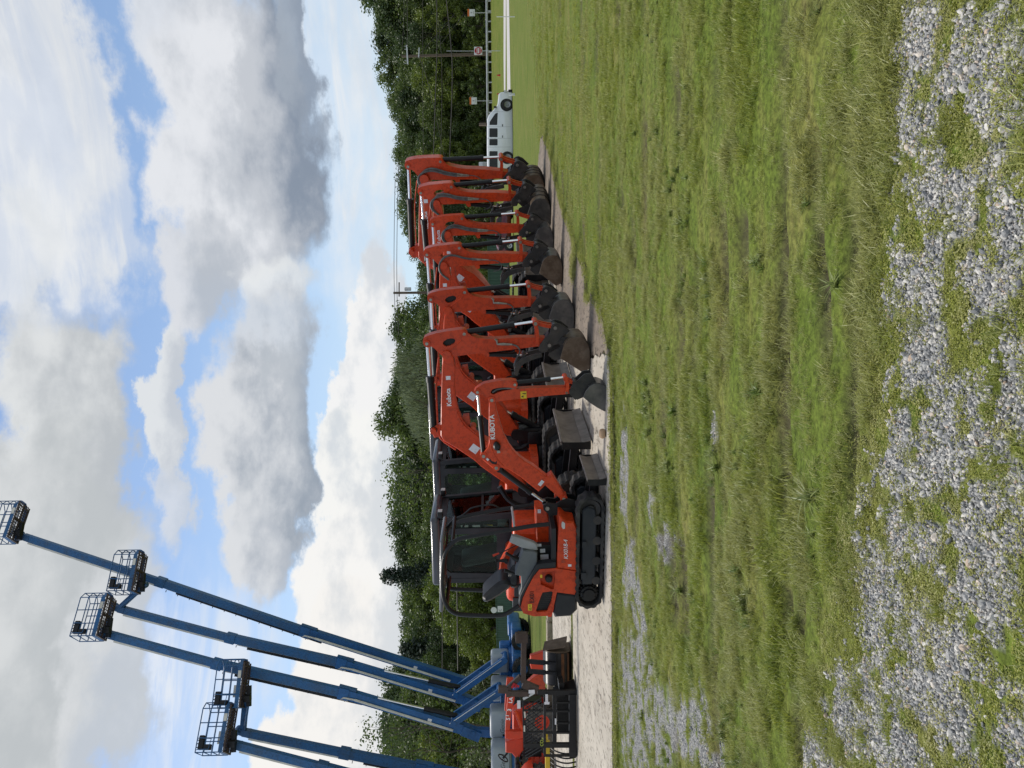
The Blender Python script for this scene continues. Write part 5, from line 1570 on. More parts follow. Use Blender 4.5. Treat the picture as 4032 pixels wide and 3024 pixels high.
# ------------------------------------------------------------------ boom lifts
def wheel(parent, c, r, w, tyre_m, rim_m, ax='y', lug=True, rimr=0.58):
    """wheel with its axle along y"""
    mb = MB(); s, t, z = c
    o = empty_part('wheel', parent)
    pr = [(r * rimr, -w / 2), (r * 0.93, -w / 2), (r, -w * 0.36), (r, w * 0.36), (r * 0.93, w / 2), (r * rimr, w / 2), (r * rimr * 0.95, w * 0.3), (r * rimr * 0.95, -w * 0.3), (r * rimr, -w / 2)]
    mb.lathe([(a, t + b_) for a, b_ in pr], (s, z), 28)
    if lug:
        for i in range(18):
            a = 2 * math.pi * i / 18
            for sd in (-1, 1):
                a2 = a + (0.17 if sd > 0 else 0)
                p0 = Vector((s + math.cos(a2) * r * 1.0, t, z + math.sin(a2) * r * 1.0)); p1 = Vector((s + math.cos(a2 + 0.14) * r * 0.985, t + sd * w * 0.5, z + math.sin(a2 + 0.14) * r * 0.985))
                mb.beam(p0, p1, 0.07 * r / 0.45, 0.06 * r / 0.45, side=Vector((math.cos(a2), 0, math.sin(a2))).cross(Vector((0, 1, 0))))
    ty = mb.build('tyre', tyre_m, parent)
    rm = MB()
    for sg in (-1,):
        rm.lathe([(0, t + sg * w * 0.18), (r * 0.16, t + sg * w * 0.18), (r * 0.2, t + sg * w * 0.06), (r * rimr * 0.7, t + sg * w * 0.10), (r * rimr * 0.85, t + sg * w * 0.38), (r * rimr * 1.02, t + sg * w * 0.47)], (s, z), 24)
    rm.lathe([(0, t + w * 0.1), (r * rimr * 0.8, t + w * 0.1), (r * rimr * 1.02, t + w * 0.47)], (s, z), 20)
    ri = rm.build('rim', rim_m, ty)
    return ty


def empty_part(*a):
    return None


def basket(parent, c, yaw, W=1.95, D=0.92, H=1.10, flip=1):
    """work platform: c is the middle of its floor"""
    rot = Matrix.Rotation(R(yaw), 3, 'Z'); c = Vector(c)
    tp = lambda x, y, z: c + rot @ Vector((x, y, z))
    w, d = W / 2, D / 2
    fr = MB(); r = 0.023
    loop = lambda z: [tp(-w, -d, z), tp(w * 0.72, -d, z), tp(w, -d * 0.4, z), tp(w, d * 0.4, z), tp(w * 0.72, d, z), tp(-w, d, z), tp(-w, -d, z)]
    for z in (H, H * 0.68, H * 0.38): fr.tube(loop(z), r, 6)
    for x in (-w, -w * 0.45, w * 0.15, w * 0.72):
        for y_ in (-d, d): fr.tube([tp(x, y_, 0.05), tp(x, y_, H)], r, 6)
    for y_ in (-d * 0.4, d * 0.4): fr.tube([tp(w, y_, 0.05), tp(w, y_, H)], r, 6)
    bk = fr.build('basket', BLUED, parent)
    fl = MB()
    for i in range(15): fl.beam(tp(-w + (i + .5) * W / 15.5, -d, 0), tp(-w + (i + .5) * W / 15.5, d, 0), 0.022, 0.03)
    for i in range(7): fl.beam(tp(-w, -d + (i + .5) * D / 7, 0), tp(w * .93, -d + (i + .5) * D / 7, 0), 0.018, 0.03)
    for y_ in (-d * .97, 0, d * .97): fl.beam(tp(-w, y_, -0.045), tp(w * .85, y_, -0.045), 0.05, 0.06)
    for x in (-w * .98, 0, w * .7): fl.beam(tp(x, -d, -0.045), tp(x, d, -0.045), 0.05, 0.06)
    fl.build('floor', BROWNST, bk)
    tb = MB()
    L6 = loop(0)
    for i in range(6):
        a, b_ = L6[i], L6[i + 1]; tb.beam(a + Vector((0, 0, .10)), b_ + Vector((0, 0, .10)), 0.015, 0.17)
    tb.build('toe_board', BLUED, bk)
    pn = MB().rbox(tp(-w * 0.62, -d * 0.9, 0.92), (0.55, 0.20, 0.22), 0.04, 2, rot).rbox(tp(-w * 0.80, -d * 0.9, 0.66), (0.22, 0.14, 0.34), 0.03, 2, rot)
    for q_ in (-.8, -.66, -.52): pn.cyl(tp(w * q_, -d * .9, 1.02), tp(w * q_, -d * .9, 1.13), 0.02, n=6)
    pn.build('control_box', BLACK, bk)
    MB().box(tp(-w * 0.3, d + 0.02, 0.42), (0.5, 0.012, 0.32), rot).build('notice_plate', CREAM, bk); MB().box(tp(w * 0.35, -d - 0.02, 0.1), (0.3, 0.012, 0.13), rot).build('notice_plate', CREAM, bk)
    MB().tube([tp(-w * .9, -d - .02, H * .95), tp(-w * .9, -d - .12, H * .9), tp(-w * .9, -d - .12, H * .5), tp(-w * .5, -d - .12, H * .45), tp(-w * .45, -d - .12, H * .9), tp(-w * .45, -d - .02, H * .95)], 0.02, 6).build('guard_loop', BLUED, bk)
    sup = MB().beam(tp(-w * 0.6, 0, -0.05), tp(-w * 0.6, 0, -0.34), 0.3, 0.26).beam(tp(-w * 0.95, 0.1, -0.28), tp(-w * 0.1, 0.0, -0.22), 0.2, 0.16)
    sup.build('platform_mount', BLACK, bk)
    return bk


LGROUP = 'blue boom lifts with raised booms'


def boom_lift(Y, foot, j1, j2, tip, bsk, label, hood=None, riser=None, jib=None, chassis=None, yaw=30, wid=(0.42, 0.36, 0.30), k=1.0):
    pf, p1, p2, pt = (at(*q, Y) for q in (foot, j1, j2, tip))
    base = at(*(hood[:2] if hood else (2000, foot[1] + 40)), Y); base.z = 0
    root = empty('boom_lift', base, 0, label, 'boom lift', LGROUP)
    o = lambda p: Vector(p) - base
    side = Vector((0, 1, 0))
    d = (pt - pf).normalized(); nrm = Vector((-d.z, 0, d.x))      # left of the boom seen from the yard
    secs = [(pf, p1 + d * 0.35, wid[0]), (p1, p2 + d * 0.3, wid[1]), (p2, pt, wid[2])]
    for i, (a, b_, w) in enumerate(secs):
        mb = MB().beam(o(a), o(b_), w * 0.85, w, side=side)
        for f_ in ((0.30,) if i == 0 else ()):
            c_ = o(a) + (o(b_) - o(a)) * f_ - side * (w * .425 + .004); mk_ = MB().beam(c_ - d * .09, c_ + d * .09, 0.006, 0.11 if i else 0.14, side=side); mk_.build('label', WHITE, root, smooth=0)
        if i < 2:
            e = o(b_); mb.beam(e - d * 0.45, e, w * 0.85 + 0.06, w + 0.06, side=side)
        s = mb.build('boom_section', BLUE if i == 0 else BLUED, root, smooth=0)
        if i == 0:
            tb = MB().tube([o(a) + d * 0.7 - side * (w * 0.42 + 0.05) + nrm * (w * 0.22), o(b_) - d * 0.8 - side * (w * 0.42 + 0.05) + nrm * (w * 0.22)], 0.055, 6)
            tb.tube([o(b_) - d * 0.8 - side * (w * .42 + .05) + nrm * (w * .22), o(b_) - d * 0.3 - side * (w * .42 + .05) + nrm * (w * .3), o(b_) - d * 0.15 - side * (w * .42) + nrm * (w * .55), o(b_) - d * 0.5 - side * (w * .3) + nrm * (w * .62)], 0.04, 6)
            tb.build('cable_conduit', CREAM, s)
            br = MB().prism([(0, 0), (0.75, 0), (0.65, 0.2), (0.1, 0.2)], -0.12, 0.12)
            # bracket on the right side of the section
            bb = MB(); q = o(b_) - d * 0.35 - nrm * (w / 2); bb.beam(q - d * 0.4, q + d * 0.4, 0.26, 0.16, side=side); bb.build('bracket', BLUED, s)
        elif i == 1:
            cc = MB().beam(o(a) + nrm * (w / 2 + 0.07) - d * 0.8, o(b_) + nrm * (w / 2 + 0.07) - d * 1.1, 0.18, 0.10, side=side)
            kk = int((b_ - a).length / 0.55)
            for q in range(kk): z = o(a) + (o(b_) - o(a)) * (q / kk); cc.beam(z + nrm * (w / 2 + 0.1), z + nrm * (w / 2 + 0.2), 0.03, 0.03)
            cc.build('cable_carrier', BLACK, s, smooth=0)
            MB().beam(o(a) + nrm * (w / 2 + 0.02) - d * 0.5, o(b_) + nrm * (w / 2 + 0.02) - d * 0.6, 0.10, 0.08, side=side).build('cable_conduit', CREAM, s, smooth=0)
        else:
            MB().beam(o(a) + nrm * (w / 2 + 0.035), o(b_) + nrm * (w / 2 + 0.05) - d * 0.3, 0.2, 0.10, side=side).build('cable_conduit', CREAM, s, smooth=0)
    # boom head, jib, basket
    hd = MB().beam(o(pt) - d * 0.3, o(pt) + d * 0.35, 0.30, 0.30, 0.2, 0.2, side=side).cyl(o(pt) + d * .25 - side * 0.25, o(pt) + d * .25 + side * 0.25, 0.14)
    hd.build('boom_head', BLUED, root)
    bc = at(*bsk, Y) 
    if jib:
        a, b_ = (at(*q, Y) for q in jib)
        jb = MB().beam(o(a), o(b_), 0.2, 0.24, side=side).cyl(o(b_) - side * .2, o(b_) + side * .2, 0.16)
        jb.tube([o(a) + Vector((0.1, -.16, -.12)), o(b_) + Vector((0.1, -.16, -.2))], 0.05, 8)
        jb.build('jib', BLUED, root)
    basket(root, o(bc), yaw)
    # lift ram on the boom
    if riser:
        r0, r1 = (at(*q, Y) for q in riser)
        rs = MB()
        for t_ in (-0.38, 0.38): rs.beam(o(r0) + side * t_, o(r1) + side * t_, 0.14, 0.30, side=side)
        for f_ in (0.1, 0.5, 0.9): 
            c = o(r0) + (o(r1) - o(r0)) * f_; rs.beam(c - side * 0.35, c + side * 0.35, 0.2, 0.1, side=Vector((0, 0, 1)))
        rs.cyl(o(r0) - side * 0.5, o(r0) + side * 0.5, 0.12).cyl(o(r1) - side * 0.48, o(r1) + side * 0.48, 0.13)
        ro = rs.build('riser_arm', BLUE, root, smooth=0)
        MB().beam(o(r0) - side * .455 + nrm * 0.0 + Vector((0, 0, .17)), o(r1) - side * .455 + Vector((0, 0, .17)), 0.01, 0.03).build('edge_strip', LETTER, ro)
        dn = o(pf) - d * 0.2
        lk = MB().beam(dn, Vector((dn.x + (-0.15), 0, 1.05)), 0.3, 0.34, side=side).beam(dn - d * 0.35 + nrm * .1, dn + d * 0.5, 0.52, 0.42, side=side); lk.cyl(dn - side * .3, dn + side * .3, .12)
        lk.build('mast_link', BLUE, root, smooth=0)
        q0, q1 = o(r1) + (o(r0) - o(r1)) * 0.12 + Vector((0, 0, .1)), o(pf) + d * 4.3 - nrm * (wid[0] / 2 + .12)
        cy = MB().cyl(q0, q0 + (q1 - q0) * 0.42, 0.11); co = cy.build('lift_cylinder', BLACK, root); MB().cyl(q0 + (q1 - q0) * .42, q1, 0.06).build('rod', CHROME, co)
    # turntable, hood, chassis
    if hood:
        hpx, hpy, x0, x1, zt = hood
        a, b_ = at(hpx, x1, Y).x - base.x, at(hpx, x0, Y).x - base.x
        MB().rbox(((a + b_) / 2, -0.35, (zt + 1.0) / 2 + 0.03), (b_ - a, 1.1, zt - 1.0), 0.13, 3).build('engine_hood', HOODG, root)
        MB().box(((a + b_) / 2, -0.905, 1.12), ((b_ - a) * .8, 0.012, 0.03)).build('hood_seam', PLASTIC, root)
        hx = (a + b_) / 2 - (b_ - a) * .3
        if b_ - a > 1.0: text(root, 'Genie', hx, 1.32, -0.905, 0.26, PLASTIC, 0, 0.3)
        tt = MB().rbox(((a + b_) / 2, 0, 0.93), (b_ - a + 0.15, 1.5, 0.22), 0.04).rbox(((a + b_) / 2 + (b_ - a) * 0.3, 0.45, 1.2), ((b_ - a) * .8, 0.7, 0.55), 0.08).cyl(((a + b_) / 2, 0, .6), ((a + b_) / 2, 0, .84), 0.5)
        tt.build('turntable', BLUE, root)
        ch = MB().rbox(((a + b_) / 2, 0, 0.53), (2.7, 1.1, 0.36), 0.06); ch.rbox(((a + b_) / 2 + 1.35, 0, 0.66), (0.7, 1.6, 0.5), 0.10, 3); ch.rbox(((a + b_) / 2 - 1.35, 0, 0.6), (0.6, 1.6, 0.36), 0.06)
        for sx in (-1, 1): ch.cyl(((a + b_) / 2 + sx * 1.15, -1.0, .44), ((a + b_) / 2 + sx * 1.15, 1.0, .44), 0.09)
        ch.build('chassis', BLUE, root)
        for sx in (-1, 1):
            for t_ in (-1.0, 1.0): wheel(root, ((a + b_) / 2 + sx * 1.15, t_, 0.44), 0.44, 0.34, TYRE, BLUED)
    return root


boom_lift(37.5, (1830, 2685), (1212, 2489), (640, 2294), (95, 2113), (72, 2052), 'blue boom lift whose basket reaches highest, at the top of the sky', hood=(1990, 2590, 2555, 2628, 1.87), yaw=33)
boom_lift(36.5, (1852, 2760), (1356, 2612), (915, 2514), (468, 2396), (548, 2250), 'blue boom lift whose basket sits on a bent jib before the highest boom', hood=(1990, 2690, 2660, 2733, 1.87), riser=((1988, 2587), (1797, 2722)),
          jib=((470, 2394), (566, 2306)), yaw=27)
boom_lift(34.5, (1846, 2875), (1365, 2730), (863, 2616), (430, 2498), (418, 2425), 'blue boom lift with its basket just below and left of the bent-jib basket', hood=(1990, 2800, 2770, 2874, 1.92), riser=((1965, 2712), (1787, 2832)), yaw=33)
boom_lift(33.5, (1990, 3085), (1668, 3026), (1365, 2966), (957, 2882), (962, 2690), 'blue boom lift half out of frame with a lower basket on a thin jib', hood=(1990, 2960, 2908, 3008, 1.88), jib=((957, 2876), (968, 2752)), yaw=24)
boom_lift(32.5, (1940, 3195), (1600, 3107), (1276, 3022), (922, 2930), (905, 2866), 'blue boom lift at the frame edge, lowest basket, boom running out of the picture', yaw=33)

# chassis of a lift parked beyond, seen past the mini excavator
Yx = 38.5
b0 = at(2050, 2500, Yx); b0.z = 0
rt = empty('boom_lift', b0, 0, 'blue lift chassis with its boom out of sight, glimpsed behind the mini excavator', 'boom lift', None)
ch = MB().rbox((0.55, 0, 0.75), (0.75, 1.7, 0.62), 0.12, 3).rbox((-0.5, 0, 0.82), (1.9, 1.2, 0.3), 0.05); ch.build('chassis', BLUE, rt)
for t_ in (-0.95, .95): wheel(rt, (-0.1, t_, 0.42), 0.42, 0.34, TYRE, BLUED); wheel(rt, (-1.7, t_, 0.42), 0.42, 0.34, TYRE, BLUED)

# ------------------------------------------------------------------ tractor with loader
Yt = 22.0
b0 = at(2100, 2890, Yt); b0.z = 0
rt = empty('tractor', b0, 0, 'red tractor with a front loader arm behind the black guard frame', 'tractor')
q = lambda px, py, dy=0.0: tuple(at(px, py, Yt + dy)[i] - b0[i] for i in (0, 2))
Q = lambda pts, dy=0.0: [q(a, b_, dy) for a, b_ in pts]
ld = MB().prism(Q(Z1([(545, 540), (700, 545), (690, 640), (640, 800), (625, 1000), (600, 1200), (590, 1300), (495, 1300), (495, 1200), (510, 950), (530, 700)]), -.65), -0.72, -0.60, bev=0.01)
ld.prism(Q(Z1([(490, 1290), (560, 1285), (700, 1300), (880, 1290), (885, 1440), (700, 1470), (560, 1465), (490, 1450)]), -.65), -0.74, -0.58, bev=0.01)
lo = ld.build('loader_arm', RED, rt)
MB().prism(Q(Z1([(545, 540), (700, 545), (690, 640), (640, 800), (625, 1000), (600, 1200), (590, 1300), (495, 1300), (495, 1200), (510, 950), (530, 700)]), -.65), 0.60, 0.72, bev=0.01).build('loader_arm', RED, rt)
tx = q(*Z1([(640, 690)])[0], -.65); text(lo, 'LA', tx[0], tx[1], -0.725, 0.14, LETTER, -8, 0, bold=0.004)
tx = q(*Z1([(620, 870)])[0], -.65); text(lo, '3', tx[0], tx[1], -0.725, 0.15, LETTER, -8, 0, bold=0.004)
tx = q(*Z1([(590, 1060)])[0], -.65); text(lo, '5', tx[0], tx[1], -0.725, 0.14, LETTER, -8, 0, bold=0.004); tx = q(*Z1([(565, 985)])[0], -.65); text(lo, '1', tx[0], tx[1], -0.725, 0.12, LETTER, -8, 0, bold=0.004)
a, b_ = Q(Z1([(710, 850), (870, 1290)]), -.65); c = MB().cyl((a[0], -.66, a[1]), (b_[0], -.66, b_[1]), 0.055); c.build('loader_cylinder', ORANGE, rt)
pl_ = MB().prism(Q(Z1([(650, 860), (760, 790), (1020, 640), (1200, 640), (1200, 760), (900, 1000), (880, 1290), (650, 1290)]), 0), -0.3, 0.3, bev=0.03); pl_.build('engine_cover', RED, rt)
MB().prism(Q(R6([(1100, 900), (1330, 900), (1330, 1500), (1130, 1500)]), 0), -0.2, 0.2).build('transmission', BLACK, rt)
MB().prism(Q(R6([(940, 1330), (1050, 1290), (1130, 1290), (1130, 1420), (1050, 1500), (1010, 1450), (940, 1440)]), 0), -0.28, 0.28, bev=0.02).build('dashboard', RED, rt)
fc = q(*R6([(1322, 1040)])[0]); wheel(rt, (fc[0], -0.62, fc[1]), 0.42, 0.24, TYRED, RED, rimr=.5); wheel(rt, (fc[0], 0.62, fc[1]), 0.42, 0.24, TYRED, RED, rimr=.5)
rc = q(2106, 3032); rc = (rc[0], 0.46); wheel(rt, (rc[0], -0.72, rc[1]), 0.47, 0.36, TYRED, RED); wheel(rt, (rc[0], 0.72, rc[1]), 0.47, 0.36, TYRED, RED)
fd = MB()
for t_ in (-0.72, 0.72):
    pts = []
    for i in range(13): an = R(20 + 140 * i / 12); pts.append((rc[0] + 0.60 * math.cos(an), rc[1] + 0.60 * math.sin(an)))
    pts += [(rc[0] + 0.54 * math.cos(R(160 - 140 * i / 12)), rc[1] + 0.54 * math.sin(R(160 - 140 * i / 12))) for i in range(13)]
    MB().prism(pts, t_ - 0.22, t_ + 0.22).build('fender', RED, rt)
sw = MB(); c = q(*R6([(915, 1550)])[0]); ring = []
for i in range(17): an = 2 * math.pi * i / 16; ring.append((c[0] + 0.08 * math.cos(an), 0.15 * math.sin(an), c[1] + 0.13 * math.cos(an)))
sw.tube(ring, 0.02, 6, cap=False); sw.tube([(c[0], 0, c[1]), (c[0] + 0.35, 0, c[1] - 0.3)], 0.03, 6); sw.build('steering_wheel', BLACK, rt)
MB().rbox((rc[0] + 0.05, 0, rc[1] + 0.6), (0.5, 0.5, 0.14), 0.04).build('seat', SEATM, rt)
lf = MB().prism(Q(Z2([(1040, 760), (1385, 650), (1400, 1060), (1380, 1130), (1240, 1180), (1060, 1080), (1025, 930)]), -.4), -0.5, -0.3, bev=0.02)
lf.build('loader_frame', RED, rt)
MB().prism(Q(Z2([(940, 1380), (1090, 1240), (1270, 1130), (1360, 1150), (1365, 1500), (1270, 1510), (1090, 1430)]), -.5), -0.6, -0.35, bev=0.02).build('loader_hitch', ORANGE_D, rt)

# bucket standing on the slab
Yb = 16.4
b0 = at(2255, 2607, Yb); b0.z = 0
rt = empty('loader_bucket', b0, 0, 'black loader bucket with brown worn bands standing on the concrete', 'bucket')
xa, xb = at(2200, 2674, Yb).x - b0.x, at(2200, 2548, Yb).x - b0.x
prof = [(-0.05, 0.62), (-0.24, 0.58), (-0.33, 0.46), (-0.36, 0.30), (-0.35, 0.16), (-0.30, 0.06), (-0.15, 0.035), (0.30, 0.035)]
prof = smooth_poly(prof, 2, closed=False); inn = [(a + 0.02, b_ if i == 0 else b_ + 0.004) for i, (a, b_) in enumerate(prof)]
mb = MB(); n = len(prof); vs = [(x, a, b_) for x in (xa, xb) for a, b_ in prof] + [(x, a, b_) for x in (xa, xb) for a, b_ in inn]
fs = []
for i in range(n - 1): fs += [(i, i + 1, n + i + 1, n + i), (2 * n + i, 3 * n + i, 3 * n + i + 1, 2 * n + i + 1)]
fs += [(0, n, 3 * n, 2 * n), (n - 1, 3 * n - 1, 4 * n - 1, 2 * n - 1), ]
mb._add(vs, fs)
so_ = mb.build('shell', BLACKG, rt)
for x in (xa, xb):
    m2 = MB(); rot = Matrix.Rotation(R(90), 3, 'Z')
    tri = tessellate_polygon([[Vector((a, b_, 0)) for a, b_ in prof]])
    m2._add([(x - .012, a, b_) for a, b_ in prof] + [(x + .012, a, b_) for a, b_ in prof], [tuple(t) for t in tri] + [tuple(i + n for i in t) for t in tri] + [(i, (i + 1) % n, n + (i + 1) % n, n + i) for i in range(n)])
    m2.build('end_plate', RUST if x == xb else BLACK, rt)
for z0_, z1_, mt in ((0.335, 0.38, BLACK), (0.20, 0.26, STRIPE), (0.10, 0.135, STRIPE)):
    m2 = MB(); y_ = -0.364 if z0_ > .15 else -0.352; m2.box(((xa + xb) / 2, y_ + 0.002, (z0_ + z1_) / 2), (xb - xa - 0.03, 0.02, z1_ - z0_)); m2.build('wear_strip', mt, so_)
lipp = Q2 = None
m2 = MB().beam((xb + 0.02, 0.02, 0.60), (xb + 0.13, -0.05, 0.12), 0.5, 0.02, 0.62, 0.02, side=Vector((0, 1, 0))); m2.build('cutting_lip', RUST, rt)
for f_ in (0.32, 0.62):
    x = xb + (xa - xb) * f_; m2 = MB().beam((x, -0.30, 0.60), (x, -0.20, 0.92), 0.05, 0.09).beam((x, -0.36, 0.36), (x, -0.28, 0.62), 0.05, 0.06); m2.build('mounting_bracket', BLACK, rt)

# black guard frame attachment
Yg = 15.2
b0 = at(2270, 2840, Yg); b0.z = 0
rt = empty('mulcher_frame', b0, 0, 'black steel cutter frame with a mesh guard standing beside the loader bucket', 'machine frame')
q = lambda px, py, dy=0.0: Vector((at(px, py, Yg + dy).x - b0.x, dy, at(px, py, Yg + dy).z))
zq = lambda x, y_, dy=0.0: q(*Z1([(x, y_)])[0], dy)
fr = MB()
for x, y0_, y1_, w in ((1590, 520, 1659, .04), (1545, 520, 1650, .035), (1355, 470, 1850, .045), (1255, 1950, 1952, .02)):
    fr.beam(zq(x, y0_), zq(x, y1_), 0.06, w)
fr.beam(zq(1955, 500), zq(1955, 1860), 0.12, 0.13); fr.beam(zq(2050, 520, .1), zq(2050, 1860, .1), 0.05, 0.035)
for y_, x0_, x1_ in ((470, 1200, 2060), (1620, 900, 2050)): fr.beam(zq(x0_, y_), zq(x1_, y_), 0.07, 0.085)
for y_, x0_, x1_ in ((880, 1340, 1950), (1350, 1330, 1950), (690, 1600, 1900), (1140, 1600, 1900), (1850, 1340, 2050)): fr.beam(zq(x0_, y_), zq(x1_, y_), 0.05, 0.035)
fo = fr.build('frame', BLACK, rt, smooth=0)
MB().box2(tuple(zq(1900, 540, .5)), tuple(zq(1620, 1330, .55))).build('back_plate', BLACK, rt)
MB().beam(zq(2040, 300, .3), zq(1560, 480, .3), 0.5, 0.04).beam(zq(1700, 200, .3), zq(1720, 480, .3), 0.4, 0.1).build('skid_plate', BLACK, rt)
gf = MB()
gf.beam(zq(880, 640), zq(905, 1590), 0.05, 0.035).beam(zq(900, 1590), zq(1100, 1700), 0.05, 0.035); gf.beam(zq(905, 860), zq(1320, 870), 0.04, 0.025).beam(zq(905, 1340), zq(1320, 1335), 0.04, 0.025)
for i in range(17):
    y_ = 600 + i * 70; gf.beam(zq(1290, y_), zq(925, y_ + 220), 0.015, 0.016)
    if i % 2 == 0 and y_ + 330 < 1700: gf.beam(zq(925, y_), zq(1290, y_ + 330), 0.015, 0.012)
for x in (1000, 1100, 1200): gf.beam(zq(x, 620), zq(x, 1650), 0.012, 0.010)
gf.build('mesh_guard', BLACK, rt, smooth=0)
MB().beam(zq(885, 620), zq(1215, 430), 0.05, 0.035).build('guard_edge', GALV, rt)
MB().beam(zq(915, 895, -.03), zq(925, 1030, -.03), 0.012, 0.03).beam(zq(910, 1200, -.03), zq(912, 1330, -.03), 0.012, 0.03).build('yellowed_label', CREAM, rt)
fr2 = MB().beam(zq(345, 400), zq(560, 420), 0.12, 0.12).beam(zq(560, 380), zq(830, 130), 0.1, 0.09).beam(zq(900, -700), zq(885, 250), 0.13, 0.10).beam(zq(880, 280), zq(1200, 420), 0.12, 0.14).beam(zq(560, 420), zq(560, 560), .1, .08).beam(zq(590, 500), zq(1010, 500), 0.08, 0.1)
fr2.box(tuple(zq(850, -720)), (0.18, 0.16, 0.24)); fr2.build('lift_arm', BROWNST, rt, smooth=0)
st = MB()
for i in range(3): st.beam(zq(640 + i * 60, 380 - i * 10, -.07), zq(700 + i * 40, 280 + i * 20, -.07), 0.012, 0.05)
st.build('red_stripe', SIGNR, rt)
for (x, y_, w, h) in ((1070, 460, .07, .12), (790, 740, .16, .065), (1395, 600, .15, .05), (1400, 710, .05, .10), (1590, 1110, .12, .03)):
    c = zq(x, y_, -.09); decal(rt, 'label', (c.x, c.z), w, h, -.09, 0, WHITE)
tx = zq(1322, 1640, -.05); text(rt, 'CO', tx.x - .01, tx.z, -.05, 0.085, mat('lime_lettering', (0.38, 0.45, 0.06), (0.34, 0.4, 0.05)), 0, 0, bold=0.001)

# landscape rake with curved tines
b0 = at(2262, 3000, 15.6); b0.z = 0
rt = empty('landscape_rake', b0, 0, 'yellow framed landscape rake with curved dark tines, at the frame edge', 'rake')
MB().box((-0.1, 0, 0.60), (1.1, 0.08, 0.09)).box((-0.1, 0.3, 0.60), (1.1, 0.06, 0.06)).build('rake_frame', YELLOW, rt)
for i in range(9):
    x = 0.34 - i * 0.095
    pts = [(x, 0, 0.56), (x - .02, -.14, 0.50), (x - .035, -.26, 0.34), (x - .03, -.30, 0.2), (x - .02, -.26, 0.05)]
    MB().tube(smooth_poly(pts, 2, closed=False), 0.016, 6).build('tine', BLACK, rt)

# ------------------------------------------------------------------ van and car
Yv = 56.5
b0 = at(2018, 530, Yv); b0.z = 0
van = empty('van', b0, 0, 'white passenger van parked on the grass by the driveway', 'van')
q = lambda px, py: (at(px, py, Yv).x - b0.x, at(px, py, Yv).z)
Q = lambda pts: [q(a, b_) for a, b_ in pts]
pr = Q(R5([(872, 1048), (815, 1052), (752, 1056), (728, 1075), (716, 1180), (706, 1205), (622, 1300), (606, 1345), (602, 1659), (605, 1880), (640, 1905), (880, 1905), (884, 1659), (878, 1265)]))
bo = MB(); W = 0.98
ins = [(p[0] * 0.995, 0.6 + (p[1] - 0.6) * 0.985) for p in pr]
bo.prism(pr, -W + 0.0, W, bev=0.07); bd = bo.build('body', VANW, van, smooth=50)
for pts in ([(712, 1410), (718, 1278), (690, 1288), (632, 1375), (628, 1410)], [(628, 1445), (716, 1445), (716, 1540), (628, 1540)], [(628, 1560), (716, 1560), (716, 1628), (628, 1628)], [(628, 1690), (716, 1690), (716, 1880), (628, 1880)]):
    MB().prism(round_poly(Q(R5(pts)), 0.05), -W - 0.004, -W + 0.02).build('window', DGLASS, van)
ws = MB(); a, c = q(*R5([(700, 1215)])[0]), q(*R5([(628, 1298)])[0])
ws.beam((a[0] + .012, 0, a[1] + .012), (c[0] + .012, 0, c[1] + .012), 1.6, 0.02); ws.build('windscreen', DGLASS, van)
ln = MB()
for y_ in (1268, 1428, 1552, 1645): z0_, x_ = q(*R5([(870, y_)])[0])[1], q(*R5([(870, y_)])[0])[0]; ln.box((x_, -W - 0.002, (z0_ + 2.0) / 2), (0.012, 0.008, 2.0 - z0_ - 0.12))
ln.build('door_seam', PLASTICL, bd)
for y_ in (1415, 1535):
    p = q(*R5([(768, y_)])[0]); MB().rbox((p[0], -W - .02, p[1]), (0.16, 0.04, 0.05), 0.012).build('handle', BLACK, bd)
p = q(*R5([(820, 1052)])[0])
MB().rbox((p[0] + 0.03, 0, p[1] + .12), (0.12, 1.7, 0.36), 0.04).build('grille', BLACKG, van); MB().rbox((p[0] + 0.05, 0, p[1] - 0.22), (0.22, 2.0, 0.30), 0.05).build('bumper', BLACK, van)
for s in (-1, 1): MB().rbox((p[0] + 0.0, s * 0.86, p[1] + 0.12), (0.22, 0.28, 0.24), 0.03).build('headlight', LAMP, van)
p = q(*R5([(705, 1225)])[0]); MB().rbox((p[0], -W - .12, p[1] + 0.1), (0.10, 0.18, 0.22), 0.03).build('mirror', BLACK, van)
for y_ in (1195, 1760):
    c = q(*R5([(870, y_)])[0]); 
    for s in (-1, 1):
        wheel(van, (c[0], s * (W - .01), 0.37), 0.37, 0.24, TYRE, PLASTICL, lug=False, rimr=.62)
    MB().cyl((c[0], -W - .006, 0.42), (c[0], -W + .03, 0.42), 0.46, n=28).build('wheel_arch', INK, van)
MB().box((0, 0, 0.40), (4.6, 1.7, 0.14)).build('underbody', INK, van)

Yc = 57.5
b0 = at(2020, 910, Yc); b0.z = 0
car = empty('car', b0, 0, 'maroon car seen through the row of orange arms', 'car')
q = lambda px, py: (at(px, py, Yc).x - b0.x, at(px, py, Yc).z)
Q = lambda pts: [q(a, b_) for a, b_ in pts]
pr = Q([(2012, 800), (1990, 797), (1980, 806), (1976, 845), (1955, 872), (1951, 900), (1951, 945), (1956, 975), (1973, 1000), (1976, 1020), (1988, 1028), (2012, 1026)])
bd = MB().prism(pr, -0.85, 0.85, bev=0.06).build('body', MAROON, car, smooth=50)
for pts in ([(1975, 852), (1958, 874), (1955, 905), (1974, 905)], [(1974, 911), (1955, 911), (1957, 945), (1974, 948)], [(1974, 953), (1958, 951), (1960, 972), (1972, 988)]):
    MB().prism(Q(pts), -0.858, -0.82).build('window', DGLASS, car)
ws = MB(); a, c = q(1975, 850), q(1957, 869); ws.beam((a[0] + .012, 0, a[1] + .012), (c[0] + .012, 0, c[1] + .012), 1.45, 0.02); ws.build('windscreen', LAMP, car)
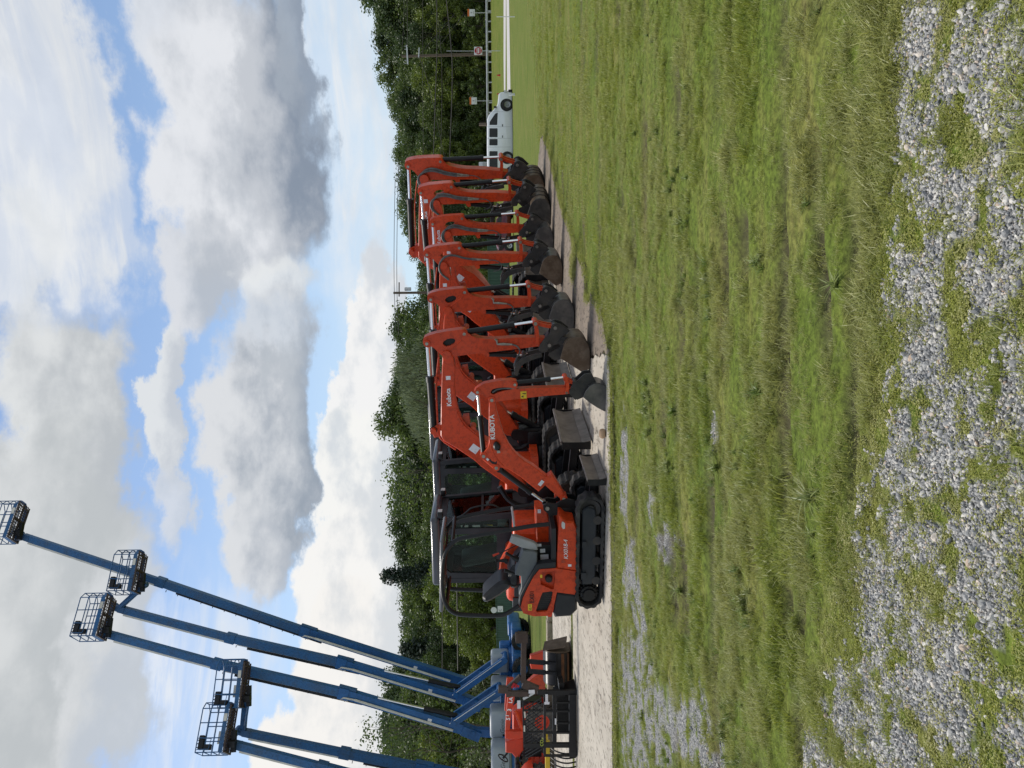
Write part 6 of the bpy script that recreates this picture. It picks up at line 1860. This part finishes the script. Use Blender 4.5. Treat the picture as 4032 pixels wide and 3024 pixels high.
for y_ in (842, 976):
    c = q(2008, y_)
    for s in (-1, 1): wheel(car, (c[0], s * 0.84, 0.31), 0.31, 0.2, TYRE, GALV, lug=False, rimr=.62)
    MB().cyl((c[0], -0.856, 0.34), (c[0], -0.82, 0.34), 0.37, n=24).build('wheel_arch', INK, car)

# ------------------------------------------------------------------ fence, signs, rail, poles
m, nt, out = nodes('green_corrugated_sheet')
b = N(nt, 'ShaderNodeBsdfPrincipled', i_Roughness=0.5); b.inputs['Base Color'].default_value = (0.035, 0.085, 0.055, 1)
nz = N(nt, 'ShaderNodeTexNoise', i_Scale=1.5, i_Detail=6.0); rp = ramp(nt, [(0.35, (0.030, 0.075, 0.050)), (0.7, (0.055, 0.105, 0.075))]); L(nt, nz.outputs['Fac'], rp.inputs['Fac']); L(nt, rp.outputs['Color'], b.inputs['Base Color']); L(nt, b.outputs[0], out.inputs[0]); FENCEG = m
fc_root = empty('fence', (0, 72, 0), 0, 'long green corrugated metal fence behind the machines', 'fence')
mb = MB(); x = -44.0; pts = []
while x < 14.2:
    for dx, dy in ((0, 0), (0.10, 0.0), (0.16, 0.06), (0.26, 0.06)): pts.append((x + dx, dy))
    x += 0.32
zt = lambda x: 1.72 + 0.011 * (x + 15)
n = len(pts)
mb._add([(a, b_, 0) for a, b_ in pts] + [(a, b_, zt(a)) for a, b_ in pts], [(i, i + 1, n + i + 1, n + i) for i in range(n - 1)])
mb.build('sheeting', FENCEG, fc_root, smooth=0)
MB().beam((-44, -0.03, zt(-44) - .02), (14.2, -0.03, zt(14.2) - .02), 0.08, 0.08).build('cap_rail', FENCEG, fc_root)
for i in range(24): MB().box((-43 + i * 2.45, 0.15, 0.85), (0.08, 0.08, 1.7)).build('post', GALV, fc_root)
p = at(1951, 2402, 71.8); sg = empty('sign', p, 0, 'white oval and square notices fixed to the green fence', 'sign')
MB().cyl((0, -.02, 0.15), (0, .0, 0.15), 0.28, n=20).build('oval_notice', SIGNW, sg); MB().box((0.1, -.02, -0.45), (0.55, 0.02, 0.5)).build('square_notice', SIGNW, sg)
text(sg, 'C', -.12, -.55, -.035, 0.35, INK)

gr = empty('guardrail', (0, 0, 0), 0, 'white guardrail along the raised road at the wood edge', 'guardrail')
A_, B_ = at(1915, -160, 111), at(1922, 640, 113)
n = 40; rail = MB(); dx = (B_ - A_) / n
prof = [(0, -.16), (-.05, -.12), (-.08, -.07), (-.02, 0), (-.08, .07), (-.05, .12), (0, .16)]
vs, fs = [], []
for i in range(n + 1):
    c = A_ + dx * i; c.z -= 0.0
    for dy, dz in prof: vs.append((c.x, c.y + dy, c.z + dz))
k = len(prof)
for i in range(n):
    for j in range(k - 1): fs.append((i * k + j, (i + 1) * k + j, (i + 1) * k + j + 1, i * k + j + 1))
rail._add(vs, fs).build('rail', GALV, gr)
for i in range(0, n + 1, 2):
    c = A_ + dx * i; zg = height(c.x, c.y); MB().box((c.x, c.y + .1, (zg + c.z) / 2), (0.14, 0.14, c.z - zg + .2)).build('post', GALV, gr)


def sign_post(px, py, size, base_px, Y, kind, label):
    c = at(px, py, Y); g = height(c.x, Y); g = min(g, at(base_px, py, Y).z)
    rt = empty('road_sign', (c.x, Y, 0), 0, label, 'sign')
    MB().box((0, 0.03, (g + c.z) / 2), (0.07, 0.05, c.z - g)).build('post', GALV, rt)
    pl = MB().rbox((0, 0, c.z), (size, 0.02, size), 0.008).build('panel', SIGNW, rt)
    if kind == 'stop':
        MB().cyl((0, -.018, c.z), (0, -.011, c.z), size * 0.46, n=32).build('red_disc', SIGNR, pl)
        MB().box((0, -.022, c.z), (size * 0.66, 0.006, size * 0.16)).build('white_bar', SIGNW, pl)
        text(pl, 'DO NOT', 0, c.z + size * .15, -.024, size * .2, LETTER, align='CENTER'); text(pl, 'ENTER', 0, c.z - size * .30, -.024, size * .2, LETTER, align='CENTER')
    else:
        MB().box((0, -.014, c.z + size * .42), (size * 1.04, 0.012, size * .27)).build('orange_header', SIGNO, pl)
        mk = MB()
        for i, (w, z) in enumerate(((.16, .10), (.22, .03), (.18, -.04), (.12, -.11), (.5, -.3))): mk.box((0.0, -.014, c.z + size * z), (size * w, 0.006, size * .035))
        mk.build('print', PLASTIC, pl)


sign_post(1856, 50, 0.98, 1916, 108, 'w', 'white sign with an orange header at the right end of the guardrail')
sign_post(1864, 397, 0.98, 1924, 108, 'w', 'white sign with an orange header above the van bonnet')
sign_post(1883, 200, 1.0, 1966, 96, 'stop', 'red and white no-entry sign reading DO NOT ENTER')

Yp = 114
c = at(1900, 212, Yp); t_ = at(1581, 222, Yp)
po = empty('utility_pole', (c.x, Yp, 0), 0, 'brown wooden utility pole with two crossarms behind the no-entry sign', 'utility pole')
MB().tube([(0, 0, 1.0), (t_.x - c.x, 0, t_.z)], [0.27, 0.17], 10).build('pole', WOOD, po)
a, b_ = at(1602, 180, Yp), at(1606, 255, Yp); MB().beam((a.x - c.x, -.2, a.z), (b_.x - c.x, -.2, b_.z), 0.16, 0.20).build('crossarm', GALV, po)
a, b_ = at(1651, 190, Yp), at(1649, 228, Yp); MB().beam((a.x - c.x, -.2, a.z), (b_.x - c.x, -.2, b_.z), 0.12, 0.16).build('crossarm', GALV, po)
for yy in (184, 196, 240, 252):
    p = at(1598, yy, Yp); MB().cyl((p.x - c.x, -.2, p.z - .1), (p.x - c.x, -.2, p.z + .18), 0.06, n=8).build('insulator', PLASTICL, po)
MB().tube([(0.3, -.25, 2.6), (0.32, -.25, 8.0)], 0.05, 6).build('riser_pipe', GALV, po)


def wire(pts, Y, r, label):
    w = []
    for px, py in pts: w.append(at(px, py, Y if not isinstance(Y, (list, tuple)) else Y[0]))
    w = smooth_poly([tuple(p) for p in w], 2, closed=False)
    tag(MB().tube(w, r, 5).build('overhead_cable', WIRE), label, 'cable', 'overhead cables')


wl = [([(1720, -120), (1720, 10), (1721, 210), (1717, 310), (1706, 640)], .09, 'thick overhead cable crossing in front of the woods, highest of the heavy pair'), ([(1745, -120), (1758, 0), (1778, 190), (1783, 310), (1770, 640)], .10, 'lowest thick overhead cable sagging across the woods'),
      ([(1716, 0), (1735, 160), (1742, 310), (1735, 640)], .05, 'thin overhead cable between the two heavy cables'), ([(1665, -40), (1664, 200), (1667, 640)], .04, 'thin overhead cable level with the lower crossarm'),
      ([(1600, -120), (1605, 100), (1603, 185)], .05, 'overhead cable running from the upper crossarm to the right'), ([(1590, -120), (1592, 60), (1582, 222)], .04, 'topmost overhead cable leaving the pole top'),
      ([(1655, 212), (1735, 120), (1790, 55)], .05, 'slanting guy cable going down from the lower crossarm'), ([(1715, 200), (1770, 130), (1826, 56)], .05, 'second slanting guy cable below the first'),
      ([(1650, 222), (1690, 330), (1755, 640)], .04, 'cable dropping from the pole to the left behind the van')]
for pts, r, lb in wl: wire(pts, Yp - 1.0, r * 0.75, lb)

Y2 = 98
c = at(1700, 1152, Y2); t_ = at(1549, 1150, Y2)
po = empty('utility_pole', (c.x, Y2, 0), 0, 'dark utility pole standing against the sky between the trees', 'utility pole')
MB().tube([(0, 0, 0), (0, 0, t_.z)], [0.22, 0.15], 10).build('pole', WOOD, po)
a, b_ = at(1572, 1112, Y2), at(1572, 1168, Y2); MB().beam((a.x - c.x, -.1, a.z), (b_.x - c.x, -.1, b_.z), 0.12, 0.14).build('crossarm', WOOD, po)
MB().cyl((.45, -.2, a.z - 1.5), (.45, -.2, a.z - .7), 0.22).build('transformer', GALV, po)
for pts, lb in (([(1556, 700), (1552, 900), (1551, 1112), (1558, 1300)], 'thin cable against the sky from the far pole, upper'), ([(1570, 640), (1563, 900), (1562, 1150), (1570, 1320)], 'thin cable against the sky from the far pole, lower')): wire(pts, Y2, .035, lb)
wire([(1795, 1930), (1798, 2200), (1801, 2424), (1803, 2640)], 70, .05, 'single cable crossing the trees above the green fence')
wire([(1741, 2300), (1742, 2500), (1741, 2640)], 70, .025, 'faint thin cable high in the trees behind the boom lifts')

p = at(2027, 66, 48); mk = empty('marker_post', (p.x, 48, 0), 0, 'thin white marker post in the grass before the driveway', 'post')
MB().cyl((0, 0, 0), (0, 0, 1.15), 0.028, 0.024, n=8).build('post', SIGNW, mk)
p = at(1900, 490, 64); mk = empty('wooden_post', (p.x, 64, 0), 0, 'short weathered wooden post rising behind the van roof', 'post')
MB().rbox((0, 0, 1.25), (0.22, 0.2, 2.6), 0.02).build('post', WOOD, mk)
p = at(1900, 650, 64); mk = empty('cabinet', (p.x, 64, 0), 0, 'grey utility cabinet behind the rear of the van', 'cabinet')
MB().rbox((0, 0, 1.3), (0.42, 0.4, 2.6), 0.03).build('housing', GALV, mk); MB().rbox((0, -.21, 1.9), (0.34, 0.03, 0.8), 0.01).build('door', PLASTICL, mk)
for (px, py), lb in (((1974, 296), 'small red cone on the far roadside, the one further from the van'), ((1973, 370), 'small red cone on the far roadside, just ahead of the van')):
    p = gnd(1979, py); ck = empty('traffic_cone', (p.x, p.y, 0), 0, lb, 'cone', 'red roadside cones')
    MB().cyl((0, 0, 0.03), (0, 0, 0.75), 0.2, 0.04, n=12).build('cone', SIGNR, ck); MB().box((0, 0, 0.02), (0.5, 0.5, 0.04)).build('foot', SIGNR, ck)
p = gnd(2028, 372); mk = empty('marker_stake', (p.x, p.y, 0), 0, 'short white stake in the grass in front of the van', 'stake')
MB().rbox((0, 0, 0.2), (0.14, 0.05, 0.4), 0.01).build('stake', SIGNW, mk)
p = gnd(2386, 1707, 0.03); rk = MB().rbox((0, 0, 0.05), (0.14, 0.1, 0.09), 0.04, 3).build('rock', mat('tan_rock', (0.42, 0.28, 0.17), (0.34, 0.24, 0.16), 0.8)); rk.location = p; tag(rk, 'tan rock lying on the concrete edge below the blades', 'rock')

# ------------------------------------------------------------------ trees
LEAF = [leaf_mat('leaf_mid', (0.045, 0.080, 0.016), (0.135, 0.185, 0.036), 0.42), leaf_mat('leaf_dark', (0.028, 0.054, 0.016), (0.080, 0.122, 0.030), 0.42), leaf_mat('leaf_bright', (0.085, 0.13, 0.016), (0.20, 0.25, 0.035), 0.42),
        leaf_mat('leaf_willow', (0.11, 0.14, 0.065), (0.22, 0.26, 0.13), 0.42), leaf_mat('needle', (0.016, 0.032, 0.018), (0.042, 0.065, 0.032))]
BARK = mat('bark', (0.075, 0.06, 0.045), (0.13, 0.11, 0.085), 0.9, scale=6, stretch=(4, 4, 0.6), bump=0.4)


def crown_data(seed, kind, n_clump, n_leaf, leaf, material):
    rnd_ = random.Random(seed); mb = MB(); clumps = []
    if kind == 'conifer':
        for i in range(n_clump):
            z = 0.10 + 0.90 * (i / n_clump) ** 0.9; rad = 0.24 * (1 - z) + 0.012
            a = i * 2.399; r_ = rad * rnd_.uniform(0.35, 1.0); clumps.append((Vector((r_ * math.cos(a), r_ * math.sin(a), z - 0.10 * r_)), 0.045 + 0.03 * (1 - z), 0.4))
    else:
        lob = [(rnd_.uniform(0, 6.28), rnd_.uniform(0.25, 0.9), rnd_.uniform(0.75, 1.2)) for _ in range(7)]
        while len(clumps) < n_clump:
            z = rnd_.uniform(0.12, 1.0); a = rnd_.uniform(0, 6.28)
            if kind == 'tall': prof = 0.22 * math.sin(math.pi * min(1, (z * 0.95 + 0.03)) ** 0.8) ** 0.6
            elif kind == 'bush': prof = 0.62 * math.sqrt(max(0, 1 - z * z)) 
            elif kind == 'sparse': prof = 0.30 * math.sin(math.pi * (z * 0.9 + 0.08)) ** 0.7
            else: prof = 0.33 * math.sin(math.pi * min(1, z * 0.93 + 0.03) ** 0.9) ** 0.55
            for la, lz, ls in lob:
                dd = abs((a - la + math.pi) % 6.283 - math.pi); prof *= 1 + (ls - 1) * math.exp(-(dd / .7) ** 2 - ((z - lz) / .25) ** 2)
            r_ = prof * (rnd_.random() ** 0.42)
            clumps.append((Vector((r_ * math.cos(a), r_ * math.sin(a), z)), rnd_.uniform(0.05, 0.095) * (1.25 if kind == 'bush' else 1), 0.75))
    vs, fs = [], []
    for c, cr, flat in clumps:
        for _ in range(n_leaf):
            d = Vector((rnd_.gauss(0, 1), rnd_.gauss(0, 1), rnd_.gauss(0, 1) * flat)).normalized() * cr * rnd_.random() ** 0.4
            p = c + d
            s = leaf * rnd_.uniform(0.6, 1.35)
            if kind == 'willow': ex, ey = Vector((rnd_.uniform(-.3, .3), rnd_.uniform(-.3, .3), -1)) * s * 1.3, Vector((rnd_.uniform(-1, 1), rnd_.uniform(-1, 1), 0)).normalized() * s * 0.33
            else:
                nr = (d.normalized() + Vector((rnd_.gauss(0, .6), rnd_.gauss(0, .6), rnd_.gauss(0, .6) + .4))).normalized(); ex = nr.orthogonal().normalized(); ex = Matrix.Rotation(rnd_.uniform(0, 6.28), 3, nr) @ ex * s; ey = nr.cross(ex) * 0.65
            o = len(vs); vs += [p - ex * .5, p - ey * .5 + ex * .05, p + ex * .5, p + ey * .5 + ex * .05]; fs.append((o, o + 1, o + 2, o + 3))
    me = bpy.data.meshes.new('crown'); me.from_pydata(vs, [], fs); me.materials.append(material)
    return me, clumps


def trunk_data(seed, clumps, r0, kind):
    rnd_ = random.Random(seed); mb = MB()
    top = 0.97 if kind == 'conifer' else 0.78
    sp = [Vector((0.012 * math.sin(i * 1.7 + seed), 0.012 * math.cos(i * 1.3 + seed), top * i / 8)) for i in range(9)]
    mb.tube(sp, [r0 * (1.25 if i == 0 else 1) * (1 - 0.8 * i / 8) for i in range(9)], 8)
    if kind != 'conifer':
        for c, cr, _ in rnd_.sample(clumps, min(len(clumps), 26)):
            z0_ = max(0.10, min(top * .95, c.z - rnd_.uniform(0.08, 0.25))); st_ = Vector((0, 0, z0_)); md = (st_ + c) / 2 + Vector((0, 0, -0.03))
            rr = r0 * 0.42 * (1 - z0_ * .6); mb.tube([st_, md, c], [rr, rr * .6, rr * .2], 5)
    m_ = mb.build('trunk', BARK); me = m_.data; bpy.data.objects.remove(m_); return me


KINDS = {}
for nm, kd, nc, nl, lf, mt, r0, seeds in (('oak', 'round', 105, 85, 0.022, 0, 0.016, (1, 2, 3)), ('dark', 'round', 105, 85, 0.021, 1, 0.016, (4, 5, 6)), ('tall', 'tall', 90, 80, 0.022, 0, 0.013, (7, 8)), ('talldark', 'tall', 85, 60, 0.022, 1, 0.013, (9, 10)), ('bright', 'round', 105, 85, 0.022, 2, 0.016, (11, 12)),
                                      ('willow', 'willow', 110, 75, 0.024, 3, 0.018, (13, 14)), ('conifer', 'conifer', 110, 46, 0.020, 4, 0.011, (15, 16)), ('sparse', 'sparse', 60, 22, 0.020, 0, 0.011, (17, 18)), ('bush', 'bush', 60, 52, 0.055, 0, 0.02, (19, 20)), ('bushb', 'bush', 60, 52, 0.05, 2, 0.02, (21, 22)), ('bushw', 'bush', 60, 52, 0.045, 3, 0.02, (23,))):
    KINDS[nm] = []
    for sd in seeds:
        cm, cl = crown_data(sd, kd, nc, nl, lf, LEAF[mt]); KINDS[nm].append((cm, trunk_data(sd, cl, r0, kd)))
trnd = random.Random(99)


def tree(kind, px_top, py, Y, label, group=None, spread=1.0, cat='tree', name='tree'):
    p = at(px_top, py, Y); g = height(p.x, Y); h = max(1.0, p.z - g)
    rt = empty(name, (p.x, Y, g - 0.05), trnd.uniform(0, 6.28), label, cat, group)
    rt.scale = (h * spread, h * spread, h)
    cm, tm = trnd.choice(KINDS[kind])
    c = bpy.data.objects.new('crown', cm); COL.objects.link(c); c.parent = rt
    t = bpy.data.objects.new('trunk', tm); COL.objects.link(t); t.parent = rt
    return rt


SKYL = [(-200, 1330), (0, 1400), (50, 1470), (100, 1445), (160, 1490), (300, 1485), (430, 1510), (500, 1555), (580, 1530), (680, 1540), (760, 1580), (830, 1565), (900, 1590), (960, 1600), (1050, 1625), (1100, 1650), (1160, 1660), (1200, 1600), (1260, 1555), (1330, 1560), (1380, 1545), (1420, 1525),
        (1480, 1530), (1560, 1510), (1640, 1490), (1680, 1545), (1740, 1550), (1790, 1540), (1830, 1580), (1900, 1540), (2000, 1535), (2060, 1540), (2120, 1560), (2200, 1570), (2330, 1580), (2420, 1575), (2480, 1590), (2560, 1585), (2640, 1560), (2700, 1500), (2780, 1480), (2860, 1470), (2950, 1500), (3080, 1560), (3300, 1500)]
wood_r, wood_m, wood_l = 'trees of the wood behind the guardrail', 'trees behind the excavator booms', 'trees of the wood behind the boom lifts'


def zone(py):
    if py < 700: return 'leafy green tree crowded in the wood behind the white guardrail', wood_r
    if py < 1700: return 'green tree behind the raised orange booms', wood_m
    return 'green tree in the wood behind the boom lifts and green fence', wood_l


for row, (dY, frac, step) in enumerate(((16, 1.0, 50), (7, 0.88, 54), (0, 0.68, 62))):
    py = -260 + row * 21
    while py < 3320:
        Yb_ = 122 if py < 620 else 118 - 32 * sm(620, 1500, py)
        if not (1120 < py < 1200 and row == 0):
            t = lerp_tab(SKYL, py); hz_ = 1944 + (py - 1512) * ROLL
            top = hz_ - (hz_ - t) * (frac + trnd.uniform(-0.10, 0.02 if row == 0 else 0.08))
            kd = trnd.choice(['oak', 'dark', 'dark', 'tall', 'talldark', 'oak'] if row < 2 else ['oak', 'bright', 'dark', 'oak'])
            if row == 2 and 1200 < py < 1750: kd = 'oak'
            lb, gp_ = zone(py)
            tree(kd, top, py + trnd.uniform(-14, 14), Yb_ + dY + trnd.uniform(-2.5, 2.5), lb, gp_, trnd.uniform(0.85, 1.2) * (1.25 if 'tall' in kd else 1.0))
        py += step * trnd.uniform(0.8, 1.2) * (1.0 if py < 620 else 1.25)
# undergrowth along the wood edge
py = -230
while py < 3250:
    Yb_ = 117 if py < 620 else 112 - 34 * sm(620, 1500, py)
    lb = 'leafy bush at the wood edge behind the white guardrail' if py < 700 else 'leafy bush along the green fence behind the machines'
    kd = trnd.choice(['bush', 'bush', 'bushb'] if py < 2300 else ['bush', 'bushb', 'bushb', 'bushw'])
    tree(kd, 1830 + trnd.uniform(-30, 30), py, Yb_ + trnd.uniform(-1, 1), lb, 'bushes along the wood edge right' if py < 700 else 'bushes along the fence', trnd.uniform(0.8, 1.2), 'bush', 'bush')
    tree(trnd.choice(['bush', 'bushb']), 1850 + trnd.uniform(-15, 15), py + 30, Yb_ + 3.5, lb, 'bushes along the wood edge right' if py < 700 else 'bushes along the fence', trnd.uniform(1.2, 1.6), 'bush', 'bush')
    py += 84 * trnd.uniform(0.75, 1.2)
# the ones one can single out
tree('willow', 1560, 1480, 82, 'pale silvery willow with drooping leaves above the orange booms', None, 1.25)
tree('willow', 1590, 1610, 80, 'smaller pale willow just left of the silvery one', None, 1.2)
tree('oak', 1490, 1655, 92, 'tall loose-topped tree rising above the pale willow', None, 0.9)
tree('sparse', 1510, 1860, 86, 'thin-crowned tree with sky showing through, behind the cab roofs', None, 1.3)
tree('sparse', 1530, 1960, 90, 'second thin-crowned tree, left of the first one behind the cabs', None, 1.4)
tree('conifer', 1502, 2268, 90, 'dark pointed conifer standing out above the tree line', None, 1.2)
tree('conifer', 1575, 2560, 88, 'broad dark conifer beside the highest blue boom', None, 1.6)
tree('bright', 1680, 2350, 78, 'bright yellow-green maple framed by the canopy bars', None, 1.35)
tree('bright', 1745, 2480, 76, 'bright green lower tree between the maple and the boom lifts', None, 1.35)
tree('sparse', 1440, 2870, 72, 'sparse-leaved tree against the sky at the left edge, behind the lowest booms', None, 1.1)
tree('sparse', 1500, 2960, 74, 'second sparse-leaved tree at the left edge', None, 1.1)
